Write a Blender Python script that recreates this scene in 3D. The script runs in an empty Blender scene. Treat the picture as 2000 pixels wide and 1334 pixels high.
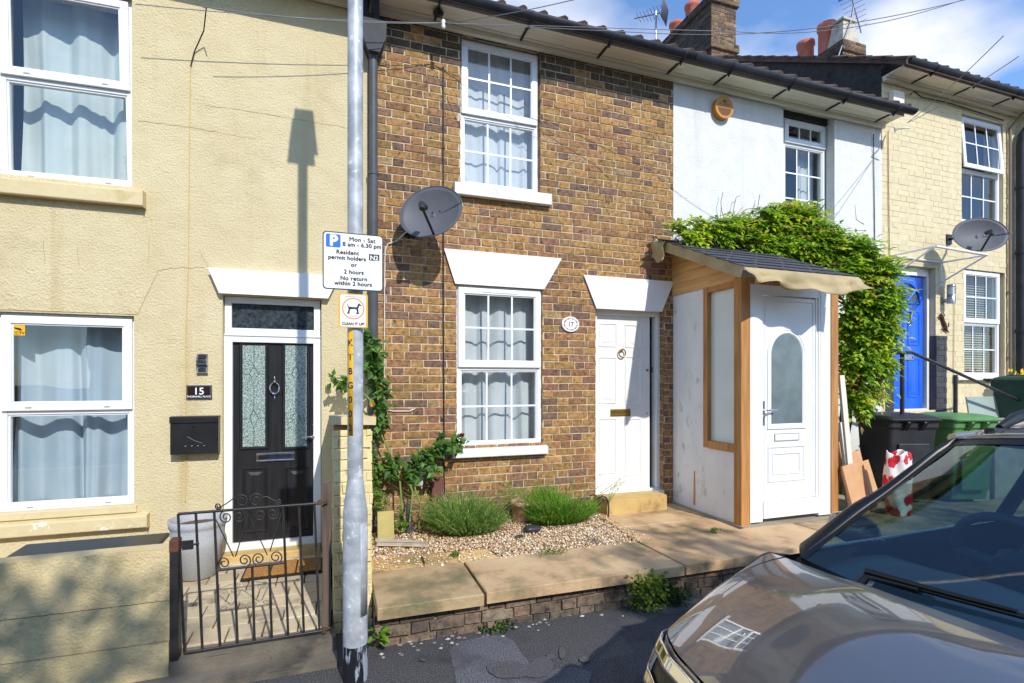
import bpy, math, random
from mathutils import Vector, Matrix, noise as mnoise
R = math.radians
rnd = random.Random(7)
SC = bpy.context.scene
COL = SC.collection

# ------------------------------------------------------------------ camera, sky, sun, exposure
FPX, YAW, HOR, DIST, CAMZ = 1010.0, R(19.2), 745.0, 5.0, 1.65   # focal length and horizon measured on the photograph
cam = bpy.data.objects.new('camera', bpy.data.cameras.new('camera'))
COL.objects.link(cam)
cam.location = (0, -DIST, CAMZ)
cam.rotation_euler = (R(90), 0, -YAW)
cam.data.sensor_width = 36
cam.data.lens = FPX / 2000 * 36
cam.data.shift_y = (HOR - 667) / 2000
cam.data.clip_start = 0.05
cam.data.clip_end = 2000
SC.camera = cam
SC.view_settings.view_transform = 'Standard'
SC.view_settings.look = 'None'
SC.view_settings.gamma = 1
SC.view_settings.exposure = 0.36

SUN_EL, SUN_AZ = R(39), R(10.5)           # azimuth: to the right of straight behind the camera
sun_dir = Vector((math.sin(SUN_AZ) * math.cos(SUN_EL), -math.cos(SUN_AZ) * math.cos(SUN_EL), math.sin(SUN_EL)))
sun = bpy.data.objects.new('sun', bpy.data.lights.new('sun', 'SUN'))
COL.objects.link(sun)
sun.data.energy = 3.3
sun.data.angle = R(0.55)
sun.data.color = (1.0, 0.96, 0.89)
sun.rotation_euler = sun_dir.to_track_quat('Z', 'Y').to_euler()

W = bpy.data.worlds.new("World")
SC.world = W
W.use_nodes = True
wn, wl = W.node_tree.nodes, W.node_tree.links
bg = wn['Background']
sky = wn.new('ShaderNodeTexSky')
sky.sky_type = 'NISHITA'
sky.sun_disc = False
sky.sun_elevation = SUN_EL
sky.sun_rotation = math.pi - SUN_AZ
sky.air_density = 1.0
sky.dust_density = 0.3
sky.ozone_density = 4.0
bg.inputs['Strength'].default_value = 0.15
tc = wn.new('ShaderNodeTexCoord')
mp = wn.new('ShaderNodeMapping')
mp.inputs['Scale'].default_value = (1.0, 1.0, 1.7)
mp.inputs['Location'].default_value = (0.35, 0.1, 0.0)
nz = wn.new('ShaderNodeTexNoise')
nz.inputs['Scale'].default_value = 3.1
nz.inputs['Detail'].default_value = 6
nz.inputs['Roughness'].default_value = 0.47
cr = wn.new('ShaderNodeValToRGB')
cr.color_ramp.elements[0].position = 0.49
cr.color_ramp.elements[1].position = 0.66
cr.color_ramp.elements[1].color = (0.9, 0.9, 0.9, 1)
mx = wn.new('ShaderNodeMix')
mx.data_type = 'RGBA'
mx.inputs[7].default_value = (5.6, 5.7, 6.0, 1)      # cloud
wl.new(tc.outputs['Generated'], mp.inputs['Vector'])
wl.new(mp.outputs['Vector'], nz.inputs['Vector'])
wl.new(nz.outputs['Fac'], cr.inputs['Fac'])
sx = wn.new('ShaderNodeSeparateXYZ'); wl.new(tc.outputs['Generated'], sx.inputs['Vector'])     # fair-weather cloud thins out overhead
mr = wn.new('ShaderNodeMapRange'); mr.interpolation_type = 'SMOOTHSTEP'
mr.inputs['From Min'].default_value, mr.inputs['From Max'].default_value = 0.52, 0.74
mr.inputs['To Min'].default_value, mr.inputs['To Max'].default_value = 1.0, 0.0
wl.new(sx.outputs['Z'], mr.inputs['Value'])
mm = wn.new('ShaderNodeMath'); mm.operation = 'MULTIPLY'
wl.new(cr.outputs['Color'], mm.inputs[0]); wl.new(mr.outputs['Result'], mm.inputs[1]); wl.new(mm.outputs['Value'], mx.inputs[0])
tn = wn.new('ShaderNodeMix'); tn.data_type = 'RGBA'; tn.blend_type = 'MULTIPLY'; tn.inputs[0].default_value = 1.0
tn.inputs[7].default_value = (1.12, 1.28, 1.42, 1)
wl.new(sky.outputs['Color'], tn.inputs[6]); wl.new(tn.outputs[2], mx.inputs[6])
wl.new(mx.outputs[2], bg.inputs['Color'])

# ------------------------------------------------------------------ pixel of the photograph -> point in the place
SY, CY = math.sin(YAW), math.cos(YAW)
def ray(px, py):
    a, b = (px - 1000) / FPX, (HOR - py) / FPX
    return Vector((SY + a * CY, CY - a * SY, b))
CAMP = Vector((0, -DIST, CAMZ))
def onY(px, py, Y=0.0):
    d = ray(px, py); return CAMP + d * ((Y + DIST) / d.y)
def onX(px, py, X):
    d = ray(px, py); return CAMP + d * (X / d.x)
def onZ(px, py, Z):
    d = ray(px, py); return CAMP + d * ((Z - CAMZ) / d.z)
def gx(px, Y=0.0): return onY(px, 700, Y).x
def gz(px, py, Y=0.0): return onY(px, py, Y).z

# ------------------------------------------------------------------ materials
def lin(r, g, b):
    f = lambda c: c / 12.92 if c <= 0.04045 else ((c + 0.055) / 1.055) ** 2.4
    return (f(r / 255), f(g / 255), f(b / 255), 1)
def pm(name, c1, c2=None, scale=4.0, rough=0.7, bump=0.0, bscale=60.0, bdist=0.01, metal=0.0, spec=0.5, tint=False, coat=0.0, detail=5, contrast=(0.35, 0.65), stretch=None, bump2=None, c3=None, c3scale=1.0, c3pos=(0.55, 0.7), transl=0.0, streak=None):
    m = bpy.data.materials.new(name); m.use_nodes = True
    n, l = m.node_tree.nodes, m.node_tree.links
    p = n['Principled BSDF']
    p.inputs['Roughness'].default_value = rough
    p.inputs['Metallic'].default_value = metal
    p.inputs['Specular IOR Level'].default_value = spec
    p.inputs['Coat Weight'].default_value = coat
    p.inputs['Coat Roughness'].default_value = 0.03
    t = n.new('ShaderNodeTexCoord'); vec = t.outputs['Object']
    if stretch:
        mpn = n.new('ShaderNodeMapping'); mpn.inputs['Scale'].default_value = stretch
        l.new(vec, mpn.inputs['Vector']); vec = mpn.outputs['Vector']
    col = None
    def noise(s, d=detail, r=0.55):
        q = n.new('ShaderNodeTexNoise'); q.inputs['Scale'].default_value = s; q.inputs['Detail'].default_value = d; q.inputs['Roughness'].default_value = r
        l.new(vec, q.inputs['Vector']); return q.outputs['Fac']
    def ramp(fac, a, b, ca, cb):
        q = n.new('ShaderNodeValToRGB'); e = q.color_ramp.elements
        e[0].position, e[1].position = a, b; e[0].color, e[1].color = ca, cb
        l.new(fac, q.inputs['Fac']); return q.outputs['Color']
    def mix(fac, a, b, mode='MIX'):
        q = n.new('ShaderNodeMix'); q.data_type = 'RGBA'; q.blend_type = mode
        for s, v in ((0, fac), (6, a), (7, b)):
            if hasattr(v, 'is_linked'): l.new(v, q.inputs[s])
            else: q.inputs[s].default_value = v
        return q.outputs[2]
    col = c1
    if c2 is not None: col = ramp(noise(scale), contrast[0], contrast[1], c1, c2)
    if c3 is not None:
        f = ramp(noise(c3scale, 8, 0.65), c3pos[0], c3pos[1], (0, 0, 0, 1), (1, 1, 1, 1))
        col = mix(f, col, c3)
    if streak:
        sm_ = n.new('ShaderNodeMapping'); sm_.inputs['Scale'].default_value = (streak[1], streak[1], streak[1] * .06); l.new(t.outputs['Object'], sm_.inputs['Vector'])
        q = n.new('ShaderNodeTexNoise'); q.inputs['Scale'].default_value = 1.0; q.inputs['Detail'].default_value = 6; q.inputs['Roughness'].default_value = 0.6; l.new(sm_.outputs['Vector'], q.inputs['Vector'])
        col = mix(ramp(q.outputs['Fac'], streak[2], streak[3], (0, 0, 0, 1), (1, 1, 1, 1)), col, streak[0])
    if tint:
        a = n.new('ShaderNodeAttribute'); a.attribute_name = 'tint'
        col = mix(1.0, a.outputs['Color'], col, 'MULTIPLY')
    if hasattr(col, 'is_linked'): l.new(col, p.inputs['Base Color'])
    else: p.inputs['Base Color'].default_value = col
    if bump:
        b = n.new('ShaderNodeBump'); b.inputs['Strength'].default_value = bump; b.inputs['Distance'].default_value = bdist
        l.new(noise(bscale, 4, 0.6), b.inputs['Height'])
        if bump2:
            b2 = n.new('ShaderNodeBump'); b2.inputs['Strength'].default_value = bump2[0]; b2.inputs['Distance'].default_value = bump2[2]
            l.new(noise(bump2[1], 3, 0.5), b2.inputs['Height']); l.new(b2.outputs['Normal'], b.inputs['Normal'])
        l.new(b.outputs['Normal'], p.inputs['Normal'])
    if transl:
        tr = n.new('ShaderNodeBsdfTranslucent'); ms = n.new('ShaderNodeMixShader'); ms.inputs[0].default_value = transl
        if hasattr(col, 'is_linked'): l.new(col, tr.inputs['Color'])
        else: tr.inputs['Color'].default_value = col
        o = n['Material Output']
        l.new(p.outputs['BSDF'], ms.inputs[1]); l.new(tr.outputs['BSDF'], ms.inputs[2]); l.new(ms.outputs['Shader'], o.inputs['Surface'])
    return m
def glass(name, tint=(1, 1, 1, 1), f0=0.09, rough=0.0):
    m = bpy.data.materials.new(name); m.use_nodes = True
    n, l = m.node_tree.nodes, m.node_tree.links
    n.remove(n['Principled BSDF'])
    lw = n.new('ShaderNodeLayerWeight'); lw.inputs['Blend'].default_value = 0.5
    pw = n.new('ShaderNodeMath'); pw.operation = 'POWER'; pw.inputs[1].default_value = 4.0
    fr = n.new('ShaderNodeMath'); fr.operation = 'MULTIPLY_ADD'; fr.inputs[1].default_value = 0.9; fr.inputs[2].default_value = f0
    l.new(lw.outputs['Facing'], pw.inputs[0]); l.new(pw.outputs['Value'], fr.inputs[0])
    tr = n.new('ShaderNodeBsdfTransparent'); tr.inputs['Color'].default_value = tint
    gl = n.new('ShaderNodeBsdfGlossy'); gl.inputs['Roughness'].default_value = rough
    t = n.new('ShaderNodeTexCoord'); q = n.new('ShaderNodeTexNoise'); q.inputs['Scale'].default_value = 2.2; q.inputs['Detail'].default_value = 1
    b = n.new('ShaderNodeBump'); b.inputs['Strength'].default_value = 0.06; b.inputs['Distance'].default_value = 0.02
    l.new(t.outputs['Object'], q.inputs['Vector']); l.new(q.outputs['Fac'], b.inputs['Height']); l.new(b.outputs['Normal'], gl.inputs['Normal'])
    ms = n.new('ShaderNodeMixShader')
    l.new(fr.outputs['Value'], ms.inputs[0]); l.new(tr.outputs['BSDF'], ms.inputs[1]); l.new(gl.outputs['BSDF'], ms.inputs[2])
    l.new(ms.outputs['Shader'], n['Material Output'].inputs['Surface'])
    return m
M = {}
M['yellow'] = pm('yellow_render', lin(211, 195, 152), lin(218, 203, 163), 2.5, 0.85, 0.9, 62, 0.015, streak=(lin(196, 174, 128), 5.0, 0.56, 0.80), bump2=(0.5, 7, 0.02), c3=lin(197, 180, 136), c3scale=1.6, c3pos=(0.54, 0.74))
M['yellow_smooth'] = pm('yellow_paint', lin(208, 190, 145), lin(215, 199, 156), 6, 0.8, 0.45, 28, 0.008, c3=lin(192, 168, 112), c3scale=5, c3pos=(0.6, 0.75))
M['yellow_flaked'] = pm('flaking_yellow_paint', lin(208, 190, 145), lin(215, 199, 156), 6, 0.8, 0.5, 25, 0.01, c3=lin(235, 230, 215), c3scale=7, c3pos=(0.60, 0.63))
M['yellow_wall'] = pm('weathered_yellow_block', lin(206, 186, 138), lin(222, 203, 156), 3, 0.85, 0.9, 70, 0.010, bump2=(0.6, 6, 0.02), c3=lin(120, 112, 80), c3scale=3.0, c3pos=(0.54, 0.78))
M['yellow_brick'] = pm('painted_yellow_brick', lin(222, 202, 146), lin(232, 214, 162), 8, 0.8, 0.6, 60, 0.008, c3=lin(150, 128, 84), c3scale=9, c3pos=(0.6, 0.72))
M['brick'] = pm('stock_brick', (0.62, 0.62, 0.62, 1), (1.25, 1.2, 1.15, 1), 22, 0.9, 0.8, 90, 0.006, tint=True, c3=(0.22, 0.18, 0.16, 1), c3scale=24, c3pos=(0.54, 0.66), bump2=(0.8, 30, 0.008))
M['mortar'] = pm('lime_mortar', lin(216, 200, 172), lin(176, 160, 132), 14, 0.95, 0.6, 120, 0.004)
M['mortar_dark'] = pm('sooty_mortar', lin(110, 96, 80), lin(150, 134, 112), 14, 0.95, 0.6, 120, 0.004)
M['beige'] = pm('cream_masonry_paint', lin(204, 189, 153), lin(212, 198, 162), 5, 0.75, 0.3, 50, 0.006, c3=lin(208, 188, 144), c3scale=3, c3pos=(0.58, 0.8))
M['beige_tint'] = pm('cream_painted_brick', (0.93, 0.93, 0.93, 1), (1.03, 1.03, 1.03, 1), 9, 0.75, 0.5, 55, 0.006, tint=True)
M['charcoal_tint'] = pm('charcoal_painted_brick', lin(58, 58, 62), lin(74, 74, 78), 9, 0.8, 0.4, 55, 0.005)
M['whitewall'] = pm('white_roughcast', lin(222, 222, 220), lin(232, 232, 229), 6, 0.85, 1.0, 80, 0.012, bump2=(0.4, 9, 0.012), c3=lin(168, 170, 172), c3scale=60, c3pos=(0.62, 0.70), streak=(lin(204, 204, 200), 4.0, 0.55, 0.8))
M['porchwall'] = pm('patchy_white_render', lin(226, 226, 224), lin(236, 236, 234), 5, 0.85, 0.6, 40, 0.01, bump2=(0.5, 8, 0.02), c3=lin(184, 176, 162), c3scale=9, c3pos=(0.57, 0.74), stretch=(1, 1, .6))
M['tar'] = pm('tarred_render', lin(48, 44, 42), lin(68, 62, 58), 12, 0.8, 0.8, 30, 0.02, c3=lin(24, 23, 24), c3scale=6)
M['upvc'] = pm('white_upvc', lin(238, 240, 242), lin(232, 234, 236), 3, 0.28, spec=0.5)
M['whitepaint'] = pm('white_gloss_paint', lin(236, 236, 234), lin(228, 228, 224), 5, 0.4, 0.12, 30, 0.004)
M['whitestucco'] = pm('white_painted_stucco', lin(236, 236, 234), lin(240, 240, 238), 4, 0.6, 0.25, 40, 0.005)
M['eaveswhite'] = pm('white_soffit', lin(232, 226, 210), lin(214, 206, 186), 3, 0.6, 0.2, 30, 0.004, stretch=(0.4, 6, 6), c3=lin(150, 138, 116), c3scale=2.4, c3pos=(0.60, 0.8))  # off-white eaves boards with brownish patches
M['gutter'] = pm('black_gutter', lin(44, 46, 54), lin(58, 60, 68), 6, 0.6, spec=0.3)
M['pipe'] = pm('dark_grey_pipe', lin(76, 77, 82), lin(86, 87, 92), 6, 0.5, spec=0.3)
M['black'] = pm('black_satin', lin(26, 26, 28), lin(34, 34, 36), 8, 0.38)
M['blackplastic'] = pm('black_plastic', lin(34, 35, 38), lin(48, 49, 52), 5, 0.5, 0.15, 80, 0.002)
M['doorblack'] = pm('black_grained_door', lin(30, 30, 32), lin(40, 40, 42), 4, 0.35, 0.25, 10, 0.003, stretch=(8, 8, 0.8))
M['blue'] = pm('blue_gloss_paint', lin(28, 96, 232), lin(36, 106, 238), 5, 0.3)
M['glass'] = glass('window_glass', (0.93, 0.96, 0.96, 1), 0.10)
M['darkglass'] = pm('obscure_dark_glass', lin(34, 40, 46), lin(70, 78, 84), 30, 0.18, 0.5, 40, 0.004, spec=0.8)
M['archglass'] = pm('grey_frosted_glass', lin(92, 108, 112), lin(110, 124, 128), 6, 0.22, 0.2, 120, 0.002, spec=0.8)
M['frost'] = pm('frosted_glass', lin(206, 218, 214), lin(216, 226, 222), 3, 0.35, 0.1, 200, 0.001)
M['lace'] = pm('patterned_door_glass', lin(96, 116, 112), lin(178, 194, 186), 120, 0.22, 0.6, 130, 0.003, contrast=(0.42, 0.58))
M['lead'] = pm('lead_came', lin(120, 130, 128), None, rough=0.4, metal=0.6)
M['chrome'] = pm('chrome', (0.85, 0.85, 0.85, 1), None, rough=0.06, metal=1.0)
M['steel'] = pm('brushed_steel', lin(178, 180, 182), lin(160, 162, 164), 20, 0.3, metal=1.0)
M['brass'] = pm('aged_brass', lin(150, 122, 60), lin(178, 148, 78), 20, 0.35, metal=0.9)
M['galv'] = pm('galvanised_steel', lin(156, 162, 168), lin(196, 201, 205), 11, 0.5, metal=0.15, contrast=(0.36, 0.64), c3=lin(226, 229, 231), c3scale=22, c3pos=(0.60, 0.66), detail=8)
M['galvbase'] = pm('painted_pole_foot', lin(22, 23, 28), lin(30, 31, 36), 9, 0.5, c3=lin(150, 158, 170), c3scale=8, c3pos=(0.53, 0.57), stretch=(3, 3, 0.6))
M['curtain'] = pm('grey_white_curtain', lin(218, 222, 224), lin(206, 211, 214), 3, 0.9, transl=0.12)
M['curtain_green'] = pm('pale_green_curtain', lin(206, 216, 212), lin(194, 205, 203), 3, 0.9, transl=0.1)
M['curtain_blue'] = pm('pale_blue_curtain', lin(186, 202, 214), lin(176, 193, 206), 3, 0.9, transl=0.1)
M['blind'] = pm('wooden_blind', lin(196, 186, 164), lin(180, 168, 146), 5, 0.6)
M['room'] = pm('room_plaster', lin(120, 112, 104), None, rough=0.9)
M['timber'] = pm('stained_timber', lin(166, 113, 58), lin(196, 140, 78), 3, 0.6, 0.3, 9, 0.004, stretch=(9, 9, 0.7), c3=lin(122, 74, 34), c3scale=1.3, c3pos=(0.60, 0.72))
M['pine'] = pm('pine_cladding', lin(222, 176, 112), lin(204, 152, 86), 3, 0.55, 0.2, 9, 0.003, stretch=(9, 0.7, 9), c3=lin(168, 106, 52), c3scale=1.5, c3pos=(0.64, 0.72))
M['oldtimber'] = pm('weathered_timber', lin(112, 94, 80), lin(84, 70, 60), 3, 0.85, 0.5, 9, 0.006, stretch=(9, 9, 0.8))
M['felt'] = pm('tan_felt', lin(164, 146, 104), lin(186, 168, 126), 4, 0.75, 0.4, 12, 0.015)
M['shingle'] = pm('grey_felt_shingle', (0.85, 0.85, 0.88, 1), (1.15, 1.15, 1.18, 1), 30, 0.85, 0.6, 220, 0.003, tint=True)
M['tile'] = pm('clay_roof_tile', lin(80, 64, 56), lin(104, 86, 74), 6, 0.9, 0.4, 60, 0.006, c3=lin(82, 74, 62), c3scale=8)
M['terracotta'] = pm('terracotta', lin(176, 96, 76), lin(192, 112, 92), 6, 0.75, 0.2, 40, 0.004)
M['concrete'] = pm('concrete', lin(176, 166, 148), lin(196, 188, 172), 6, 0.9, 0.5, 70, 0.006, c3=lin(130, 124, 108), c3scale=4)
M['mossy'] = pm('mossy_concrete', lin(186, 172, 112), lin(168, 158, 96), 6, 0.9, 0.5, 60, 0.006)
M['slab'] = pm('york_stone', lin(206, 180, 138), lin(184, 146, 110), 2.6, 0.85, 0.7, 45, 0.008, bump2=(0.5, 6, 0.014), c3=lin(126, 122, 88), c3scale=2.6, c3pos=(0.5, 0.68), tint=True, detail=11)
M['slabgrey'] = pm('grey_cement_apron', lin(150, 140, 122), lin(168, 158, 140), 3, 0.9, 0.5, 60, 0.006)
M['stepstone'] = pm('sandstone_step', lin(204, 174, 112), lin(188, 158, 100), 5, 0.85, 0.4, 60, 0.005, c3=lin(140, 112, 70), c3scale=6)
M['paver'] = pm('path_paver', lin(206, 190, 162), lin(180, 166, 140), 4, 0.88, 0.5, 60, 0.006, tint=True, c3=lin(140, 128, 108), c3scale=5)
M['asphalt'] = pm('asphalt', lin(60, 59, 61), lin(128, 126, 126), 130, 0.85, 1.0, 150, 0.01, contrast=(0.46, 0.72), c3=lin(54, 53, 54), c3scale=1.8, c3pos=(0.52, 0.66), bump2=(0.5, 3, 0.03))
M['asphalt_worn'] = pm('worn_asphalt_patch', lin(74, 74, 80), lin(140, 140, 146), 120, 0.85, 1.0, 150, 0.01, contrast=(0.42, 0.68), c3=lin(76, 75, 80), c3scale=3, c3pos=(0.5, 0.64))
M['stain'] = pm('oil_stain', lin(58, 57, 60), lin(100, 99, 103), 120, 0.6, 0.6, 190, 0.005)
M['road'] = pm('road_asphalt', lin(72, 72, 76), lin(90, 90, 94), 120, 0.85, 0.8, 150, 0.006)
M['kerb'] = pm('granite_kerb', lin(150, 150, 150), lin(120, 120, 122), 80, 0.8, 0.4, 90, 0.004)
M['soil'] = pm('dark_soil', lin(84, 66, 50), lin(110, 90, 70), 20, 0.95, 0.8, 40, 0.02)
M['sand'] = pm('gravel_sand', lin(190, 156, 116), lin(160, 128, 94), 60, 0.95, 0.8, 120, 0.01)
M['gravel'] = pm('gravel_stone', (0.9, 0.9, 0.9, 1), (1.1, 1.1, 1.1, 1), 60, 0.7, tint=True)
M['leaf'] = pm('leaf', (0.85, 0.85, 0.85, 1), (1.15, 1.15, 1.15, 1), 30, 0.45, tint=True, transl=0.45, spec=0.4)
M['stem'] = pm('woody_stem', lin(112, 96, 66), lin(134, 116, 80), 20, 0.8)
M['greenstem'] = pm('green_stem', lin(104, 128, 60), lin(124, 144, 72), 20, 0.7)
M['bark'] = pm('bark', lin(92, 78, 64), lin(70, 58, 48), 8, 0.95, 0.8, 20, 0.03)
M['planter'] = pm('grey_planter', lin(160, 162, 166), lin(172, 174, 178), 60, 0.75, 0.2, 120, 0.003)
M['dish'] = pm('grey_satellite_dish', lin(98, 100, 106), lin(90, 92, 98), 5, 0.55, spec=0.3)
M['signwhite'] = pm('sign_white', lin(238, 240, 242), None, rough=0.4)
M['signblack'] = pm('sign_black', lin(24, 24, 26), None, rough=0.5)
M['signblue'] = pm('sign_blue', lin(8, 108, 214), None, rough=0.4)
M['signyellow'] = pm('sign_yellow', lin(236, 182, 22), lin(228, 170, 18), 20, 0.45)
M['signorange'] = pm('sign_orange', lin(232, 150, 104), None, rough=0.45)
M['signgrey'] = pm('sign_grey', lin(160, 160, 165), None, rough=0.5)
M['alarm'] = pm('amber_alarm_box', lin(200, 140, 52), lin(188, 128, 44), 5, 0.4)
M['coir'] = pm('coir_mat', lin(176, 128, 66), lin(148, 104, 52), 60, 0.95, 0.9, 120, 0.01)
M['bingreen'] = pm('green_bin_plastic', lin(84, 132, 74), lin(96, 144, 84), 5, 0.45)
M['bindark'] = pm('dark_green_bin_plastic', lin(20, 58, 46), lin(28, 66, 52), 5, 0.45)
M['mdf'] = pm('mdf_board', lin(206, 160, 116), lin(196, 150, 106), 8, 0.8)
M['greyboard'] = pm('grey_green_board', lin(150, 166, 160), lin(160, 174, 168), 3, 0.6)
M['cream'] = pm('cream_paint', lin(232, 226, 208), lin(222, 216, 198), 5, 0.5)
M['bagred'] = pm('red_bag', lin(206, 30, 44), None, rough=0.5)
M['bagwhite'] = pm('white_bag', lin(232, 228, 228), None, rough=0.5)
M['slate'] = pm('black_stone', lin(40, 42, 48), lin(54, 56, 62), 8, 0.4, 0.2, 20, 0.004)
M['metergrey'] = pm('grey_meter_box', lin(196, 200, 202), lin(186, 190, 192), 6, 0.5)
M['gasbox'] = pm('brown_gas_box', lin(108, 66, 60), lin(120, 76, 68), 6, 0.55)
M['iron'] = pm('black_iron', lin(36, 35, 36), lin(52, 50, 50), 12, 0.45)
M['rust'] = pm('rusted_iron', lin(112, 64, 46), lin(72, 48, 40), 30, 0.8)
M['wire'] = pm('grey_wire', lin(120, 122, 126), None, rough=0.5)
M['wireblack'] = pm('black_cable', lin(30, 29, 30), None, rough=0.5)
M['wirewhite'] = pm('white_cable', lin(230, 228, 224), None, rough=0.5)
M['crack'] = pm('crack', lin(178, 154, 102), None, rough=0.9)
M['carpaint'] = pm('pewter_car_paint', lin(112, 109, 107), lin(116, 113, 111), 3, 0.3, metal=0.5, coat=1.0)
M['carpaint'].node_tree.nodes['Principled BSDF'].inputs['Coat IOR'].default_value = 2.6
M['carblack'] = pm('car_black_trim', lin(24, 25, 27), None, rough=0.35)
M['carglass'] = glass('car_glass', (0.46, 0.64, 0.66, 1), 0.13)
M['sideglass'] = glass('car_side_glass', (0.36, 0.48, 0.48, 1), 0.14)
M['carinside'] = pm('car_interior', lin(62, 72, 92), lin(70, 80, 100), 10, 0.6)
M['tyre'] = pm('tyre_rubber', lin(28, 28, 29), None, rough=0.85)
M['lamp_lens'] = pm('headlight_lens', lin(150, 155, 160), lin(80, 84, 88), 14, 0.1, spec=0.8)
M['flower'] = pm('yellow_petal', lin(244, 206, 24), lin(236, 186, 18), 30, 0.6)

# ------------------------------------------------------------------ mesh builder
WL = {}
class MB:
    def __init__(s):
        s.v, s.f, s.mi, s.sm, s.col = [], [], [], [], []
        s.M = None
    def add(s, vs, fs, mi=0, smooth=False, col=None):
        o = len(s.v)
        for p in vs:
            p = Vector(p)
            s.v.append(s.M @ p if s.M else p)
        for f in fs:
            s.f.append([i + o for i in f]); s.mi.append(mi); s.sm.append(smooth); s.col.append(col)
        return s
    def box(s, x0, x1, y0, y1, z0, z1, mi=0, col=None):
        vs = [(x, y, z) for z in (z0, z1) for y in (y0, y1) for x in (x0, x1)]
        return s.add(vs, [(0, 2, 3, 1), (4, 5, 7, 6), (0, 1, 5, 4), (2, 6, 7, 3), (0, 4, 6, 2), (1, 3, 7, 5)], mi, False, col)
    def quad(s, a, b, c, d, mi=0, col=None):
        return s.add([a, b, c, d], [(0, 1, 2, 3)], mi, False, col)
    def prism(s, pts, y0, y1, mi=0, plane='XZ', col=None, smooth=False):
        """polygon pts in a plane, pushed from y0 to y1 along the third axis"""
        def T(p, h):
            return {'XZ': (p[0], h, p[1]), 'YZ': (h, p[0], p[1]), 'XY': (p[0], p[1], h)}[plane]
        n = len(pts)
        vs = [T(p, y0) for p in pts] + [T(p, y1) for p in pts]
        fs = [tuple(range(n)), tuple(range(2 * n - 1, n - 1, -1))]
        s.add(vs, fs, mi, False, col)
        fs2 = [(i, (i + 1) % n, n + (i + 1) % n, n + i) for i in range(n)]
        o = len(s.v) - 2 * n
        for f in fs2:
            s.f.append([i + o for i in f]); s.mi.append(mi); s.sm.append(smooth); s.col.append(col)
        return s
    def tube(s, pts, r, n=8, mi=0, caps=True, col=None, smooth=True):
        pts = [Vector(p) for p in pts]
        rs = r if isinstance(r, (list, tuple)) else [r] * len(pts)
        vs, fs = [], []
        prev = None
        for i, p in enumerate(pts):
            d = (pts[min(i + 1, len(pts) - 1)] - pts[max(i - 1, 0)])
            if d.length < 1e-9: d = Vector((0, 0, 1))
            d.normalize()
            if prev is None:
                u = d.orthogonal().normalized()
            else:
                u = (prev - d * prev.dot(d))
                u = u.normalized() if u.length > 1e-6 else d.orthogonal().normalized()
            prev = u
            w = d.cross(u)
            for k in range(n):
                a = 2 * math.pi * k / n
                vs.append(p + (u * math.cos(a) + w * math.sin(a)) * rs[i])
        for i in range(len(pts) - 1):
            for k in range(n):
                fs.append((i * n + k, i * n + (k + 1) % n, (i + 1) * n + (k + 1) % n, (i + 1) * n + k))
        s.add(vs, fs, mi, smooth, col)
        if caps:
            for ring, rev in ((0, True), (len(pts) - 1, False)):
                f = list(range(n))
                s.add(vs[ring * n:ring * n + n], [f[::-1] if rev else f], mi, False, col)
        return s
    def lathe(s, prof, c, n=24, mi=0, smooth=True, col=None):
        vs, fs = [], []
        for r, z in prof:
            for k in range(n):
                a = 2 * math.pi * k / n
                vs.append((c[0] + r * math.cos(a), c[1] + r * math.sin(a), c[2] + z))
        for i in range(len(prof) - 1):
            for k in range(n):
                fs.append((i * n + k, i * n + (k + 1) % n, (i + 1) * n + (k + 1) % n, (i + 1) * n + k))
        s.add(vs, fs, mi, smooth, col)
        s.add(vs[:n], [list(range(n))[::-1]], mi, False, col); s.add(vs[-n:], [list(range(n))], mi, False, col)
        return s
    def grid(s, fn, nu, nv, mi=0, smooth=True, col=None):
        vs = [fn(i / nu, j / nv) for i in range(nu + 1) for j in range(nv + 1)]
        fs = [(i * (nv + 1) + j, (i + 1) * (nv + 1) + j, (i + 1) * (nv + 1) + j + 1, i * (nv + 1) + j + 1) for i in range(nu) for j in range(nv)]
        return s.add(vs, fs, mi, smooth, col)
    def plate(s, x0, x1, z0, z1, holes, y, thick, mi=0):
        """wall in the XZ plane with rectangular openings, with reveals"""
        xs = sorted(set([x0, x1] + [h[i] for h in holes for i in (0, 1)]))
        zs = sorted(set([z0, z1] + [h[i] for h in holes for i in (2, 3)]))
        inside = lambda x, z: any(h[0] < x < h[1] and h[2] < z < h[3] for h in holes)
        for yy, fl in ((y, False), (y + thick, True)):
            for i in range(len(xs) - 1):
                for j in range(len(zs) - 1):
                    if inside((xs[i] + xs[i + 1]) / 2, (zs[j] + zs[j + 1]) / 2): continue
                    q = [(xs[i], yy, zs[j]), (xs[i + 1], yy, zs[j]), (xs[i + 1], yy, zs[j + 1]), (xs[i], yy, zs[j + 1])]
                    s.quad(*(q[::-1] if fl else q), mi=mi)
        for a, b, c, d in holes:
            Y0, Y1 = y, y + thick
            s.quad((a, Y0, c), (a, Y0, d), (a, Y1, d), (a, Y1, c), mi); s.quad((b, Y0, c), (b, Y1, c), (b, Y1, d), (b, Y0, d), mi)
            s.quad((a, Y0, d), (b, Y0, d), (b, Y1, d), (a, Y1, d), mi); s.quad((a, Y0, c), (a, Y1, c), (b, Y1, c), (b, Y0, c), mi)
        return s
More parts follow.
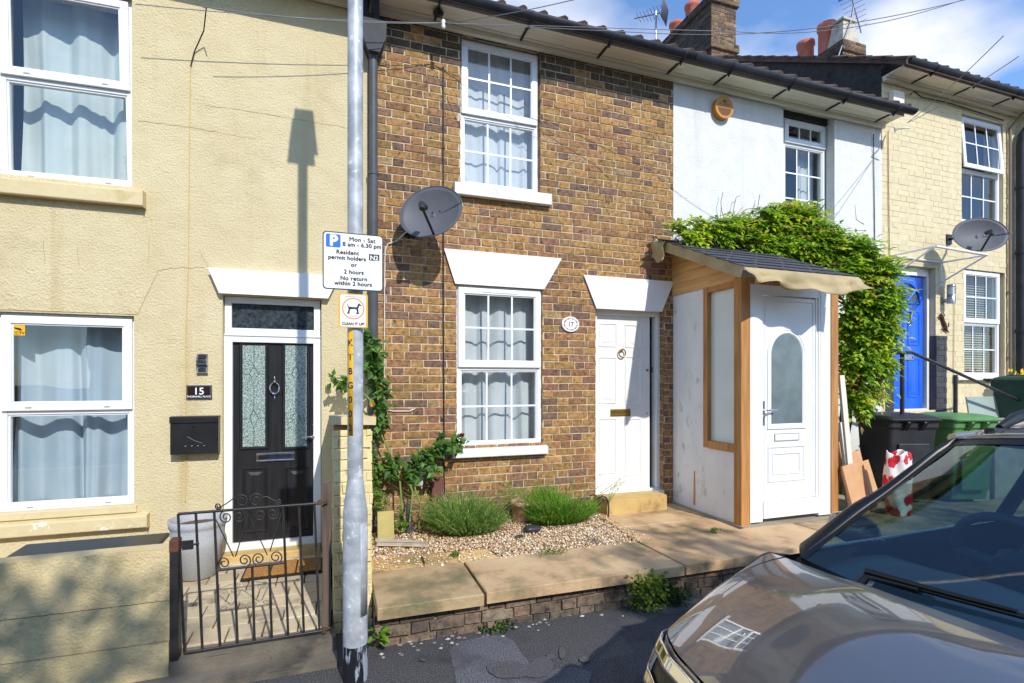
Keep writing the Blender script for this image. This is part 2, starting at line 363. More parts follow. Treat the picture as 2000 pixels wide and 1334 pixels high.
    def bricks(s, x0, x1, z0, z1, holes, T, pal, course=0.0765, L=0.221, H=0.107, j=0.0098, proud=0.006, jit=0.0032, mi=0):
        """Flemish bond over a rectangle; T(u, out, w) maps wall coordinates into the place"""
        z, k = z0, 0
        while z < z1 - 0.02:
            zb, zt = z + j / 2, min(z + course - j / 2, z1)
            ints = [(x0, x1)]
            for a, b, c, d in holes:
                if min(zt, d) - max(zb, c) > 0.5 * (zt - zb):
                    new = []
                    for p, q in ints:
                        if b <= p or a >= q: new.append((p, q)); continue
                        if a > p: new.append((p, a))
                        if b < q: new.append((b, q))
                    ints = new
            x = x0 - (0 if k % 2 else (L + H + 2 * j) / 2) - rnd.uniform(0, 0.02)
            i = 0
            while x < x1:
                w = L if i % 2 == 0 else H
                w2 = w + rnd.uniform(-0.006, 0.006)
                for p, q in ints:
                    a, b = max(x, p), min(x + w2, q)
                    if b - a < 0.018: continue
                    c = pal(i % 2, (a + b) / 2, z)
                    J = lambda: rnd.uniform(-jit, jit)
                    pr = proud + rnd.uniform(-0.002, 0.002)
                    o = [(a + J(), zb + J()), (b + J(), zb + J()), (b + J(), zt + J()), (a + J(), zt + J())]
                    t = 0.0035
                    inn = [(o[0][0] + t, o[0][1] + t), (o[1][0] - t, o[1][1] + t), (o[2][0] - t, o[2][1] - t), (o[3][0] + t, o[3][1] - t)]
                    vs = [T(u, -0.003, w_) for u, w_ in o] + [T(u, pr * 0.6, w_) for u, w_ in o] + [T(u, pr, w_) for u, w_ in inn]
                    fs = [(8, 9, 10, 11)]
                    for q0 in (0, 4):
                        fs += [(q0 + e, q0 + (e + 1) % 4, q0 + 4 + (e + 1) % 4, q0 + 4 + e) for e in range(4)]
                    s.add(vs, fs, mi, False, c)
                x += w2 + j; i += 1
            z += course; k += 1
        return s
    def build(s, name, mats, parent=None, bevel=0.0, origin=None, solid=0.0, subsurf=0, **tags):
        if not isinstance(mats, (list, tuple)): mats = [mats]
        if parent is not None: org = WL[parent]
        else:
            if origin is None:
                xs = [p.x for p in s.v]; ys = [p.y for p in s.v]; zs = [p.z for p in s.v]
                origin = ((min(xs) + max(xs)) / 2, (min(ys) + max(ys)) / 2, min(zs))
            org = Vector(origin)
        me = bpy.data.meshes.new(name)
        me.from_pydata([p - org for p in s.v], [], s.f)
        for m in mats: me.materials.append(m)
        me.polygons.foreach_set('material_index', s.mi)
        me.polygons.foreach_set('use_smooth', s.sm)
        if any(c is not None for c in s.col):
            a = me.attributes.new('tint', 'FLOAT_COLOR', 'FACE')
            flat = []
            for c in s.col: flat += list(c)[:3] + [1.0] if c is not None else [1, 1, 1, 1]
            a.data.foreach_set('color', flat)
        me.update()
        o = bpy.data.objects.new(name, me); COL.objects.link(o)
        if parent is not None: o.parent = parent
        else: o.location = org
        WL[o] = org
        if solid:
            d = o.modifiers.new('solid', 'SOLIDIFY'); d.thickness = solid
        if bevel:
            d = o.modifiers.new('bevel', 'BEVEL'); d.width = bevel; d.segments = 2; d.limit_method = 'ANGLE'; d.angle_limit = R(40)
        if subsurf:
            d = o.modifiers.new('subsurf', 'SUBSURF'); d.levels = d.render_levels = subsurf
        for k, v in tags.items(): o[k] = v
        return o
def thing(name, loc, label, category, group=None):
    o = bpy.data.objects.new(name, None); COL.objects.link(o)
    o.location = loc; WL[o] = Vector(loc); o.empty_display_size = 0.2
    o['label'] = label; o['category'] = category
    if group: o['group'] = group
    return o
def copy_thing(o, loc, label, group=None):
    def kids(q): return [c for c in bpy.data.objects if c.parent == q]
    c = o.copy(); COL.objects.link(c); c.location = loc; c['label'] = label
    WL[c] = Vector(loc)
    if group: c['group'] = group
    for k in kids(o):
        k2 = k.copy(); COL.objects.link(k2); k2.parent = c
        for g in kids(k):
            g2 = g.copy(); COL.objects.link(g2); g2.parent = k2
    return c
def text(mb, s, size, x, z, y, mi=0, align='CENTER', bold=0.0, depth=0.001, spacing=1.0, T=None):
    cu = bpy.data.curves.new('lettering', 'FONT')
    cu.body = s; cu.size = size; cu.align_x = align; cu.space_character = spacing
    ob = bpy.data.objects.new('lettering', cu); COL.objects.link(ob)
    dg = bpy.context.evaluated_depsgraph_get(); dg.update()
    me = bpy.data.meshes.new_from_object(ob.evaluated_get(dg))
    fs = [tuple(p.vertices) for p in me.polygons]
    shifts = [(0, 0)] if not bold else [(bold, 0), (-bold, 0), (0, bold), (0, -bold)]
    for k, (dx, dz) in enumerate(shifts):
        if T: vs = [T(v.co.x + dx, v.co.y + dz) for v in me.vertices]
        else: vs = [(x + v.co.x + dx, y - 0.00008 * k, z + v.co.y + dz) for v in me.vertices]
        mb.add(vs, fs, mi)
    bpy.data.objects.remove(ob); bpy.data.curves.remove(cu); bpy.data.meshes.remove(me)
def disc(mb, cx, cz, r, y, mi=0, n=28, depth=0.0015, rx=None):
    mb.prism([(cx + (rx or r) * math.cos(2 * math.pi * k / n), cz + r * math.sin(2 * math.pi * k / n)) for k in range(n)], y - depth, y, mi)
def ring(mb, cx, cz, r0, r1, y, mi=0, n=36, depth=0.0015):
    vs, fs = [], []
    for k in range(n):
        a = 2 * math.pi * k / n
        vs += [(cx + r0 * math.cos(a), y - depth, cz + r0 * math.sin(a)), (cx + r1 * math.cos(a), y - depth, cz + r1 * math.sin(a))]
    for k in range(n):
        q = (k + 1) % n
        fs.append((2 * k, 2 * k + 1, 2 * q + 1, 2 * q))
    mb.add(vs, fs, mi)
def rrect(x0, x1, z0, z1, r, n=5):
    p = []
    for cx, cz, a0 in ((x1 - r, z0 + r, -90), (x1 - r, z1 - r, 0), (x0 + r, z1 - r, 90), (x0 + r, z0 + r, 180)):
        for k in range(n + 1):
            a = R(a0 + 90 * k / n); p.append((cx + r * math.cos(a), cz + r * math.sin(a)))
    return p
def poly2(pts, Y): return [(onY(px, py, Y).x, onY(px, py, Y).z) for px, py in pts]
def vary(c, a=0.1):
    k = 1 + rnd.uniform(-a, a); return (c[0] * k * (1 + rnd.uniform(-a, a) * .3), c[1] * k, c[2] * k * (1 + rnd.uniform(-a, a) * .3), 1)

# leaves: each a small folded blade
def leaf(mb, p, d, up, L, Wd, col, fold=0.25, mi=0):
    d = d.normalized(); sd = d.cross(up)
    if sd.length < 1e-4: sd = d.orthogonal()
    sd.normalize(); nn = sd.cross(d).normalized()
    a, t = p, p + d * L - nn * L * 0.12
    m1 = p + d * L * 0.42
    l, r = m1 + sd * Wd * 0.5 + nn * Wd * fold * .5, m1 - sd * Wd * 0.5 + nn * Wd * fold * .5
    mb.add([a, r, t, l, m1], [(0, 1, 4), (1, 2, 4), (2, 3, 4), (3, 0, 4)], mi, False, col)
def rdir(zmin=-1, zmax=1):
    z = rnd.uniform(zmin, zmax); a = rnd.uniform(0, 2 * math.pi); q = math.sqrt(max(0, 1 - z * z))
    return Vector((q * math.cos(a), q * math.sin(a), z))

# ------------------------------------------------------------------ the ground
XB0, XB1, XB2, XB3 = gx(719), gx(1315), gx(1722), gx(1990)     # party lines between the houses
FRONT = -1.68                                                  # front of the garden walls
mb = MB(); mb.quad((-60, -3.3, 0), (60, -3.3, 0), (60, FRONT + 0.25, 0), (-60, FRONT + 0.25, 0)); mb.build('pavement', M['asphalt'], kind='structure')
mb = MB(); mb.quad((-200, -200, -0.12), (200, -200, -0.12), (200, 200, -0.12), (-200, 200, -0.12)); mb.build('ground', M['soil'], kind='structure')
mb = MB(); mb.quad((-60, -9.0, -0.1), (60, -9.0, -0.1), (60, -3.42, -0.1), (-60, -3.42, -0.1)); mb.build('road', M['road'], kind='structure')
mb = MB()
for i in range(40):
    mb.box(-18 + i * 0.91, -18 + i * 0.91 + 0.903, -3.42, -3.3, -0.15, 0.003)
mb.build('kerb', M['kerb'], bevel=0.012, kind='structure')
mb = MB(); mb.box(-60, 60, -10.8, -9.0, -0.15, 0.02); mb.build('far_pavement', M['asphalt'], kind='structure')
mb = MB()
pp = [onZ(px / 2.985 + 680, py / 2.985 + 900, 0.004) for px, py in ((590, 1110), (640, 1060), (800, 1020), (900, 1018), (965, 1050), (1010, 1120), (1100, 1230), (1330, 1200), (1420, 1230), (1400, 1340), (640, 1340))]
mb.add(pp, [tuple(range(len(pp)))]); mb.build('asphalt_patch', M['asphalt_worn'], kind='structure')
mb = MB()
for cx, cy, rx, ry in ((930, 1215, 120, 50), (1130, 1190, 70, 45), (1248, 1118, 18, 34), (1185, 1142, 28, 16), (1378, 1155, 32, 18), (437, 1160, 18, 9), (1080, 1225, 110, 40)):
    pts = []
    for k in range(18):
        a = 2 * math.pi * k / 18; q = 1 + 0.35 * mnoise.noise(Vector((math.cos(a) * 2 + cx, math.sin(a) * 2, cy)))
        pts.append(onZ((cx + rx * q * math.cos(a)) / 2.985 + 680, (cy + ry * q * math.sin(a)) / 2.985 + 900, 0.008 + 0.0005 * (cx % 7)))
    mb.add(pts[::-1], [tuple(range(18))])
mb.build('pavement_stain', M['stain'], kind='structure')

# ------------------------------------------------------------------ windows, curtains, doors
def fr(pl, pr, pt, pb, Y):
    c = (pl + pr) / 2
    return gx(pl, Y), gx(pr, Y), gz(c, pb, Y), gz(c, pt, Y)
def ringbox(mb, x0, x1, z0, z1, w, y0, y1, mi=0):
    mb.box(x0, x1, y0, y1, z0, z0 + w, mi); mb.box(x0, x1, y0, y1, z1 - w, z1, mi)
    mb.box(x0, x0 + w, y0, y1, z0 + w, z1 - w, mi); mb.box(x1 - w, x1, y0, y1, z0 + w, z1 - w, mi)
def window(house, rect, zm, yf, top=(0, 0), bot=(0, 0), tilt=0.0, name='window', open_top=0.0, vents=False, label=None):
    x0, x1, z0, z1 = rect
    Mx = Matrix.Translation(((x0 + x1) / 2, yf, (z0 + z1) / 2)) @ Matrix.Rotation(-R(tilt), 4, 'Y') @ Matrix.Translation((-(x0 + x1) / 2, -yf, -(z0 + z1) / 2))
    mb = MB(); mb.M = Mx
    ringbox(mb, x0, x1, z0, z1, 0.05, yf, yf + 0.065)
    mb.box(x0 + 0.05, x1 - 0.05, yf + 0.002, yf + 0.065, zm - 0.035, zm + 0.012)
    ringbox(mb, x0 + 0.05, x1 - 0.05, z0 + 0.05, zm - 0.035, 0.014, yf + 0.012, yf + 0.05)
    w = mb.build(name, M['upvc'], house, bevel=0.004)
    if label: w['label'] = label
    sx0, sx1, sz0, sz1 = x0 + 0.022, x1 - 0.022, zm - 0.004, z1 - 0.024
    Mo = Mx
    if open_top:
        Mo = Mx @ Matrix.Translation((0, yf - 0.024, sz1)) @ Matrix.Rotation(-R(open_top), 4, 'X') @ Matrix.Translation((0, -yf + 0.024, -sz1))
    mb = MB(); mb.M = Mo
    ringbox(mb, sx0, sx1, sz0, sz1, 0.06, yf - 0.024, yf - 0.001)
    ringbox(mb, sx0 + 0.06, sx1 - 0.06, sz0 + 0.06, sz1 - 0.06, 0.012, yf - 0.014, yf + 0.002)
    if vents:
        for vx in (0.2, 0.8):
            for yv, zv in ((yf - 0.0275, sz0 + 0.02), (yf - 0.004, z0 + 0.018)):
                vb = MB(); vb.M = Mx; vb.box(sx0 + (sx1 - sx0) * vx - 0.02, sx0 + (sx1 - sx0) * vx + 0.02, yv, yv + 0.004, zv, zv + 0.01); vb.build('drain_cap', M['signgrey'], w)
    mb.build('sash', M['upvc'], w, bevel=0.004)
    gt = (sx0 + 0.06, sx1 - 0.06, sz0 + 0.06, sz1 - 0.06)
    gb = (x0 + 0.06, x1 - 0.06, z0 + 0.06, zm - 0.045)
    for (a, b, c, d), (nx, nz), Mq, yy in ((gt, top, Mo, yf - 0.004), (gb, bot, Mx, yf + 0.03)):
        mb = MB(); mb.M = Mq; mb.quad((a - .004, yy, c - .004), (b + .004, yy, c - .004), (b + .004, yy, d + .004), (a - .004, yy, d + .004)); mb.build('pane', M['glass'], w)
        if nx or nz:
            mb = MB(); mb.M = Mq
            for i in range(1, nx): mb.box(a + (b - a) * i / nx - .009, a + (b - a) * i / nx + .009, yy - 0.008, yy - 0.002, c, d)
            for i in range(1, nz): mb.box(a, b, yy - 0.0085, yy - 0.0025, c + (d - c) * i / nz - .009, c + (d - c) * i / nz + .009)
            mb.build('glazing_bars', M['upvc'], w)
    return w
def curtain(label, x0, x1, z0, z1, y, mat, folds=5, amp=0.035, seed=0, group=None, spread=0.0):
    r = random.Random(seed)
    ph = [r.uniform(0, 6.28) for _ in range(6)]
    def fn(u, v):
        x = x0 + (x1 - x0) * u
        low = 1 - v
        a = amp * (0.75 + 0.5 * low)
        w = folds * 6.28 * (u + 0.16 * mnoise.noise(Vector((u * 4.2, seed * 3.1, low * .5)))) + ph[0]
        g = 0.35 + 0.95 * abs(mnoise.noise(Vector((u * 3.3 + 7, seed * 1.7, low * .35)))) * 2
        yy = a * g * (math.sin(w) + 0.35 * math.sin(2 * w + ph[1])) + a * 0.6 * mnoise.noise(Vector((u * 2.1, low * 1.1, seed))) + a * .25 * math.sin(3.3 * w + ph[3]) * (g - .35)
        x += low * spread * (u - 0.3) + 0.01 * low * math.sin(9 * u + ph[4])
        return (x, y + yy + 0.006 * math.sin(5 * v + 12 * u), z0 + (z1 - z0) * v)
    mb = MB(); mb.grid(fn, 90, 24)
    return mb.build('curtain', mat, solid=0.003, label=label, category='curtain', **({'group': group} if group else {}))
def moulded(mb, x0, x1, z0, z1, y, w=0.022, h=0.009, field=0.006, mi=0):
    """a raised moulding with a raised field on a door face at y (facing -Y)"""
    def fr_(a, ya, b, yb):
        A = [(x0 + a, ya, z0 + a), (x1 - a, ya, z0 + a), (x1 - a, ya, z1 - a), (x0 + a, ya, z1 - a)]
        B = [(x0 + b, yb, z0 + b), (x1 - b, yb, z0 + b), (x1 - b, yb, z1 - b), (x0 + b, yb, z1 - b)]
        mb.add(A + B, [(i, (i + 1) % 4, 4 + (i + 1) % 4, 4 + i) for i in range(4)], mi)
    fr_(0, y + 0.001, w * 0.35, y - h); fr_(w * 0.35, y - h, w * 0.6, y - h); fr_(w * 0.6, y - h, w, y - 0.0005)
    if field:
        q = w + 0.018
        fr_(q, y + 0.001, q + 0.03, y - field)
        a = q + 0.03
        mb.quad((x0 + a, y - field, z0 + a), (x1 - a, y - field, z0 + a), (x1 - a, y - field, z1 - a), (x0 + a, y - field, z1 - a), mi)
def shell(house, x0, x1, zt, depth=7.0, name='side_wall', mat=None):
    mb = MB()
    mb.box(x0 + 0.002, x0 + 0.1, 0.26, depth, -0.05, zt); mb.box(x1 - 0.1, x1 - 0.002, 0.26, depth, -0.05, zt)
    mb.box(x0 + 0.1, x1 - 0.1, depth - 0.1, depth, -0.05, zt)
    mb.box(x0 + 0.1, x1 - 0.1, 0.26, depth - 0.1, 2.55, 2.75); mb.box(x0 + 0.1, x1 - 0.1, 0.26, depth - 0.1, zt - 0.05, zt - 0.004); mb.box(x0 + 0.1, x1 - 0.1, 0.26, depth - 0.1, 0.1, 0.3)
    mb.box(x0 + 0.1, x1 - 0.1, 2.6, 2.7, 0.3, 2.55); mb.box(x0 + 0.1, x1 - 0.1, 2.6, 2.7, 2.75, zt - 0.05)
    return mb.build('interior', mat or M['room'], house)
def eaves(house, x0, x1, zt, gx0, gx1, roofz, ridge=3.6, pitch=0.6, tiles=True, brackets=True, verge=None):
    mb = MB()
    mb.box(x0, x1, -0.27, -0.10, zt + 0.002, zt + 0.02); mb.box(x0, x1, -0.097, 0.25, zt - 0.004, zt + 0.018)
    mb.box(x0, x1, -0.06, -0.012, zt - 0.05, zt - 0.005)
    mb.build('soffit', M['eaveswhite'], house)
    mb = MB(); mb.box(x0, x1, -0.295, -0.272, zt - 0.01, zt + 0.13); mb.build('fascia', M['eaveswhite'], house)
    mb = MB()
    gy, gzz = -0.355, zt + 0.055
    n = 10
    prof = [(gy + 0.055 * math.cos(R(180 + 180 * k / n)), gzz + 0.055 * math.sin(R(180 + 180 * k / n))) for k in range(n + 1)]
    prof += [(gy + 0.05 * math.cos(R(360 - 180 * k / n)), gzz + 0.05 * math.sin(R(360 - 180 * k / n))) for k in range(n + 1)]
    mb.prism(prof, gx0, gx1, 0, 'YZ', smooth=True)
    for e, q in ((gx0, 0.004), (gx1 - 0.004, 0.004)):
        mb.prism(prof[:n + 1], e, e + q, 0, 'YZ')
    x = gx0 + 0.5
    while x < gx1 - 0.1:
        c = [(gy + 0.06 * math.cos(R(180 + 180 * k / n)), gzz + 0.06 * math.sin(R(180 + 180 * k / n))) for k in range(n + 1)]
        mb.prism(c, x, x + 0.03, 0, 'YZ')
        if brackets and x < x1 - 0.05:
            mb.box(x + 0.004, x + 0.026, -0.296, -0.02, zt - 0.014, zt + 0.0005)
            mb.add([(x + .006, -0.295, zt + .0), (x + .02, -0.295, zt + .0), (x + .02, -0.38, zt + .0), (x + .006, -0.38, zt + .0), (x + .006, -0.30, zt - .05), (x + .02, -0.30, zt - .05)], [(0, 1, 2, 3), (0, 4, 5, 1), (3, 2, 5, 4), (0, 3, 4), (1, 5, 2)])
        x += 0.88
    mb.build('gutter', M['gutter'], house)
    mb = MB()
    ye = -0.36
    zr = roofz + (ridge - ye) * pitch
    a, b = x0 if verge is None else x0 - verge, x1
    mb.prism([(ye, roofz), (ridge, zr), (ridge + 3.7, zr - 3.7 * pitch), (ridge + 3.7, zr - 3.7 * pitch - 0.08), (ridge, zr - 0.08), (ye, roofz - 0.06)], a, b, 0, 'YZ')
    x = a + 0.02
    d = Vector((0, 1, pitch)).normalized()
    while x < b:
        p = Vector((x + 0.1, ye - 0.01, roofz + 0.005))
        for q in range(4):
            s0 = p + d * 0.33 * q + Vector((0, 0, 0.012))
            mb.tube([s0, s0 + d * 0.34 - Vector((0, 0, 0.012))], 0.045, 8)
        x += 0.215
    if verge:
        L = math.hypot(ridge - ye, (ridge - ye) * pitch); k = 0.0
        while k < L - 0.2:
            s0 = Vector((a - 0.01, ye, roofz)) + d * k
            nrm = Vector((0, -pitch, 1)).normalized()
            for ox in (0.0,):
                A = s0 + nrm * 0.035; B = s0 + d * 0.37 + nrm * 0.012
                vs = [A, A + Vector((0.3, 0, 0)), B + Vector((0.3, 0, 0)), B]
                mb.add(vs + [q - nrm * 0.03 for q in vs], [(0, 1, 2, 3), (7, 6, 5, 4), (0, 4, 5, 1), (3, 7, 4, 0), (2, 6, 7, 3), (1, 5, 6, 2)])
            k += 0.31
    return mb.build('roof', M['tile'], house)

ZT = 5.13                                                      # wall top under the shared eaves
# ---- the yellow house
yh = thing('rendered_house', (-1.5, 0, 0), 'yellow rendered terraced house with a black panelled front door', 'house')
w1 = fr(-5, 262, -22, 356, 0.05); w2 = fr(-2, 266, 614, 992, 0.05); d15 = fr(437, 627, 582, 1070, 0.05)
holes = [w1, w2, (d15[0], d15[1] + 0.004, 0.06, d15[3])]
for k in (1, 2):                                               # the windows that lie further along, out of the picture
    holes += [(w1[0] - 2.2 * k, w1[1] - 2.2 * k, w1[2], w1[3]), (w2[0] - 2.2 * k, w2[1] - 2.2 * k, w2[2], w2[3])]
mb = MB(); mb.plate(-8.5, XB0, -0.05, ZT, holes, 0.0, 0.26); mb.build('wall', M['yellow'], yh)
shell(yh, -8.5, XB0, ZT)
eaves(yh, -8.5, XB0, ZT, -8.5, XB0 - 0.005, 5.18)
z1m = gz(132, 162, 0.05); z2m = gz(133, 800, 0.05)
window(yh, w1, z1m, 0.05, tilt=1.1, vents=True); window(yh, w2, z2m, 0.05, vents=True)
for k in (1, 2):
    window(yh, holes[1 + 2 * k], z1m, 0.05); window(yh, holes[2 + 2 * k], z2m, 0.05)
def sill(house, x0, x1, zt, zb, yo, mat, y1=0.05, name='sill'):
    mb = MB(); mb.prism([(y1, zt), (-yo, zt - 0.012), (-yo, zb), (-yo + 0.03, zb), (y1, zb + 0.01)], x0, x1, 0, 'YZ')
    return mb.build(name, mat, house, bevel=0.008)
s1 = gx(280, -0.07)
sill(yh, w1[0] - 0.15, s1, gz(262, 375), gz(275, 402, -0.07), 0.075, M['yellow_smooth'])
sill(yh, w2[0] - 0.15, gx(288, -0.06), gz(240, 1004), gz(285, 1030, -0.06), 0.065, M['yellow_flaked'])
mb = MB(); mb.box(w2[0] - 0.02, w2[1] + 0.02, -0.016, 0.05, gz(200, 1004), w2[2] - 0.002); mb.build('sill_upstand', M['yellow_smooth'], yh, bevel=0.004)
mb = MB()
lz0, lz1 = w2[3] + 0.02, gz(150, 522)
mb.prism([(w2[0] - 0.5, lz0), (w2[1] + 0.02, lz0), (w2[1] + 0.16, lz1), (w2[0] - 0.7, lz1)], -0.005, 0.05); mb.build('lintel', M['yellow'], yh, bevel=0.006)
mb = MB()
a, b = gx(412), gx(660); c, d = gx(432), gx(640)
mb.prism([(c, d15[3] + 0.012), (d, d15[3] + 0.012), (b, gz(520, 534)), (a, gz(520, 534))], -0.06, 0.05); mb.build('lintel', M['whitestucco'], yh, bevel=0.008, label='white painted lintel over the black door')
mb = MB(); mb.prism([(a - 0.09, gz(412, 528)), (a - 0.005, gz(412, 528)), (a - 0.09, gz(390, 490))], -0.004, 0.002)
# hairline cracks in the render
def crack(mb, pts, w=0.004):
    P = [onY(px, py, -0.0025) for px, py in pts]
    for p, q in zip(P, P[1:]):
        n_ = max(2, int((q - p).length / 0.05)); last = p
        for k in range(1, n_ + 1):
            t = p.lerp(q, k / n_) + Vector((rnd.uniform(-.006, .006), 0, rnd.uniform(-.006, .006)))
            dd = (t - last).normalized(); s = Vector((-dd.z, 0, dd.x)) * w * rnd.uniform(.25, .6)
            mb.quad(last + s, last - s, t - s, t + s); last = t
mb = MB()
for pts in ([(0, 518), (90, 527), (200, 529), (300, 531), (330, 524), (400, 522)], [(388, 484), (412, 528)], [(270, 236), (365, 247), (500, 271)], [(292, 460), (290, 526)], [(303, 535), (265, 595)], [(85, 470), (86, 525)], [(152, 480), (153, 520)], [(400, 205), (520, 222), (680, 250)]):
    mb = MB(); crack(mb, pts, .003); mb.build('crack', M['crack'], yh)
# door 15
x0, x1, z0, z1 = d15
zt15 = gz(532, 655, 0.05)
mb = MB(); ringbox(mb, x0, x1, z0, zt15, 0.066, 0.055, 0.13); ringbox(mb, x0 + 0.006, x1 - 0.006, zt15 + 0.002, z1 - 0.004, 0.055, 0.05, 0.12)
mb.box(x0 + 0.004, x1 - 0.004, 0.045, 0.1, zt15 - 0.012, zt15 + 0.006)
df = mb.build('door_frame', M['upvc'], yh, bevel=0.004)
mb = MB(); mb.box(x0 + 0.061, x1 - 0.061, 0.075, 0.085, zt15 + 0.057, z1 - 0.059); mb.build('fanlight', M['darkglass'], df)
mb = MB(); mb.box(x0 - 0.02, x1 + 0.0, -0.10, 0.075, 0.06, z0 + 0.004); mb.build('threshold', M['stepstone'], yh, bevel=0.01)
yd = 0.085
lx0, lx1, lz0, lz1 = x0 + 0.066, x1 - 0.066, z0 + 0.062, zt15 - 0.066
mb = MB(); mb.box(lx0 + .003, lx1 - .003, yd, yd + 0.045, lz0 + .003, lz1 - .003)
gl15 = [fr(474, 518, 675, 872, yd), fr(557, 599, 675, 872, yd)]
pn15 = [fr(473, 523, 912, 1040, yd), fr(557, 605, 910, 1036, yd)]
for g in gl15: moulded(mb, g[0] - 0.03, g[1] + 0.03, g[2] - 0.03, g[3] + 0.03, yd, 0.03, 0.014, 0)
for g in pn15: moulded(mb, g[0], g[1], g[2], g[3], yd, 0.024, 0.012, 0.008)
d_15 = mb.build('door', M['doorblack'], yh, bevel=0.003)
for g in gl15:
    mb = MB(); mb.box(g[0], g[1], yd - 0.004, yd + 0.01, g[2], g[3]); gp = mb.build('glass_panel', M['lace'], d_15)
    mb = MB(); cx = (g[0] + g[1]) / 2; y_ = yd - 0.0055
    for zz in (0.28, 0.72):
        zc = g[2] + (g[3] - g[2]) * zz; hx, hz = (g[1] - g[0]) * 0.2, 0.075
        dm = [(cx, y_, zc + hz), (cx + hx, y_, zc), (cx, y_, zc - hz), (cx - hx, y_, zc), (cx, y_, zc + hz)]
        mb.tube(dm, 0.003, 5); mb.tube([(g[0], y_, zc), (cx - hx, y_, zc)], 0.003, 5); mb.tube([(cx + hx, y_, zc), (g[1], y_, zc)], 0.003, 5)
    for za, zb in ((0, 0.28), (0.28, 0.72), (0.72, 1)):
        A = g[2] + (g[3] - g[2]) * za + (0.075 if za else 0); B = g[2] + (g[3] - g[2]) * zb - (0.075 if zb < 1 else 0)
        mb.tube([(cx, y_, A), (cx, y_, B)], 0.003, 5)
    mb.build('leading', M['lead'], d_15)
q = fr(501, 575, 884, 900, yd)
mb = MB(); ringbox(mb, q[0], q[1], q[2], q[3], 0.011, yd - 0.014, yd); mb.box(q[0] + .012, q[1] - .012, yd - 0.008, yd, q[2] + .012, q[3] - .012); mb.build('letter_plate', M['chrome'], d_15, bevel=0.002)
k0 = onY(537, 760, yd)
mb = MB()
mb.lathe([(0.001, 0), (0.012, 0.004), (0.012, 0.02), (0.001, 0.024)], (k0.x, yd - 0.018, k0.z + 0.055), 12)
mb.tube([(k0.x + 0.038 * math.sin(R(t)) * (1 if t < 180 else 1), yd - 0.022 - 0.006 * math.sin(R(t / 2)), k0.z + 0.008 + 0.05 * math.cos(R(t))) for t in range(20, 341, 20)], 0.006, 8)
mb.box(k0.x - 0.012, k0.x + 0.012, yd - 0.02, yd, k0.z - 0.065, k0.z - 0.035); mb.lathe([(0.001, 0), (0.007, 0.01), (0.003, 0.03), (0.001, 0.035)], (k0.x, yd - 0.016, k0.z + 0.078), 10)
mb.lathe([(0.001, -0.035), (0.004, -0.02), (0.007, -0.008), (0.001, 0)], (k0.x, yd - 0.016, k0.z - 0.065), 10)
mb.build('knocker', M['chrome'], d_15)
h0 = onY(613, 852, yd)
mb = MB(); mb.box(h0.x - 0.014, h0.x + 0.014, yd - 0.012, yd, h0.z - 0.10, h0.z + 0.11); mb.tube([(h0.x, yd - 0.01, h0.z), (h0.x, yd - 0.05, h0.z), (h0.x - 0.02, yd - 0.055, h0.z), (h0.x - 0.10, yd - 0.05, h0.z - 0.004)], [0.01, 0.01, 0.011, 0.008], 8); mb.build('handle', M['chrome'], d_15, bevel=0.003)
curtain('pale green gathered curtain in the upper window of the yellow house', w1[0] + 0.05, w1[1] + 0.02, w1[2] - 0.02, w1[3] + 0.05, 0.26, M['curtain_green'], 3, 0.05, 3)
curtain('pale blue curtain in the lower window of the yellow house', w2[0] + 0.05, w2[1] + 0.04, w2[2] - 0.02, w2[3] + 0.05, 0.25, M['curtain_blue'], 4, 0.035, 5, spread=0.1)

# ---- the brick house
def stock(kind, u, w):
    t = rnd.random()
    if w > 4.75 and rnd.random() < 0.75: return vary((0.125, 0.085, 0.05), 0.25)  # top courses coloured dark for the eaves shadow and black staining
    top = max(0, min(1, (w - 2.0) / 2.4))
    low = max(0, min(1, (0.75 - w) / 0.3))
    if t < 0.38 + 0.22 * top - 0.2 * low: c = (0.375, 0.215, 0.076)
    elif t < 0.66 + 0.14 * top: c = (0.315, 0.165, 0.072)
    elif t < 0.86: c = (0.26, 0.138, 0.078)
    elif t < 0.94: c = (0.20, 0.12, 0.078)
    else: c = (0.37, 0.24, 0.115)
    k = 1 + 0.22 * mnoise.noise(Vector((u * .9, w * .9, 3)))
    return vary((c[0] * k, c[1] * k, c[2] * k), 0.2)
bh = thing('brick_house', (2.0, 0, 0), 'brown stock brick terraced house with a white six panelled door', 'house')
w3 = fr(896, 1052, 91, 373, 0.06); w4 = fr(890, 1058, 561, 872, 0.03)
d17x0, d17x1 = gx(1163), gx(1286, 0.1); d17z1 = gz(1224, 606, 0.05); d17z0 = gz(1224, 968, 0.04)
holes = [w3, w4, (d17x0, d17x1, d17z0 - 0.03, d17z1)]
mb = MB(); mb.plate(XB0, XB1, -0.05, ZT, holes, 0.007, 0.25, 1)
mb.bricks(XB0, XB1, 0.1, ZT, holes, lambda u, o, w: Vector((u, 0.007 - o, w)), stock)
for h in holes:                                                # brick reveals
    for xx, sg in ((h[0], 1), (h[1], -1)):
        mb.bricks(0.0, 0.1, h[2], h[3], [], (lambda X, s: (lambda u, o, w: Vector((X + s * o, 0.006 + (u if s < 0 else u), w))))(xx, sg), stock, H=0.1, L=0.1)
mb.build('wall', [M['brick'], M['mortar']], bh)
shell(bh, XB0, XB1, ZT)
rf = eaves(bh, XB0, XB1, ZT, XB0 + 0.1, XB1, 5.18)
window(bh, w3, gz(974, 234, 0.06), 0.06, (3, 2), (3, 2)); window(bh, w4, gz(974, 717, 0.03), 0.03, (3, 2), (3, 2))
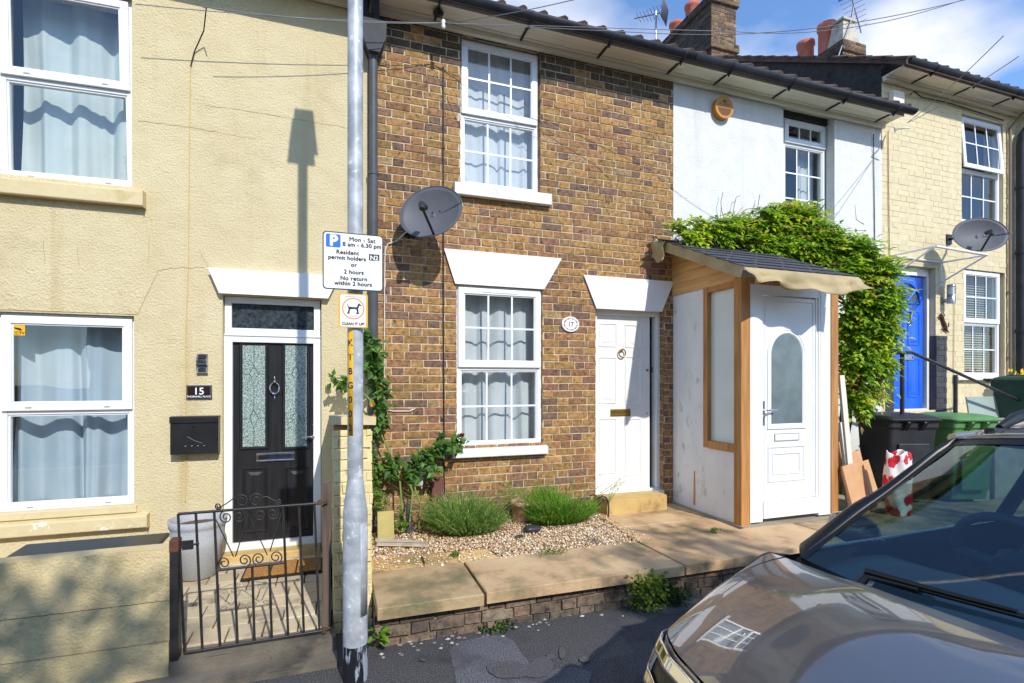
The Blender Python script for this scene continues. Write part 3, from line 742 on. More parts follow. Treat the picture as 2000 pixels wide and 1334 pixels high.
mb = MB(); q = gx(940, 0.03); mb.box(gx(943), gx(1012), 0.0, 0.012, w4[3] - 0.066, w4[3] - 0.048); mb.build('trickle_vent', M['upvc'], bh, bevel=0.003)
sill(bh, gx(888, -0.06), gx(1077, -0.06), w3[2] + 0.002, gz(980, 389, -0.06), 0.07, M['whitepaint'], 0.06)
sill(bh, gx(885, -0.06), gx(1070, -0.06), w4[2] + 0.002, gz(978, 891, -0.06), 0.07, M['whitepaint'], 0.03)
mb = MB(); mb.prism([(gx(889), gz(975, 559)), (gx(1061), gz(975, 559)), (gx(1094), gz(981, 497)), (gx(868), gz(981, 497))], -0.022, 0.03)
mb.build('lintel', M['whitestucco'], bh, bevel=0.006)
mb = MB(); mb.prism([(gx(1164), gz(1227, 605)), (gx(1290), gz(1227, 605)), (gx(1313), gz(1226, 545)), (gx(1140), gz(1226, 545))], -0.022, 0.03)
mb.build('lintel', M['whitestucco'], bh, bevel=0.006)
yd = 0.10
mb = MB(); ringbox(mb, d17x0, d17x1, d17z0, d17z1, 0.055, yd - 0.035, yd + 0.06); mb.box(d17x0, d17x1, -0.015, yd - 0.036, d17z0 - 0.03, d17z0 + 0.035)
mb.build('door_frame', M['whitepaint'], bh, bevel=0.005)
lx0, lx1 = d17x0 + 0.02, gx(1269, yd); lz0, lz1 = d17z0 + 0.045, gz(1216, 616, yd)
mb = MB(); mb.box(lx0, lx1, yd, yd + 0.045, lz0, lz1)
for l_, r_, t_, b_ in ((1169, 1205, 631, 678), (1220, 1252, 634, 680), (1169, 1204, 697, 789), (1220, 1252, 696, 791), (1169, 1204, 817, 926), (1220, 1252, 817, 928)):
    q = fr(l_, r_, t_, b_, yd); moulded(mb, q[0], q[1], q[2], q[3], yd, 0.018, 0.008, 0.004)
d_17 = mb.build('door', M['whitepaint'], bh, bevel=0.003)
q = fr(1192, 1231, 799, 813, yd); mb = MB(); mb.box(q[0], q[1], yd - 0.006, yd, q[2], q[3]); ringbox(mb, q[0] + .012, q[1] - .012, q[2] + .012, q[3] - .012, 0.006, yd - 0.011, yd - 0.006); mb.build('letter_plate', M['brass'], d_17, bevel=0.002)
k0 = onY(1213, 690, yd); mb = MB()
mb.lathe([(0.001, 0), (0.016, 0.005), (0.016, 0.022), (0.001, 0.026)], (k0.x, yd - 0.02, k0.z + 0.026), 14)
mb.tube([(k0.x + 0.042 * math.sin(R(t)), yd - 0.026, k0.z + 0.046 * math.cos(R(t))) for t in range(0, 361, 15)], 0.007, 8); mb.build('knocker', M['brass'], d_17)
for px, py, rr, mt in ((1263.5, 723, 0.014, 'brass'), (1263, 807, 0.009, 'steel')):
    k0 = onY(px, py, yd); mb = MB(); mb.tube([(k0.x, yd, k0.z), (k0.x, yd - 0.012, k0.z)], rr, 14); mb.tube([(k0.x, yd - .012, k0.z), (k0.x, yd - 0.0125, k0.z)], rr * .5, 8); mb.build('keyhole', M[mt], d_17)
mb = MB(); q = onY(1274, 722, 0.063); mb.box(q.x - .008, q.x + .006, 0.0605, 0.0655, q.z - .03, q.z + .03); mb.build('strike_plate', M['rust'], bh, bevel=0.002)
curtain('grey white net curtain in the upper window of the brick house', w3[0] + 0.02, w3[1] - 0.0, w3[2] - 0.02, w3[3] + 0.05, 0.19, M['curtain'], 4, 0.022, 11)
curtain('grey white curtain with deep folds in the lower window of the brick house', w4[0] + 0.02, w4[1] - 0.02, w4[2] - 0.02, w4[3] + 0.05, 0.19, M['curtain'], 4, 0.032, 13, spread=0.03)

# ---- the white house
wh = thing('white_house', ((XB1 + XB2) / 2, 0, 0), 'white roughcast terraced house with a timber porch and a creeper', 'house')
w5h = (gx(1530), gx(1630), gz(1575, 450), gz(1575, 222) + 0.1)
mb = MB(); mb.plate(XB1, XB2, -0.05, ZT, [w5h, (5.05, 6.0, 0.6, 2.1)], 0.0, 0.26); mb.build('wall', M['whitewall'], wh)
shell(wh, XB1, XB2, ZT)
eaves(wh, XB1, XB2, ZT, XB1 + 0.003, gx(1785, -0.35), 5.18)
w5 = (gx(1528, 0.13), gx(1612, 0.13), gz(1570, 448, 0.13), gz(1570, 238, 0.13))
mb = MB(); mb.box(w5[1], w5h[1] - 0.002, 0.125, 0.2, w5h[2], w5h[3]); mb.box(w5h[0], w5h[1], 0.1, 0.2, w5[3] + 0.005, w5h[3]); mb.build('window_surround', M['black'], wh)
x0, x1, z0, z1 = w5; zm = gz(1570, 285, 0.13)
window(wh, w5, zm, 0.13, (3, 1), (3, 3))
sill(wh, gx(1526, -0.05), gx(1634, -0.05), w5h[2] + 0.003, w5h[2] - 0.07, 0.06, M['whitepaint'])
curtain('net curtain behind the upper window of the white house', w5[0] + 0.45, w5[1] - 0.02, w5[2] - 0.02, w5[3] + 0.05, 0.32, M['curtain'], 3, 0.03, 17)
mb = MB(); ringbox(mb, 5.05, 6.0, 0.6, 2.1, 0.05, 0.08, 0.15); wlow = mb.build('window', M['upvc'], wh, bevel=0.004)
mb = MB(); mb.quad((5.1, 0.11, 0.65), (5.95, 0.11, 0.65), (5.95, 0.11, 2.05), (5.1, 0.11, 2.05)); mb.build('pane', M['glass'], wlow)
# tall chimney on the party wall
def sooty(kind, u, w): return vary(rnd.choice([(0.22, 0.145, 0.08), (0.16, 0.10, 0.06), (0.10, 0.07, 0.05), (0.27, 0.18, 0.10)]), 0.25)
def sooty_shaded(kind, u, w): return vary(rnd.choice([(0.075, 0.055, 0.045), (0.05, 0.042, 0.038), (0.10, 0.07, 0.05)]), 0.25)  # left faces turned from the sun: their shade is put into the brick colour
def stack(house, x0, x1, y0, y1, z0, z1, corbel=True):
    mb = MB(); mb.box(x0, x1, y0, y1, z0, z1, 1)
    mb.bricks(x0, x1, z0, z1, [], lambda u, o, w: Vector((u, y0 - o, w)), sooty)
    mb.bricks(y0, y1, z0, z1, [], lambda u, o, w: Vector((x0 - o, u, w)), sooty_shaded)
    mb.bricks(y0, y1, z0, z1, [], lambda u, o, w: Vector((x1 + o, u, w)), sooty)
    if corbel:
        for k, (a, b) in enumerate(corbel):
            e = 0.05; mb.box(x0 - e, x1 + e, y0 - e, y1 + e, a, b, 1)
            mb.bricks(x0 - e, x1 + e, a, b, [], lambda u, o, w: Vector((u, y0 - e - o, w)), sooty)
            mb.bricks(y0 - e, y1 + e, a, b, [], lambda u, o, w: Vector((x0 - e - o, u, w)), sooty_shaded)
    return mb.build('chimney', [M['brick'], M['mortar_dark']], house)
cx0, cx1 = 7.12, 7.72
ch = stack(wh, cx0, cx1, 3.4, 5.05, 7.2, 9.35, [(8.28, 8.43), (9.2, 9.35)])
def pot(ch, x, y, z, h, r):
    mb = MB(); mb.lathe([(r * 1.0, 0), (r * 0.92, h * .15), (r * 0.9, h * .8), (r * 1.05, h * .86), (r * 1.05, h), (r * .85, h), (r * .8, h * .3)], (x, y, z), 20); mb.build('chimney_pot', M['terracotta'], ch)
pot(ch, 7.42, 3.75, 9.35, 0.5, 0.16); pot(ch, 7.42, 4.35, 9.35, 0.5, 0.16); pot(ch, 7.42, 4.9, 9.35, 0.45, 0.16)

# ---- the beige house
def beigepal(kind, u, w): return vary(lin(217, 202, 163), 0.035)
def charpal(kind, u, w): return vary(lin(62, 62, 66), 0.08)
gh = thing('cream_house', ((XB2 + XB3) / 2, 0, 0), 'cream painted brick house with a bright blue front door', 'house')
ZB = 5.78
w6 = fr(1871, 1952, 235, 440, 0.05); w7 = fr(1876, 1951, 528, 736, 0.05)
dbx0, dbx1, dbz0, dbz1 = gx(1745), gx(1828), gz(1786, 805, 0.1), gz(1786, 519)
holes = [w6, (w7[0], w7[1] + 0.05, w7[2], w7[3]), (dbx0, dbx1, dbz0, dbz1)]
mb = MB(); mb.plate(XB2, XB3, -0.05, ZB, holes, 0.004, 0.25, 0)
mb.bricks(XB2, XB3, 0.02, ZB, holes, lambda u, o, w: Vector((u, 0.004 - o, w)), beigepal, j=0.005, proud=0.003, jit=0.0015, mi=1)
mb.build('wall', [M['beige'], M['beige_tint']], gh)
mb = MB()
zdk = gz(1835, 656)
for a, b in ((gx(1729), dbx0), (dbx1, gx(1848))):
    mb.box(a, b, -0.0065, 0.003, dbz0 - 0.8, zdk, 0)
    mb.bricks(a, b, dbz0 - 0.8, zdk, [], lambda u, o, w: Vector((u, -0.006 - o, w)), charpal, mi=0)
mb.box(dbx1 - 0.004, dbx1 + 0.001, -0.0065, 0.1, dbz0, zdk, 0)
mb.build('painted_plinth', M['charcoal_tint'], gh)
shell(gh, XB2, XB3, ZB)
eaves(gh, XB2, XB3, ZB, XB2 - 0.02, XB3 + 2.6, 5.82, verge=0.06)
mb = MB(); mb.prism([(0.0, 4.8), (0.0, 5.9), (-0.25, 5.9), (3.6, 8.19), (7.0, 6.1), (7.0, 4.8)], XB2 - 0.012, XB2 + 0.0, 0, 'YZ')
mb.build('gable', M['tar'], gh)
window(gh, w6, gz(1911, 336, 0.05), 0.05, (3, 2), (3, 2), open_top=4); window(gh, w7, gz(1913, 631, 0.05), 0.05, (3, 2), (3, 2))
sill(gh, gx(1870, -0.06), gx(1958, -0.06), w7[2] + 0.002, w7[2] - 0.05, 0.07, M['whitepaint'])
curtain('faint white curtain in the upper window of the cream house', w6[0] + 0.0, w6[0] + 0.3, w6[2] - 0.02, w6[3] + 0.05, 0.2, M['curtain'], 3, 0.03, 23)
mb = MB()
for k in range(44):
    z = w7[2] + 0.02 + k * 0.036
    if z > w7[3]: break
    mb.add([(w7[0], 0.16, z), (w7[1], 0.16, z), (w7[1], 0.195, z + 0.022), (w7[0], 0.195, z + 0.022)], [(0, 1, 2, 3)])
for q in (0.25, 0.75): mb.box(w7[0] + (w7[1] - w7[0]) * q - .003, w7[0] + (w7[1] - w7[0]) * q + .003, 0.177, 0.18, w7[2], w7[3])
mb.build('window_blind', M['blind'], solid=0.002, label='slatted wooden blind in the lower window of the cream house', category='blind')
yd = 0.11
mb = MB(); ringbox(mb, dbx0, gx(1811, yd), dbz0, gz(1780, 532, yd), 0.05, yd - 0.03, yd + 0.06); mb.box(dbx0, dbx1, yd - 0.02, yd + 0.06, gz(1780, 532, yd) + 0.002, dbz1 + 0.002); mb.build('door_frame', M['whitepaint'], gh, bevel=0.005)
bx0, bx1, bz0, bz1 = dbx0 + 0.045, gx(1802, yd), dbz0 + 0.05, gz(1776, 541, yd)
mb = MB(); mb.box(bx0, bx1, yd, yd + 0.04, bz0, bz1)
mid = (bx0 + bx1) / 2; hh = bz1 - bz0
for a, b in ((bx0 + 0.07, mid - 0.04), (mid + 0.04, bx1 - 0.07)):
    moulded(mb, a, b, bz0 + 0.16, bz0 + hh * 0.38, yd, 0.02, 0.01, 0.006); moulded(mb, a, b, bz0 + hh * 0.48, bz0 + hh * 0.74, yd, 0.02, 0.01, 0.006)
rr = (bx1 - bx0) / 2 - 0.09
zc = bz0 + hh * 0.80
for k in range(2):
    arc = [(mid + (rr + 0.02) * math.cos(R(t)), yd - 0.008, zc + (rr + 0.02) * math.sin(R(t))) for t in range(0, 181, 12)]
mb.tube(arc, 0.016, 8); mb.tube([(mid - rr - .02, yd - .008, zc), (mid + rr + .02, yd - .008, zc)], 0.014, 6)
for t in (45, 90, 135): mb.tube([(mid, yd - 0.008, zc), (mid + rr * math.cos(R(t)), yd - .008, zc + rr * math.sin(R(t)))], 0.02, 6)
bd = mb.build('door', M['blue'], gh)
mb = MB(); mb.prism([(mid + rr * math.cos(R(t)), zc + rr * math.sin(R(t))) for t in range(0, 181, 12)], yd - 0.004, yd + 0.001); mb.build('fanlight', M['darkglass'], bd)
q = onY(1773, 698, yd); mb = MB(); ringbox(mb, q.x - 0.14, q.x + 0.1, q.z - 0.035, q.z + 0.035, 0.012, yd - 0.012, yd); mb.box(q.x - .128, q.x + .088, yd - .006, yd, q.z - .023, q.z + .023); mb.build('letter_plate', M['steel'], bd)
# second chimney
ch2 = stack(gh, 10.42, 11.0, 3.2, 4.7, 7.2, 9.02, [(8.8, 9.02)])
pot(ch2, 10.62, 4.3, 9.02, 0.66, 0.19); pot(ch2, 10.66, 3.78, 9.02, 0.76, 0.19)
mb = MB(); mb.add([(10.45, 3.22, 9.02), (10.97, 3.22, 9.02), (10.97, 3.62, 9.02), (10.45, 3.62, 9.02), (10.54, 3.28, 9.55), (10.86, 3.28, 9.55), (10.86, 3.54, 9.55), (10.54, 3.54, 9.55)], [(3, 2, 1, 0), (0, 1, 5, 4), (1, 2, 6, 5), (2, 3, 7, 6), (3, 0, 4, 7), (4, 5, 6, 7)])
mb.box(10.50, 10.90, 3.24, 3.58, 9.55, 9.60); mb.build('chimney_cowl', M['concrete'], ch2)
# ---- the house beyond it
fh = thing('far_house', (XB3 + 1.7, 0, 0), 'edge of the next cream house behind the black drainpipe', 'house')
mb = MB(); mb.plate(XB3, XB3 + 3.4, -0.05, ZB, [(XB3 + 0.6, XB3 + 1.4, 1.7, 3.0), (XB3 + 0.6, XB3 + 1.4, 3.9, 5.2)], 0.003, 0.25); mb.build('wall', M['beige'], fh)
shell(fh, XB3, XB3 + 3.4, ZB)
mb = MB(); mb.prism([(-0.36, 5.93), (3.6, 8.3), (7.3, 6.1), (7.3, 6.0), (3.6, 8.2), (-0.36, 5.85)], XB3 + 0.001, XB3 + 3.4, 0, 'YZ'); rf2 = mb.build('roof', M['tile'], fh)
mb = MB(); mb.box(XB3 + .001, XB3 + 3.4, -0.29, 0.25, ZB, ZB + 0.02); mb.box(XB3 + .001, XB3 + 3.4, -0.30, -0.28, ZB - .01, ZB + 0.12); mb.build('soffit', M['eaveswhite'], fh)
for zz in (1.7, 3.9):
    mb = MB(); ringbox(mb, XB3 + 0.6, XB3 + 1.4, zz, zz + 1.3, 0.05, 0.06, 0.12); mb.box(XB3 + .65, XB3 + 1.35, .065, .115, zz + .62, zz + .67); q = mb.build('window', M['upvc'], fh)
    mb = MB(); mb.quad((XB3 + .65, .09, zz + .05), (XB3 + 1.35, .09, zz + .05), (XB3 + 1.35, .09, zz + 1.25), (XB3 + .65, .09, zz + 1.25)); mb.build('pane', M['glass'], q)
mb = MB(); mb.lathe([(0.1, 0), (0.1, 0.35), (0.13, 0.38), (0.13, 0.5), (0.09, 0.5)], (XB3 + 1.55, 1.2, 6.7), 14); mb.build('chimney_pot', M['terracotta'], rf2)

# ------------------------------------------------------------------ yard of the yellow house
PZ = 0.12
gw1 = onY(331, 1180, FRONT).x
wt = gz(165, 1086, FRONT)
mb = MB()
def bumpy(x0, x1, y0, y1, z0, z1, mb, e=0.006, step=0.08):
    """a box cut into a grid with rough faces"""
    def face(o, du, dv, nu, nv, nrm):
        o, du, dv, nrm = Vector(o), Vector(du), Vector(dv), Vector(nrm)
        mb.grid(lambda u, v: o + du * u + dv * v + nrm * e * (mnoise.noise((o + du * u + dv * v) * 5) + 0.5 * mnoise.noise((o + du * u + dv * v) * 17)) * min(1, 12 * min(u, 1 - u, v, 1 - v) + .25), nu, nv)
    nx, ny, nz_ = [max(1, int(d / step)) for d in (x1 - x0, y1 - y0, z1 - z0)]
    face((x0, y0, z0), (x1 - x0, 0, 0), (0, 0, z1 - z0), nx, nz_, (0, -1, 0)); face((x0, y0, z1), (x1 - x0, 0, 0), (0, y1 - y0, 0), nx, ny, (0, 0, 1))
    face((x1, y0, z0), (0, y1 - y0, 0), (0, 0, z1 - z0), ny, nz_, (1, 0, 0)); face((x0, y1, z0), (0, 0, z1 - z0), (x1 - x0, 0, 0), nz_, nx, (0, 1, 0)); face((x0, y0, z0), (0, 0, z1 - z0), (0, y1 - y0, 0), nz_, ny, (-1, 0, 0))
zs = [0.0 - 0.02, 0.215, 0.44, wt]
for k in range(3):
    bumpy(-6.5, gw1 - 0.004 * (k == 0), FRONT + 0.004 * (k % 2), FRONT + 0.11, zs[k] + 0.002, zs[k + 1] - 0.003 * (k < 2), mb, 0.005)
mb.box(-6.49, gw1 - 0.01, FRONT + 0.012, FRONT + 0.10, 0, wt - 0.01)
mb.build('garden_wall', M['yellow_wall'], label='low yellow painted block wall in front of the yellow house', category='wall')
# path of pavers
mb = MB(); mb.box(-6.5, -0.01, FRONT + 0.1, 0.0, -0.02, PZ - 0.035, 1)
y = FRONT + 0.12; k = 0
while y < -0.02:
    x = -2.6 - (0.1 if k % 2 else 0)
    while x < -0.03:
        x2 = min(x + 0.2, -0.02)
        c = vary((1, 0.98, 0.95), 0.12); dz = rnd.uniform(-.004, .004)
        mb.box(x + .004, x2 - .004, y + .004, min(y + 0.2, -0.01) - .004, PZ - 0.05, PZ + dz, 0, c); x = x2
    y += 0.2; k += 1
mb.build('path', [M['paver'], M['soil']], bevel=0.006, kind='structure')
mb = MB(); bumpy(gw1 + 0.005, 0.02, FRONT - 0.03, FRONT + 0.12, -0.02, 0.11, mb, 0.01); bumpy(gw1 - 0.3, 0.03, FRONT - 0.17, FRONT - 0.032, -0.02, 0.035, mb, 0.012)
mb.build('step', pm('dirty_shaded_concrete', lin(122, 113, 98), lin(96, 89, 78), 5, .9, .6, 70, .008, c3=lin(70, 66, 60), c3scale=4), label='worn concrete step under the iron gate', category='step')  # concrete colour darkened for shade as well as dirt
# black storage box behind the wall
mb = MB()
mb.box(-1.86, -1.16, -1.28, -0.72, PZ, 0.50); bx = None
sb = mb.build('storage_box', M['blackplastic'], bevel=0.01, label='black storage box with a flat lid behind the low yellow wall', category='storage box')
mb = MB(); mb.add([(-1.93, -1.33, .505), (-1.1, -1.33, .505), (-1.1, -0.67, .535), (-1.93, -0.67, .535), (-1.93, -1.33, .535), (-1.1, -1.33, .535), (-1.1, -0.67, .565), (-1.93, -0.67, .565)], [(3, 2, 1, 0), (4, 5, 6, 7), (0, 1, 5, 4), (1, 2, 6, 5), (2, 3, 7, 6), (3, 0, 4, 7)]); mb.build('lid', M['black'], sb, bevel=0.012)
# planter
pc = onZ(379, 1136, PZ); px_, py_ = pc.x, pc.y + 0.13
mb = MB(); h = gz(379, 1012, py_) - PZ
pr = [(0.12, 0), (0.135, 0.01), (0.165, h * .5), (0.185, h * .70), (0.180, h * .71), (0.186, h * .745), (0.181, h * .755), (0.188, h * .79), (0.183, h * .80), (0.190, h * .835), (0.186, h * .845), (0.198, h * .88), (0.204, h), (0.186, h), (0.176, h * .86)]
mb.lathe(pr, (px_, py_, PZ), 40)
pl = mb.build('planter', M['planter'], label='tall grey tapered planter with ribbed bands beside the black door', category='planter')
mb = MB(); mb.lathe([(0.172, 0), (0.172, 0.004)], (px_, py_, PZ + h * .87), 30); mb.build('compost', M['soil'], pl)
# door mat
m0, m1 = onZ(480, 1141, PZ), onZ(634, 1128, PZ)
mb = MB(); mb.box(-0.66, -0.07, -0.60, -0.26, PZ + .004, PZ + 0.018)
dm = mb.build('doormat', M['black'], label='ribbed coir doormat with a black rubber edge at the black door', category='doormat')
mb = MB()
for k in range(7):
    for q in range(3): mb.box(-0.645 + q * 0.19, -0.645 + q * 0.19 + 0.18, -0.585 + k * 0.045, -0.585 + k * 0.045 + 0.033, PZ + 0.017, PZ + 0.034)
mb.build('bristles', M['coir'], dm, bevel=0.006)
# hinge post and dividing wall
def block(pts_box, e=0.05):
    pass
tp = onY(648, 942, -1.55)
mb = MB(); bumpy(-0.055, -0.006, -1.60, -1.50, 0.05, tp.z, mb, 0.01, 0.03)
mb.build('hinge_post', M['oldtimber'], label='weathered timber hinge post beside the iron gate', category='post')
lp0 = onY(337, 1100, FRONT - 0.01)
mb = MB(); mb.box(gw1 + 0.004, gw1 + 0.045, FRONT - 0.02, FRONT + 0.05, 0.02, gz(336, 1066, FRONT) + 0.02)
gp = mb.build('latch_post', M['iron'], bevel=0.004, label='rusty black iron latch post at the end of the low yellow wall', category='post')
mb = MB(); mb.box(gw1 + 0.002, gw1 + 0.048, FRONT - 0.022, FRONT + 0.052, gz(336, 1078, FRONT), gz(336, 1064, FRONT) + 0.03); mb.build('post_cap', M['rust'], gp, bevel=0.006)
mb = MB(); dz = 1.325
def dwp(kind, u, w): return vary((1, 1, 1), 0.06)
mb.box(0.012, 0.25, -1.39, 0.0, -0.02, dz)
mb.bricks(0.008, 0.254, -0.02, dz, [], lambda u, o, w: Vector((u + 0.006 * math.sin(w * 9), -1.388 - o * 1.4 + 0.012 * mnoise.noise(Vector((u * 6, w * 6, 1))), w)), dwp, jit=0.004, proud=0.009)
mb.bricks(-1.39, 0.0, -0.02, dz, [], lambda u, o, w: Vector((0.012 - o, u, w)), dwp, jit=0.004)
mb.bricks(-1.39, 0.0, 0.25, dz, [], lambda u, o, w: Vector((0.25 + o, u, w)), dwp, jit=0.004)
dw = mb.build('dividing_wall', M['yellow_brick'], label='yellow painted brick pier wall between the two front gardens', category='wall')
mb = MB(); mb.M = Matrix.Translation((0.13, -0.7, dz + 0.02)) @ Matrix.Rotation(R(-3), 4, 'X') @ Matrix.Rotation(R(2), 4, 'Y')
bumpy(-0.15, 0.15, -0.72, 0.69, -0.02, 0.035, mb, 0.008, 0.05); mb.build('coping', M['yellow_flaked'], dw)
# the iron gate: drawn in its own plane
GY = FRONT + 0.02
def gp_(u, v, y=GY): return onY(u / 2.8146 + 300, v / 2.8146 + 860, y)
gt = thing('iron_gate', gp_(160, 1165), 'black wrought iron gate with scrolls and upright bars', 'gate')
TR = lambda u: 405 - (u - 135) * (405 - 345) / (925 - 135)
BR = lambda u: 1168 - (u - 170) * (1168 - 1045) / (935 - 170)
MR = lambda u: 715 - (u - 345) * (715 - 672) / (720 - 345)
mb = MB()
for a, b in ((gp_(135, TR(135)), gp_(925, TR(925))), (gp_(170, BR(170)), gp_(938, BR(938))), (gp_(345, MR(345)), gp_(720, MR(720)))): MB().tube([a, b], 0.008, 8).build('rail', M['iron'], gt)
for a, b, mid_ in ((135, 170, 0), (232, 268, 0), (333, 366, 0), (440, 462, 1), (538, 555, 1), (632, 650, 1), (712, 740, 0), (800, 826, 0), (884, 912, 0)):
    mb = MB(); mb.tube([gp_(a, TR(a)) if not mid_ else gp_(a + 4, MR(a)), gp_(b, BR(b))], 0.007, 8); mb.build('bar', M['iron'], gt)
def spiral(mb, cx, cy, r, a0, turns=1.6, tail=None, rr=0.0036, flip=1):
    pts = []
    n = 34
    for k in range(n + 1):
        t = k / n; a = R(a0) + flip * t * turns * 2 * math.pi
        q = r * (1 - 0.78 * t)
        pts.append(gp_(cx + q * math.cos(a), cy + q * math.sin(a)))
    if tail: pts = [gp_(*p) for p in tail] + pts
    mb.tube(pts, rr, 6)
mb = MB()
spiral(mb, 486, 333, 36, 200, tail=[(345, 380), (400, 348), (440, 318)]); spiral(mb, 562, 328, 38, -20, flip=-1, tail=[(700, 348), (660, 330), (620, 308)])
spiral(mb, 355, 362, 19, 20, flip=1); spiral(mb, 686, 338, 18, 160, flip=-1)
for cx, cy, a0, fl in ((398, 422, 250, -1), (470, 418, 290, 1), (586, 408, 250, -1), (655, 402, 290, 1)): spiral(mb, cx, cy, 36, a0, flip=fl)
for cx, cy, a0, fl in ((388, 675, 90, 1), (500, 660, 90, -1), (578, 652, 90, 1), (672, 642, 90, -1)): spiral(mb, cx, cy, 37, a0, flip=fl)
for a, b in (((345, 440), (440, 640)), ((520, 410), (450, 640)), ((522, 410), (625, 630)), ((705, 395), (640, 610))): mb.tube([gp_(*a), gp_(*b)], 0.0035, 6)
mb.build('scrollwork', M['iron'], gt)
mb = MB(); q = gp_(185, 580, GY - 0.012); mb.box(q.x - 0.025, q.x + 0.03, GY - 0.02, GY - 0.008, q.z - .02, q.z + .03); mb.tube([gp_(112, 590, GY - .015), gp_(250, 568, GY - .015)], 0.006, 8); mb.build('latch', M['iron'], gt)
for v, u in ((342, 912), (1043, 940)):
    q = gp_(u, v); mb = MB(); mb.box(q.x - .012, q.x + 0.012, GY - 0.012, GY + .012, q.z - .014, q.z + .014); mb.tube([q, q + Vector((0.05, 0.03, 0))], 0.006, 6); mb.build('hinge', M['rust'], gt)
# wall fittings of the yellow house
q = fr(331, 427, 814, 887, -0.09)
mb = MB(); mb.box(q[0] + .003, q[1] - .003, -0.088, 0.0, q[2], q[3] - .004)
pb = mb.build('letterbox', M['black'], bevel=0.004, label='black metal letterbox on the yellow wall beside the front door', category='letterbox')
mb = MB(); mb.box(q[0], q[1], -0.098, 0.0, q[3] - .003, q[3] + .004); mb.box(q[0], q[1], -0.098, -0.0905, q[3] - 0.05, q[3] - .003); mb.build('flap', M['black'], pb, bevel=0.002)
mb = MB(); c = onY(378, 833, -0.09); mb.tube([(c.x, -0.087, c.z), (c.x, -0.092, c.z)], 0.009, 14); mb.build('lock', M['chrome'], pb)
mb = MB(); c = onY(379, 852, -0.089); mb.tube([(c.x - .05, -0.0885, c.z), (c.x, -0.0885, c.z - .035), (c.x + .06, -0.0885, c.z - .06)], 0.0012, 4)
for k in (-1.5, -.5, .5, 1.5): mb.tube([(c.x + k * .045, -0.0885, c.z - .082), (c.x + k * .045 + .012, -0.0885, c.z - .078)], 0.003, 4)
mb.build('scratches', M['signgrey'], pb)
q = fr(362, 414, 752, 781, -0.012)
mb = MB(); mb.box(q[0], q[1], -0.008, 0.0, q[2], q[3]); npl = mb.build('house_number_plate', M['steel'], bevel=0.002, label='small dark number plate reading 15 on the yellow wall', category='number plate')
mb = MB(); mb.box(q[0] + .016, q[1] - .016, -0.011, -0.0075, q[2] + .012, q[3] - .012); mb.build('plate_face', pm('brown_black_face', lin(40, 26, 26), None, rough=0.3), npl)
mb = MB(); cx = (q[0] + q[1]) / 2
text(mb, '15', 0.082, cx, q[2] + 0.046, -0.0115, bold=0.0012); text(mb, 'THORNHILL PLACE', 0.0205, cx, q[2] + 0.021, -0.0115, bold=0.0004)
mb.build('lettering', M['signwhite'], npl)
q = fr(383, 404, 690, 729, -0.05)
mb = MB(); mb.prism([(0.0, q[3]), (-0.05, q[3] - 0.055), (-0.05, q[2] + 0.07), (-0.02, q[2] + 0.06), (-0.03, q[2]), (0.0, q[2])], q[0], q[1], 0, 'YZ')
sl = mb.build('solar_light', M['steel'], bevel=0.003, label='small steel solar wall light above the number plate', category='wall light')
mb = MB(); mb.add([(q[0] + .012, -0.0032 - .012, q[3] - .012), (q[1] - .012, -0.0032 - .012, q[3] - .012), (q[1] - .012, -0.044, q[3] - .044), (q[0] + .012, -0.044, q[3] - .044)], [(0, 1, 2, 3)]); mb.build('solar_panel', M['black'], sl, solid=0.003)
mb = MB(); MB().box(q[0] + .01, q[1] - .01, -0.0525, -0.049, q[2] + .085, q[2] + .115).build('sensor', M['darkglass'], sl); mb.box(q[0] + .01, q[1] - .01, -0.034, -0.02, q[2] + .012, q[2] + .05); mb.build('lens', M['darkglass'], sl)
q = fr(22, 49, 634, 655, 0.038)
mb = MB(); mb.box(q[0], q[1], 0.0395, 0.0415, q[2], q[3]); cs = mb.build('window_sticker', M['signyellow'], label='yellow CCTV warning sticker in the corner of the lower yellow house window', category='sticker')
mb = MB(); text(mb, 'CCTV', 0.030, (q[0] + q[1]) / 2, q[2] + 0.008, 0.039, bold=0.001); c = ((q[0] + q[1]) / 2, (q[2] + q[3]) / 2)
mb.prism([(c[0] - .028, c[1] + .022), (c[0] + .012, c[1] + .014), (c[0] + .026, c[1] - .002), (c[0] + .012, c[1] - .004), (c[0] - .02, c[1] + .008)], 0.0385, 0.0395); mb.build('lettering', M['signblack'], cs)

# ------------------------------------------------------------------ garden of the brick house
SZ = 0.268
def slab(mb, pts, z1, z0, col):
    n = len(pts)
    g = 0.006
    vs = [(x, y, z0) for x, y in pts] + [(x, y, z1 - g) for x, y in pts]
    cx = sum(p[0] for p in pts) / n; cy = sum(p[1] for p in pts) / n
    inn = []
    for x, y in pts:
        d = Vector((cx - x, cy - y)); d = d.normalized() * g * 1.3; inn.append((x + d.x, y + d.y, z1))
    vs += inn
    fs = [tuple(range(2 * n, 3 * n))]
    for r0 in (0, n): fs += [(r0 + i, r0 + (i + 1) % n, r0 + n + (i + 1) % n, r0 + n + i) for i in range(n)]
    mb.add(vs, fs, 0, False, col)
mb = MB(); Yf, Yb = -1.76, -1.125
wig = lambda y: y
S = [((0.262, Yf), (0.935, Yf - .005), (0.945, Yb), (0.262, Yb)), ((0.958, Yf + .01), (2.50, Yf), (2.485, Yb), (0.963, Yb)), ((2.52, Yf + 0.005), (4.25, Yf + .02), (4.25, Yb), (2.505, Yb)), ((4.27, Yf), (6.0, Yf), (6.0, Yb), (4.27, Yb)), ((6.02, Yf), (8.2, Yf), (8.2, Yb), (6.02, Yb))]
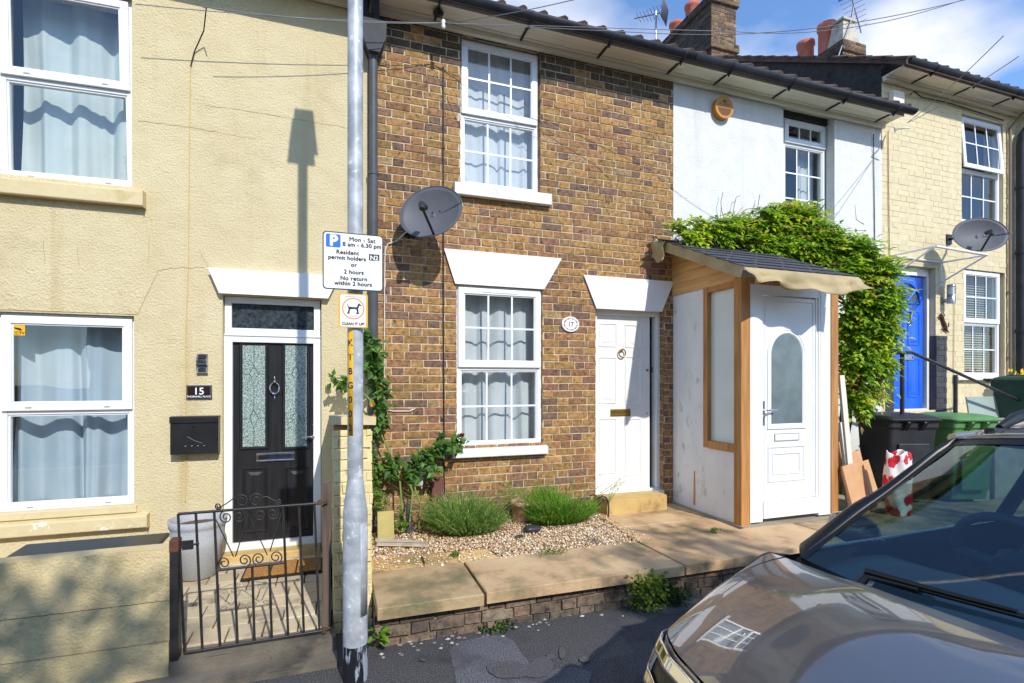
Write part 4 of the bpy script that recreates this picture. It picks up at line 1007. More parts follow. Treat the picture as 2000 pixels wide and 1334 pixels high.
cols = [(0.80, 0.84, 0.82), (0.98, 0.98, 0.98), (1.0, 0.95, 0.92), (0.9, 0.9, 0.9), (0.92, 0.9, 0.9)]
for s_, c in zip(S, cols): slab(mb, s_, SZ, SZ - 0.075, c)
S2 = [((0.265, Yb + .012), (0.66, Yb + .012), (0.66, -0.83), (0.265, -0.80)), ((0.675, Yb + .012), (1.25, Yb + .012), (1.22, -0.87), (0.675, -0.84)),
      ((2.50, Yb + .012), (3.62, Yb + .012), (3.65, -0.72), (2.56, -0.70)), ((2.57, -0.685), (3.655, -0.705), (3.69, -0.02), (2.62, -0.02))]
for s_, c in zip(S2, [(1.12, 1.1, 0.86), (1.1, 1.06, 0.84), (1.02, 0.97, 0.92), (1.0, 0.98, 0.94)]): slab(mb, s_, SZ - 0.006, SZ - 0.08, c)
mb.build('paving_slabs', M['slab'], kind='structure')
mb = MB(); mb.box(0.26, 9.5, FRONT + 0.06, 0.003, -0.03, SZ - 0.09); mb.build('garden_bed', M['soil'], kind='structure')
mb = MB(); bumpy(3.66, 7.0, Yb + 0.01, -0.0, SZ - 0.1, SZ + 0.004, mb, 0.004, 0.2); mb.build('cement_apron', M['slabgrey'], kind='structure')
def rpal(kind, u, w): return vary(rnd.choice([(0.19, 0.14, 0.10), (0.13, 0.10, 0.075), (0.24, 0.185, 0.135), (0.10, 0.08, 0.065), (0.21, 0.14, 0.095)]), 0.2)
mb = MB(); mb.box(0.25, 9.5, FRONT, FRONT + 0.06, -0.03, SZ - 0.078, 1)
mb.bricks(0.25, 9.5, -0.03, SZ - 0.08, [], lambda u, o, w: Vector((u, FRONT - o * 2.2 + 0.012 * mnoise.noise(Vector((u * 3, w * 5, 0))), w + 0.006 * mnoise.noise(Vector((u * 2, 3, 0))))), rpal, jit=0.006, proud=0.008)
mb.build('retaining_wall', [M['brick'], M['mortar_dark']], label='low rough brick retaining wall under the stone edging slabs', category='wall')
# loose pieces at the foot of the wall
for k in range(46):
    x = rnd.choice([rnd.uniform(0.26, 1.4), rnd.uniform(0.26, 2.3)]); y = FRONT - 0.02 - abs(rnd.gauss(0, 0.07)); r = rnd.uniform(0.006, 0.02)
    if k == 0: mb = MB()
    c = vary(rnd.choice([(0.3, 0.28, 0.25), (0.2, 0.17, 0.15), (0.45, 0.42, 0.38)]), .2)
    vs = [Vector((x, y, 0.006)) + Vector((a * r, b * r * .8, c_ * r * .6)) * rnd.uniform(.8, 1.2) for a, b, c_ in ((1, 0, 0), (0, 1, 0), (-1, 0, 0), (0, -1, 0), (0, 0, 1), (0.5, .5, -.4))]
    mb.add(vs, [(0, 1, 4), (1, 2, 4), (2, 3, 4), (3, 0, 4), (1, 0, 5), (2, 1, 5), (3, 2, 5), (0, 3, 5)], 0, False, c)
mb.build('rubble', M['gravel'], kind='stuff', label='bits of rubble along the foot of the low brick wall', category='rubble')
# gravel
mb = MB(); mb.quad((0.265, -0.86, SZ - 0.03), (2.55, -1.12, SZ - 0.03), (2.6, 0, SZ - 0.03), (0.265, 0, SZ - 0.03)); mb.build('gravel_bed', M['sand'], kind='structure')
mb = MB(); n_ = 0
pal_ = [lin(222, 194, 150), lin(208, 174, 128), lin(232, 216, 190), lin(190, 156, 116), lin(238, 230, 216), lin(156, 136, 116), lin(214, 180, 142)]
while n_ < 9500:
    x, y = rnd.uniform(0.27, 2.66), rnd.uniform(-1.16, -0.02)
    thin = 1.0
    if y < -0.82 and x < 1.25: thin = 0.22
    if y < Yb: thin *= 0.25
    if x > 2.5 + (y + 1.1) * 0.1: thin *= 0.15
    if y > -0.3 and rnd.random() < .4: continue
    if rnd.random() > thin: continue
    r = rnd.uniform(0.005, 0.011) * rnd.choice([1, 1, 1, 1.4]); on = thin < 0.5
    z = (SZ + r * .2) if on else SZ - 0.018 + rnd.uniform(0, 0.02)
    vs = [Vector((x, y, z)) + Vector((a * r, b * r, c_ * r * .75)) * rnd.uniform(.7, 1.25) for a, b, c_ in ((1, 0, 0), (0, 1, 0), (-1, 0, 0), (0, -1, 0), (0, 0, 1), (0, 0, -1))]
    mb.add(vs, [(0, 1, 4), (1, 2, 4), (2, 3, 4), (3, 0, 4), (1, 0, 5), (2, 1, 5), (3, 2, 5), (0, 3, 5)], 0, True, vary(rnd.choice(pal_), .15)); n_ += 1
mb.build('gravel', M['gravel'], kind='stuff', label='tan gravel spread over the garden of the brick house', category='gravel')
# step and bits
st0, st1 = gx(1186, -0.27), gx(1318, -0.27)
mb = MB(); bumpy(st0, 3.42, -0.27, -0.017, SZ - 0.02, 0.425, mb, 0.005, 0.05); mb.build('doorstep', M['stepstone'], label='yellow sandstone doorstep at the white six panelled door', category='step')
q = onZ(1518, 0, SZ)
def stone(name, c, rx, ry, rz, mat, label, cat, rot=0.0):
    mb = MB(); mb.M = Matrix.Translation(c) @ Matrix.Rotation(R(rot), 4, 'Z')
    def fn(u, v):
        a, b = 2 * math.pi * u, math.pi * (v - .5)
        k = lambda t: math.copysign(abs(t) ** 0.7, t)
        p = Vector((rx * k(math.cos(a)) * math.cos(b) ** .6 if abs(math.cos(b)) > 1e-6 else 0, ry * k(math.sin(a)) * max(0, math.cos(b)) ** .6, rz * math.sin(b)))
        return p * (1 + 0.07 * mnoise.noise(p * 20))
    mb.grid(fn, 24, 12); return mb.build(name, mat, label=label, category=cat)
p = onZ(1041, 1040, SZ); stone('stone', (p.x, p.y + .02, SZ + 0.03), 0.085, 0.055, 0.03, M['slate'], 'smooth black oval stone lying on the gravel', 'stone', 8)
p = onZ(1014, 1050, SZ); stone('stone_chip', (p.x, p.y, SZ + 0.012), 0.042, 0.016, 0.012, M['slate'], 'small dark stone chip beside the smooth black stone', 'stone', 20)
p0, p1 = onZ(736, 1066, SZ + .01), onZ(834, 1068, SZ + .01)
mb = MB(); mb.M = Matrix.Translation((0, 0, 0)); mb.prism([(p0.x, p0.y), (p1.x, p1.y), (p1.x - .04, p1.y + .05), (p1.x - .1, p1.y + .09), (p0.x, p0.y + .1)], SZ + 0.012, SZ + 0.045, 0, 'XY'); mb.build('broken_slab', M['concrete'], bevel=0.006, label='small broken slab lying on the gravel by the dividing wall', category='slab')
q0 = onY(740, 1040, -0.42); mb = MB(); bx0, bx1 = gx(738, -.42), gx(770, -.42)
mb.M = Matrix.Translation((0, -0.42, SZ)) @ Matrix.Rotation(R(-9), 4, 'X'); bumpy(bx0, bx1, 0, 0.05, -0.02, gz(755, 1000, -.42) - SZ, mb, 0.004, 0.05); mb.build('concrete_block', M['mossy'], label='mossy yellow concrete block leaning under the climbing rose', category='block')
p = onY(799, 1020, -0.22); mb = MB(); mb.tube([(p.x, -.22, SZ - .03), (p.x, -.22, gz(799, 985, -.22)), (p.x, -.22, gz(799, 979, -.22))], [.028, .028, .02], 14); mb.build('pipe_stub', M['pipe'], label='short grey pipe stub standing in the gravel by the rose stems', category='pipe')
q = fr(796, 826, 916, 949, -0.06); mb = MB(); mb.box(q[0], q[1], -0.075, 0, q[2], q[3]); bb = mb.build('meter_box', M['metergrey'], bevel=0.006, label='pale grey meter box low on the brick wall behind rose leaves', category='meter box')
mb = MB(); mb.box(q[0] + .02, q[1] - .02, -0.08, -0.074, q[2] + .02, q[3] - .02); mb.build('cover', M['metergrey'], bb, bevel=0.003)
q = fr(843, 866, 936, 984, -0.05); mb = MB(); mb.box(q[0], q[1], -0.075, 0, q[2], q[3]); mb.box(q[0] - .004, q[1] + .004, -.079, 0, q[3] + .001, q[3] + .012); mb.build('gas_box', M['gasbox'], bevel=0.004, label='brown plastic box on the brick wall beside the black cable', category='meter box')
p = onY(1018, 1000, -0.12); mb = MB(); mb.lathe([(0.085, 0), (0.11, 0.19), (0.125, 0.195), (0.125, 0.235), (0.108, 0.235), (0.10, 0.19)], (p.x, -0.15, SZ - 0.04), 24); mb.build('plant_pot', pm('pale_terracotta', lin(206, 168, 142), lin(190, 150, 124), 8, .85, .3, 40, .005), label='pale terracotta pot between the two grassy clumps', category='plant pot')
# boot scraper scroll
by = -0.33
def bs(px, py): return onY(px, py, by)
mb = MB()
mb.tube([bs(1192, 1020), bs(1188, 1010), bs(1189, 995), bs(1188, 982), bs(1184, 972), bs(1176, 969), bs(1168, 974), bs(1167, 983), bs(1172, 988), bs(1177, 984), bs(1176, 979)], 0.009, 8)
mb.tube([bs(1172, 985), bs(1168, 973), bs(1160, 965), bs(1153, 968), bs(1152, 976), bs(1157, 980), bs(1161, 976)], 0.007, 8); mb.tube([bs(1186, 1019), bs(1206, 1022)], 0.009, 8)
mb.build('boot_scraper', M['iron'], label='scrolled black iron boot scraper beside the sandstone doorstep', category='boot scraper')

# ------------------------------------------------------------------ fittings on the brick front
q = fr(1099, 1131, 619, 647, -0.02); cx, cz = (q[0] + q[1]) / 2, (q[2] + q[3]) / 2; rx, rz = (q[1] - q[0]) / 2, (q[3] - q[2]) / 2
mb = MB(); mb.prism([(cx + rx * math.cos(2 * math.pi * k / 36), cz + rz * math.sin(2 * math.pi * k / 36)) for k in range(36)], -0.016, -0.001)
pq = mb.build('house_number_plaque', M['whitepaint'], bevel=0.005, label='white oval ceramic plaque reading 17 on the brick wall', category='number plaque')
mb = MB(); text(mb, '17', 0.068, cx, cz - 0.024, -0.0167, bold=0.0008)
for k in range(26):
    a = 2 * math.pi * k / 26; mb.tube([(cx + rx * .74 * math.cos(a), -0.0167, cz + rz * .74 * math.sin(a)), (cx + rx * .84 * math.cos(a + .1), -0.0167, cz + rz * .84 * math.sin(a + .1))], 0.0028 + .0015 * (k % 3), 5)
mb.build('lettering', M['signblack'], pq)
def dish(label, c, rx, rz, tilt, yaw, wallx, wallz, armdir, arm=0.34, roll=0):
    t = thing('satellite_dish', (wallx, 0, wallz), label, 'satellite dish', 'satellite dishes on the house fronts')
    Mx = Matrix.Translation(c) @ Matrix.Rotation(R(yaw), 4, 'Z') @ Matrix.Rotation(R(tilt), 4, 'X') @ Matrix.Rotation(R(roll), 4, 'Y')
    mb = MB(); mb.M = Mx
    def fn(u, v): a = 2 * math.pi * u; return (rx * v * math.cos(a), -0.075 * (v * v - 1) + 0.0, rz * v * math.sin(a))
    mb.grid(fn, 40, 8)
    mb.tube([(rx * math.cos(R(a)), 0, rz * math.sin(R(a))) for a in range(0, 361, 9)], 0.006, 6, caps=False)
    mb.build('reflector', M['dish'], t, solid=0.003)
    mb = MB(); mb.M = Mx
    for a, b in ((0.0, 0.12), (0.12, 0.1), (-.1, -.16)): mb.tube([(a * rx * 2, 0.066, b * rz), (a * rx * 2, 0.058, b * rz)], 0.006, 6)
    mb.build('bolt', M['black'], t)
    mb = MB(); mb.M = Mx
    e = Vector((armdir[0], -arm, armdir[1]))
    s0 = Vector((armdir[0] * .5, 0.02, -rz * 0.96))
    mb.tube([s0, e + Vector((0, 0.02, -0.04))], 0.012, 8); mb.build('feed_arm', M['black'], t)
    mb = MB(); mb.M = Mx; mb.tube([e + Vector((0, -.01, -.05)), e + Vector((0, 0.0, 0.0)), e + Vector((0, .09, .03))], [0.024, 0.03, 0.028], 12); mb.build('receiver', M['blackplastic'], t)
    mb = MB(); cc = Mx @ Vector((0, 0.08, 0))
    mb.box(wallx - .05, wallx + .05, -0.02, -0.001, wallz - .07, wallz + .07); mb.tube([(wallx, -0.01, wallz), (wallx, (cc.y) * .55, wallz), (cc.x, cc.y + .02, cc.z), cc], 0.019, 10); mb.build('wall_bracket', M['black'], t)
    return t
DY = -0.36
p = onY(841, 413, DY); rx = (gx(903, DY) - gx(779, DY)) / 2 * .98; rz = (gz(841, 367, DY) - gz(841, 460, DY)) / 2
dish('large grey satellite dish above the lower window of the brick house', p, rx * 1.04, rz * 1.18, -14, -30, onY(800, 455).x, onY(800, 450).z, (0.0, -0.10), 0.26, -12)
DY = -0.5
p = onY(1915, 458, DY); rx, rz = .30, .215
dish('grey satellite dish on the cream wall beside the upper window', p, rx * 1.05, rz * 1.15, -14, -34, onY(1852, 468).x, onY(1852, 468).z, (0.0, -0.08), 0.22, 4)
# drainpipe with hopper
dpx = gx(729, -0.06)
t = thing('drainpipe', (dpx, -0.06, 0.2), 'grey drainpipe with a black hopper between the yellow and brick houses', 'drainpipe')
mb = MB(); mb.tube([(dpx, -0.06, 0.18), (dpx, -0.06, gz(729, 335, -.06))], 0.043, 18); mb.tube([(dpx, -0.06, gz(729, 335, -.06)), (dpx, -0.06, gz(735, 105, -.06))], 0.040, 18); mb.tube([(dpx, -.06, gz(729, 342, -.06)), (dpx, -.06, gz(729, 334, -.06))], 0.048, 18); mb.build('pipe', M['pipe'], t)
hz0, hz1 = gz(740, 108, -.08), gz(740, 50, -.08)
mb = MB(); mb.prism([(dpx - .045, hz0), (dpx + .045, hz0), (dpx + .10, hz0 + (hz1 - hz0) * .5), (dpx + .10, hz1), (dpx - .10, hz1), (dpx - .10, hz0 + (hz1 - hz0) * .5)], -0.15, -0.01); mb.build('hopper', M['gutter'], t, bevel=0.01)
mb = MB(); mb.tube([(dpx + .02, -.08, hz1 - .02), (dpx + .02, -.08, hz1 + .1), (dpx + .0, -.25, hz1 + .2), (dpx + 0.02, -.33, hz1 + .32), (dpx + 0.02, -.345, ZT + .06)], 0.036, 14); mb.tube([(dpx - .05, -.05, hz1 - .02), (dpx - .07, -.1, hz1 + .12), (dpx - .05, -.2, hz1 + .25)], 0.03, 12); mb.build('swan_neck', M['gutter'], t)
# black drainpipe at the far end and small pipes on the cream house
dx = gx(1994, -0.08)
t = thing('black_drainpipe', (dx, -.08, 0.2), 'thick black drainpipe at the far edge of the cream house', 'drainpipe')
mb = MB(); mb.tube([(dx, -.09, 0.2), (dx, -.09, gz(1994, 280, -.09)), (dx + .02, -.09, gz(1994, 265, -.09)), (dx + .2, -.2, gz(1994, 225, -.09))], 0.065, 16); mb.build('pipe', M['gutter'], t)
for zz in (2.4, 3.6, 4.6): MB().tube([(dx, -.09, zz), (dx, -.09, zz + .05)], 0.075, 16).build('pipe_clip', M['gutter'], t)
x = gx(1972, -.03); mb = MB(); mb.tube([(x, -.035, 1.0), (x, -.035, gz(1972, 250, -.03)), (x + .12, -.12, gz(1972, 225, -.03)), (x + .25, -.3, gz(1972, 205, -.1))], 0.02, 10)
for zz in (2.0, 3.0, 3.9): mb.tube([(x, -.035, zz), (x, -.035, zz + .03)], 0.028, 10)
mb.build('waste_pipe', pm('brown_pipe', lin(120, 104, 84), None, rough=.5), label='thin brown pipe running down beside the thick black drainpipe', category='drainpipe')
# alarm box
q = onY(1414, 210, -0.06); rr = (gx(1434, -.06) - gx(1395, -.06)) / 2 * .80
mb = MB(); mb.prism([(q.x + rr * math.cos(2 * math.pi * k / 30), q.z + rr * math.sin(2 * math.pi * k / 30)) for k in range(30)], -0.07, 0.0)
al = mb.build('alarm_box', M['alarm'], bevel=0.015, label='round amber alarm box high on the white wall', category='alarm box')
mb = MB()
for k in range(7): zz = q.z - rr * (.12 + .11 * k); hw = math.sqrt(max(0, (rr * .86) ** 2 - (zz - q.z) ** 2)); mb.box(q.x - hw, q.x + hw, -0.0715, -0.069, zz - .006, zz + .004)
text(mb, 'ALARM', 0.05, q.x, q.z + rr * .12, -0.0705, bold=.0008)
mb.prism([(q.x - .03, q.z + rr * .72), (q.x + .03, q.z + rr * .72), (q.x + .025, q.z + rr * .5), (q.x, q.z + rr * .4), (q.x - .025, q.z + rr * .5)], -0.0712, -0.069)
mb.build('lettering', pm('alarm_dark', lin(110, 66, 20), None, rough=.5), al)
# small junction box high on the cream house
q = fr(1740, 1761, 180, 208, -0.03); mb = MB(); mb.box(q[0], q[1], -.07, 0.0, q[2], q[3]); mb.build('junction_box', M['cream'], bevel=.008, label='cream junction box under the eaves of the cream house', category='junction box')
# wall lamp, lizard, door canopy frame on the cream house
p = onY(1858, 575, -.1); t = thing('wall_lamp', (p.x, 0, p.z), 'cylindrical steel wall lamp beside the blue door', 'wall lamp')
mb = MB(); mb.lathe([(0.05, -0.13), (0.05, 0.0), (0.046, 0.002)], (p.x, -.1, p.z), 20); mb.lathe([(0.05, 0.11), (0.05, 0.14), (0.0, 0.142)], (p.x, -.1, p.z), 20)
for k in range(8): a = 2 * math.pi * k / 8; mb.tube([(p.x + .048 * math.cos(a), -.1 + .048 * math.sin(a), p.z - .01), (p.x + .048 * math.cos(a), -.1 + .048 * math.sin(a), p.z + .12)], 0.004, 6)
mb.build('body', M['steel'], t)
mb = MB(); mb.lathe([(0.04, 0), (0.04, 0.11)], (p.x, -.1, p.z), 18); mb.build('lens', M['frost'], t)
mb = MB(); mb.tube([(p.x - .0, -.005, p.z - .08), (p.x, -.09, p.z - .08)], 0.025, 12); mb.tube([(p.x, 0, p.z - .08), (p.x, -.02, p.z - .08)], 0.045, 16); mb.build('arm', M['steel'], t)
mb = MB(); f = lambda px, py: onY(px, py, -0.02)
mb.tube([f(1838, 612), f(1840, 619), f(1842, 626), f(1845, 634), f(1847, 641), f(1850, 647), f(1854, 650)], [0.012, .024, .02, .026, .022, .013, .004], 8)
for a, b, c in (((1840, 620), (1834, 617), (1833, 625)), ((1841, 620), (1845, 616), (1842, 610)), ((1846, 639), (1841, 642), (1842, 649)), ((1848, 640), (1853, 637), (1852, 630))): mb.tube([f(*a), f(*b), f(*c)], [.010, .008, .006], 6)
mb.build('lizard_ornament', M['rust'], label='brown metal lizard ornament on the cream wall beside the blue door', category='ornament')
t = thing('door_canopy', (gx(1790), 0, 2.6), 'bare white metal canopy frame over the blue door', 'canopy')
A, B = onY(1745, 499, -.02), onY(1838, 513, -.02); Cc, D = onY(1827, 481, -0.75), onY(1928, 498, -0.75); E, F_ = onY(1756, 529, -.02), onY(1831, 556, -.02)
for nm, pts, r in (('front_bar', [Cc, D], .016), ('side_bar', [A, Cc], .013), ('side_bar', [B, D], .013), ('strut', [E, Cc], .012), ('strut', [F_, D], .012), ('wall_bar', [A, B], .010), ('wall_bar', [A, (A.x, -.02, E.z - .1)], .010), ('wall_bar', [B, (B.x, -.02, F_.z)], .010)):
    mb = MB(); mb.tube(pts, r, 8); mb.build(nm, M['whitepaint'], t)
q = onY(1779, 610, 0.1); mb = MB(); f = lambda px, py: onY(px, py, 0.095)
mb.tube([f(1783, 607), f(1780, 612), f(1779, 620), f(1777, 628), f(1779, 633), f(1776, 636)], [.012, .02, .016, .018, .012, .006], 8)
for a, b in (((1781, 613), (1786, 612)), ((1779, 616), (1775, 613)), ((1778, 628), (1783, 630)), ((1777, 627), (1774, 632))): mb.tube([f(*a), f(*b)], .007, 6)
mb.build('door_ornament', M['steel'], label='silver gecko ornament on the blue door', category='ornament')

# ------------------------------------------------------------------ lamp post and its signs
PX, PY = onZ(694, 1325, 0.0).x, onZ(694, 1325, 0.0).y
t = thing('lamp_post', (PX, PY, 0), 'galvanised steel lamp post with a wider base on the pavement', 'lamp post')
c1, c0 = gz(694, 935, PY), gz(694, 1000, PY)
zk = gz(694, 1255, PY)
mb = MB(); mb.lathe([(0.066, zk), (0.066, c0), (0.064, c0 + 0.02), (0.062, c0 + .03)], (PX, PY, 0), 32); mb.lathe([(0.062, c0 + .03), (0.0425, c1)], (PX, PY, 0), 32); mb.build('base', M['galv'], t)
mb = MB(); mb.lathe([(0.068, -0.02), (0.067, zk)], (PX, PY, 0), 32); mb.build('foot', M['galvbase'], t)
mb = MB(); mb.lathe([(0.0425, c1), (0.0415, 3.0), (0.04, 5.30)], (PX, PY, 0), 28); mb.build('shaft', M['galv'], t)
# access door, wrapped round the base
a0, a1 = -32, 12
def wrap(mb, r, a0, a1, z0, z1, mi=0, n=10, nz_=1):
    mb.grid(lambda u, v: (PX + r * math.sin(R(a0 + (a1 - a0) * u)), PY - r * math.cos(R(a0 + (a1 - a0) * u)), z0 + (z1 - z0) * v), n, nz_, mi)
mb = MB(); wrap(mb, 0.0675, 22, 66, gz(712, 1203, PY - .05), gz(712, 1022, PY - .05)); mb.build('access_door', M['galv'], t, solid=0.003)
mb = MB(); wrap(mb, 0.0432, -62, -18, gz(678, 850, PY), gz(678, 648, PY)); idp = mb.build('number_strip', M['signyellow'], t, solid=0.0006)
mb = MB(); zt_, zb_ = gz(678, 655, PY), gz(678, 848, PY); stp = (zt_ - zb_) / 7
for k, chh in enumerate('KTBG002'):
    zc = zt_ - stp * (k + .5)
    text(mb, chh, 0.05, 0, 0, 0, bold=0.001, T=lambda x, y, zc=zc: (PX + 0.0442 * math.sin(R(-40) + x / 0.0442), PY - 0.0442 * math.cos(R(-40) + x / 0.0442), zc - .02 + y))
mb.build('lettering', M['signblack'], idp)
mb = MB(); mb.tube([(PX, PY, 5.28), (PX, PY, 5.36)], 0.05, 16); mb.prism([(PX - .085, 5.32), (PX + .085, 5.32), (PX + .05, 5.66), (PX - .05, 5.66)], PY - .06, PY + .06); mb.build('lantern', M['galv'], t, bevel=0.03)
SY_ = PY - 0.065
q = fr(630, 748.5, 455.5, 567, SY_)
t = thing('parking_sign', ((q[0] + q[1]) / 2, SY_, q[2]), 'square white parking sign with a blue P on the lamp post', 'sign')
mb = MB(); mb.prism(rrect(q[0], q[1], q[2], q[3], 0.02), SY_, SY_ + .003); mb.build('sign_back', M['signblack'], t)
mb = MB(); e = 0.006; mb.prism(rrect(q[0] + e, q[1] - e, q[2] + e, q[3] - e, 0.016), SY_ - .0012, SY_ - .0002); fc = mb.build('sign_face', M['signwhite'], t)
w_, h_ = q[1] - q[0], q[3] - q[2]
U = lambda u: q[0] + w_ * (u - 65) / 710
V = lambda v, u=400: q[3] - h_ * (v - (65 + (u - 70) * .088)) / 690
mb = MB(); mb.prism(rrect(U(103), U(270), V(262, 190), V(107, 190), 0.006), SY_ - .0022, SY_ - .0012)
mb.build('parking_panel', M['signblue'], fc)
mb = MB(); text(mb, 'P', 0.080, U(190), V(244, 190), SY_ - .0026, bold=.004); mb.build('parking_letter', M['signwhite'], fc)
mb = MB(); yy = SY_ - .0016
text(mb, 'Mon - Sat', 0.0325, U(525), V(204, 525), yy, bold=.0014, spacing=1.08); text(mb, '8 am - 6.30 pm', 0.0315, U(522), V(268, 522), yy, bold=.0014, spacing=1.05)
text(mb, 'Resident', 0.031, U(352), V(352, 352), yy, bold=.0014, spacing=1.08); text(mb, 'permit holders', 0.0305, U(348), V(418, 348), yy, bold=.0014, spacing=1.06)
text(mb, 'or', 0.031, U(425), V(502, 425), yy, bold=.0014, spacing=1.08); text(mb, '2 hours', 0.031, U(425), V(590, 425), yy, bold=.0014, spacing=1.08)
text(mb, 'No return', 0.031, U(425), V(668, 425), yy, bold=.0014, spacing=1.08); text(mb, 'within 2 hours', 0.031, U(420), V(730, 420), yy, bold=.0014, spacing=1.06)
mb.prism([(U(603), V(432, 665)), (U(728), V(432, 665)), (U(728), V(354, 665)), (U(603), V(354, 665))], yy - .0006, yy + .0003)
mb.build('lettering', M['signblack'], fc)
mb = MB(); text(mb, 'N2', 0.034, U(665), V(424, 667), yy - .0014, bold=.0010); mb.build('zone_letters', M['signwhite'], fc)
for zz in (q[2] + .06, q[3] - .06):
    mb = MB(); mb.tube([(PX, PY - .002, zz - .012), (PX, PY - .002, zz + .012)], 0.0455, 20, caps=False); mb.box(PX - .02, PX + .02, SY_ + .0035, PY - .035, zz - .012, zz + .012); mb.build('clamp', M['steel'], t)
SY2 = PY - 0.055
q = fr(661, 718.5, 574, 640, SY2)
t = thing('dog_sign', ((q[0] + q[1]) / 2, SY2, q[2]), 'small yellow edged dog fouling sign below the parking sign', 'sign')
mb = MB(); mb.prism(rrect(q[0], q[1], q[2], q[3], .008), SY2, SY2 + .003); mb.build('sign_back', M['signyellow'], t)
mb = MB(); mb.prism(rrect(q[0] + .009, q[1] - .010, q[2] + .005, q[3] - .006, .006), SY2 - .0012, SY2 - .0002); fc = mb.build('sign_face', M['signwhite'], t)
cx, cz = (q[0] + q[1]) / 2 - .0, (q[2] + q[3]) / 2 + .012
mb = MB(); ring(mb, cx, cz, 0.052, 0.059, SY2 - .0012, depth=.0006); mb.build('ring', M['signorange'], fc)
mb = MB(); yy = SY2 - .0017
text(mb, 'CLEAN IT UP!', 0.0195, cx, q[2] + .014, yy, bold=.0010); 
D_ = lambda pts: mb.prism([(cx + a * .0105, cz + b * .0105) for a, b in pts], yy - .0003, yy + .0003)
D_([(-2.6, .3), (-2.2, .9), (1.4, .7), (1.9, 1.0), (2.3, 2.4), (3.2, 2.9), (3.3, 2.3), (4.1, 1.9), (4.0, 1.5), (3.0, 1.6), (2.6, .3), (2.1, -.5), (.6, -.2), (-1.0, -.3), (-2.0, -.6)])
D_([(-2.5, .4), (-3.1, 2.0), (-2.7, 2.0), (-2.2, .6)]); D_([(-2.3, -.3), (-2.9, -2.6), (-2.1, -2.6), (-1.5, -.5)]); D_([(1.6, -.3), (1.9, -2.6), (2.7, -2.6), (2.5, -.2)])
D_([(-3.3, -2.7), (-1.8, -2.7), (-1.8, -2.2), (-3.0, -2.2)]); D_([(1.3, -2.7), (2.9, -2.7), (2.9, -2.2), (1.6, -2.2)])
mb.build('lettering', M['signblack'], fc)
mb = MB()
for k in range(3): mb.box(cx - .03 + .006 * k, cx + .03 - .006 * k, yy, yy + .0004, cz - .036 - k * .005, cz - .0345 - k * .005)
mb.box(cx - .045, cx + .045, yy, yy + .0004, q[3] - .017, q[3] - .014); mb.build('small_print', M['signgrey'], fc)
mb = MB(); zz = (q[2] + q[3]) / 2; mb.tube([(PX, PY - .002, zz - .012), (PX, PY - .002, zz + .012)], 0.0455, 20, caps=False); mb.box(PX - .02, PX + .02, SY2 + .0035, PY - .03, zz - .012, zz + .012); mb.build('clamp', M['steel'], t)

# ------------------------------------------------------------------ the porch
FY = -1.07
XL = 3.70
po = thing('porch', (4.3, -0.5, SZ), 'timber framed front porch with a shingled lean-to roof and white door', 'porch')
wz0 = 0.02
def side(px, py): p = onX(px, py, XL); return p.y, p.z
sy0 = side(1376, 880)[0]; sy1 = side(1433, 880)[0]
sz0 = side(1405, 872)[1] - 0.0; sz1 = side(1405, 560)[1]
ztop = side(1380, 562)[1]
zclad = ztop
mb = MB()
def wallbits(y0, y1, z0, z1):
    bumpy(XL, XL + 0.11, y0, y1, z0, z1, mb, 0.006, 0.06)
wallbits(sy0, -0.0, SZ - 0.05, zclad); wallbits(FY + 0.02, sy0, SZ - 0.05, sz0 - 0.03)
mb.build('side_wall', M['porchwall'], po)
mb = MB(); c = onX(1357, 950, XL); mb.prism([(c.y - .006, c.z + .17), (c.y + .008, c.z + .16), (c.y + .012, c.z), (c.y + .018, c.z - .2), (c.y - .008, c.z - .2), (c.y - .012, c.z)], XL - .0065, XL - .002, 0, 'YZ'); mb.build('rust_streak', pm('rust_stain', lin(206, 150, 86), lin(190, 128, 70), 20, .85), po)
# timber
fxL = XL - 0.02; fx1 = gx(1637, FY)
ze = gz(1447, 560, FY)
mb = MB(); mb.box(XL - 0.025, XL + 0.085, FY - 0.005, FY + 0.095, SZ - .01, ze + 0.1); mb.build('post', M['timber'], po, bevel=0.006)
mb = MB(); mb.box(gx(1623, FY), fx1, FY - 0.005, FY + 0.095, SZ - .01, ze + 0.12); mb.build('post', M['timber'], po, bevel=0.006)
mb = MB(); mb.box(XL - 0.02, XL + 0.09, sy0 - 0.065, sy0, sz0 - 0.03, zclad); mb.box(XL - 0.018, XL + 0.09, FY + 0.096, sy0 - 0.066, sz0 - .035, sz0 + 0.045); mb.box(XL - 0.018, XL + 0.09, FY + .096, sy0 - .066, zclad - 0.06, zclad)
wf = mb.build('sidelight_frame', M['timber'], po, bevel=0.005)
mb = MB(); mb.box(XL + 0.03, XL + 0.04, FY + .096, sy0 - .066, sz0 + .045, zclad - .06); mb.build('sidelight_glass', M['frost'], wf)
# roof
zr0, zr1 = 3.27, gz(1452, 520, -1.34)
RX0, RX1 = gx(1452, -1.34), gx(1666, -1.34)
slope = (zr0 - zr1) / 1.34
roofz = lambda y: zr0 + slope * y
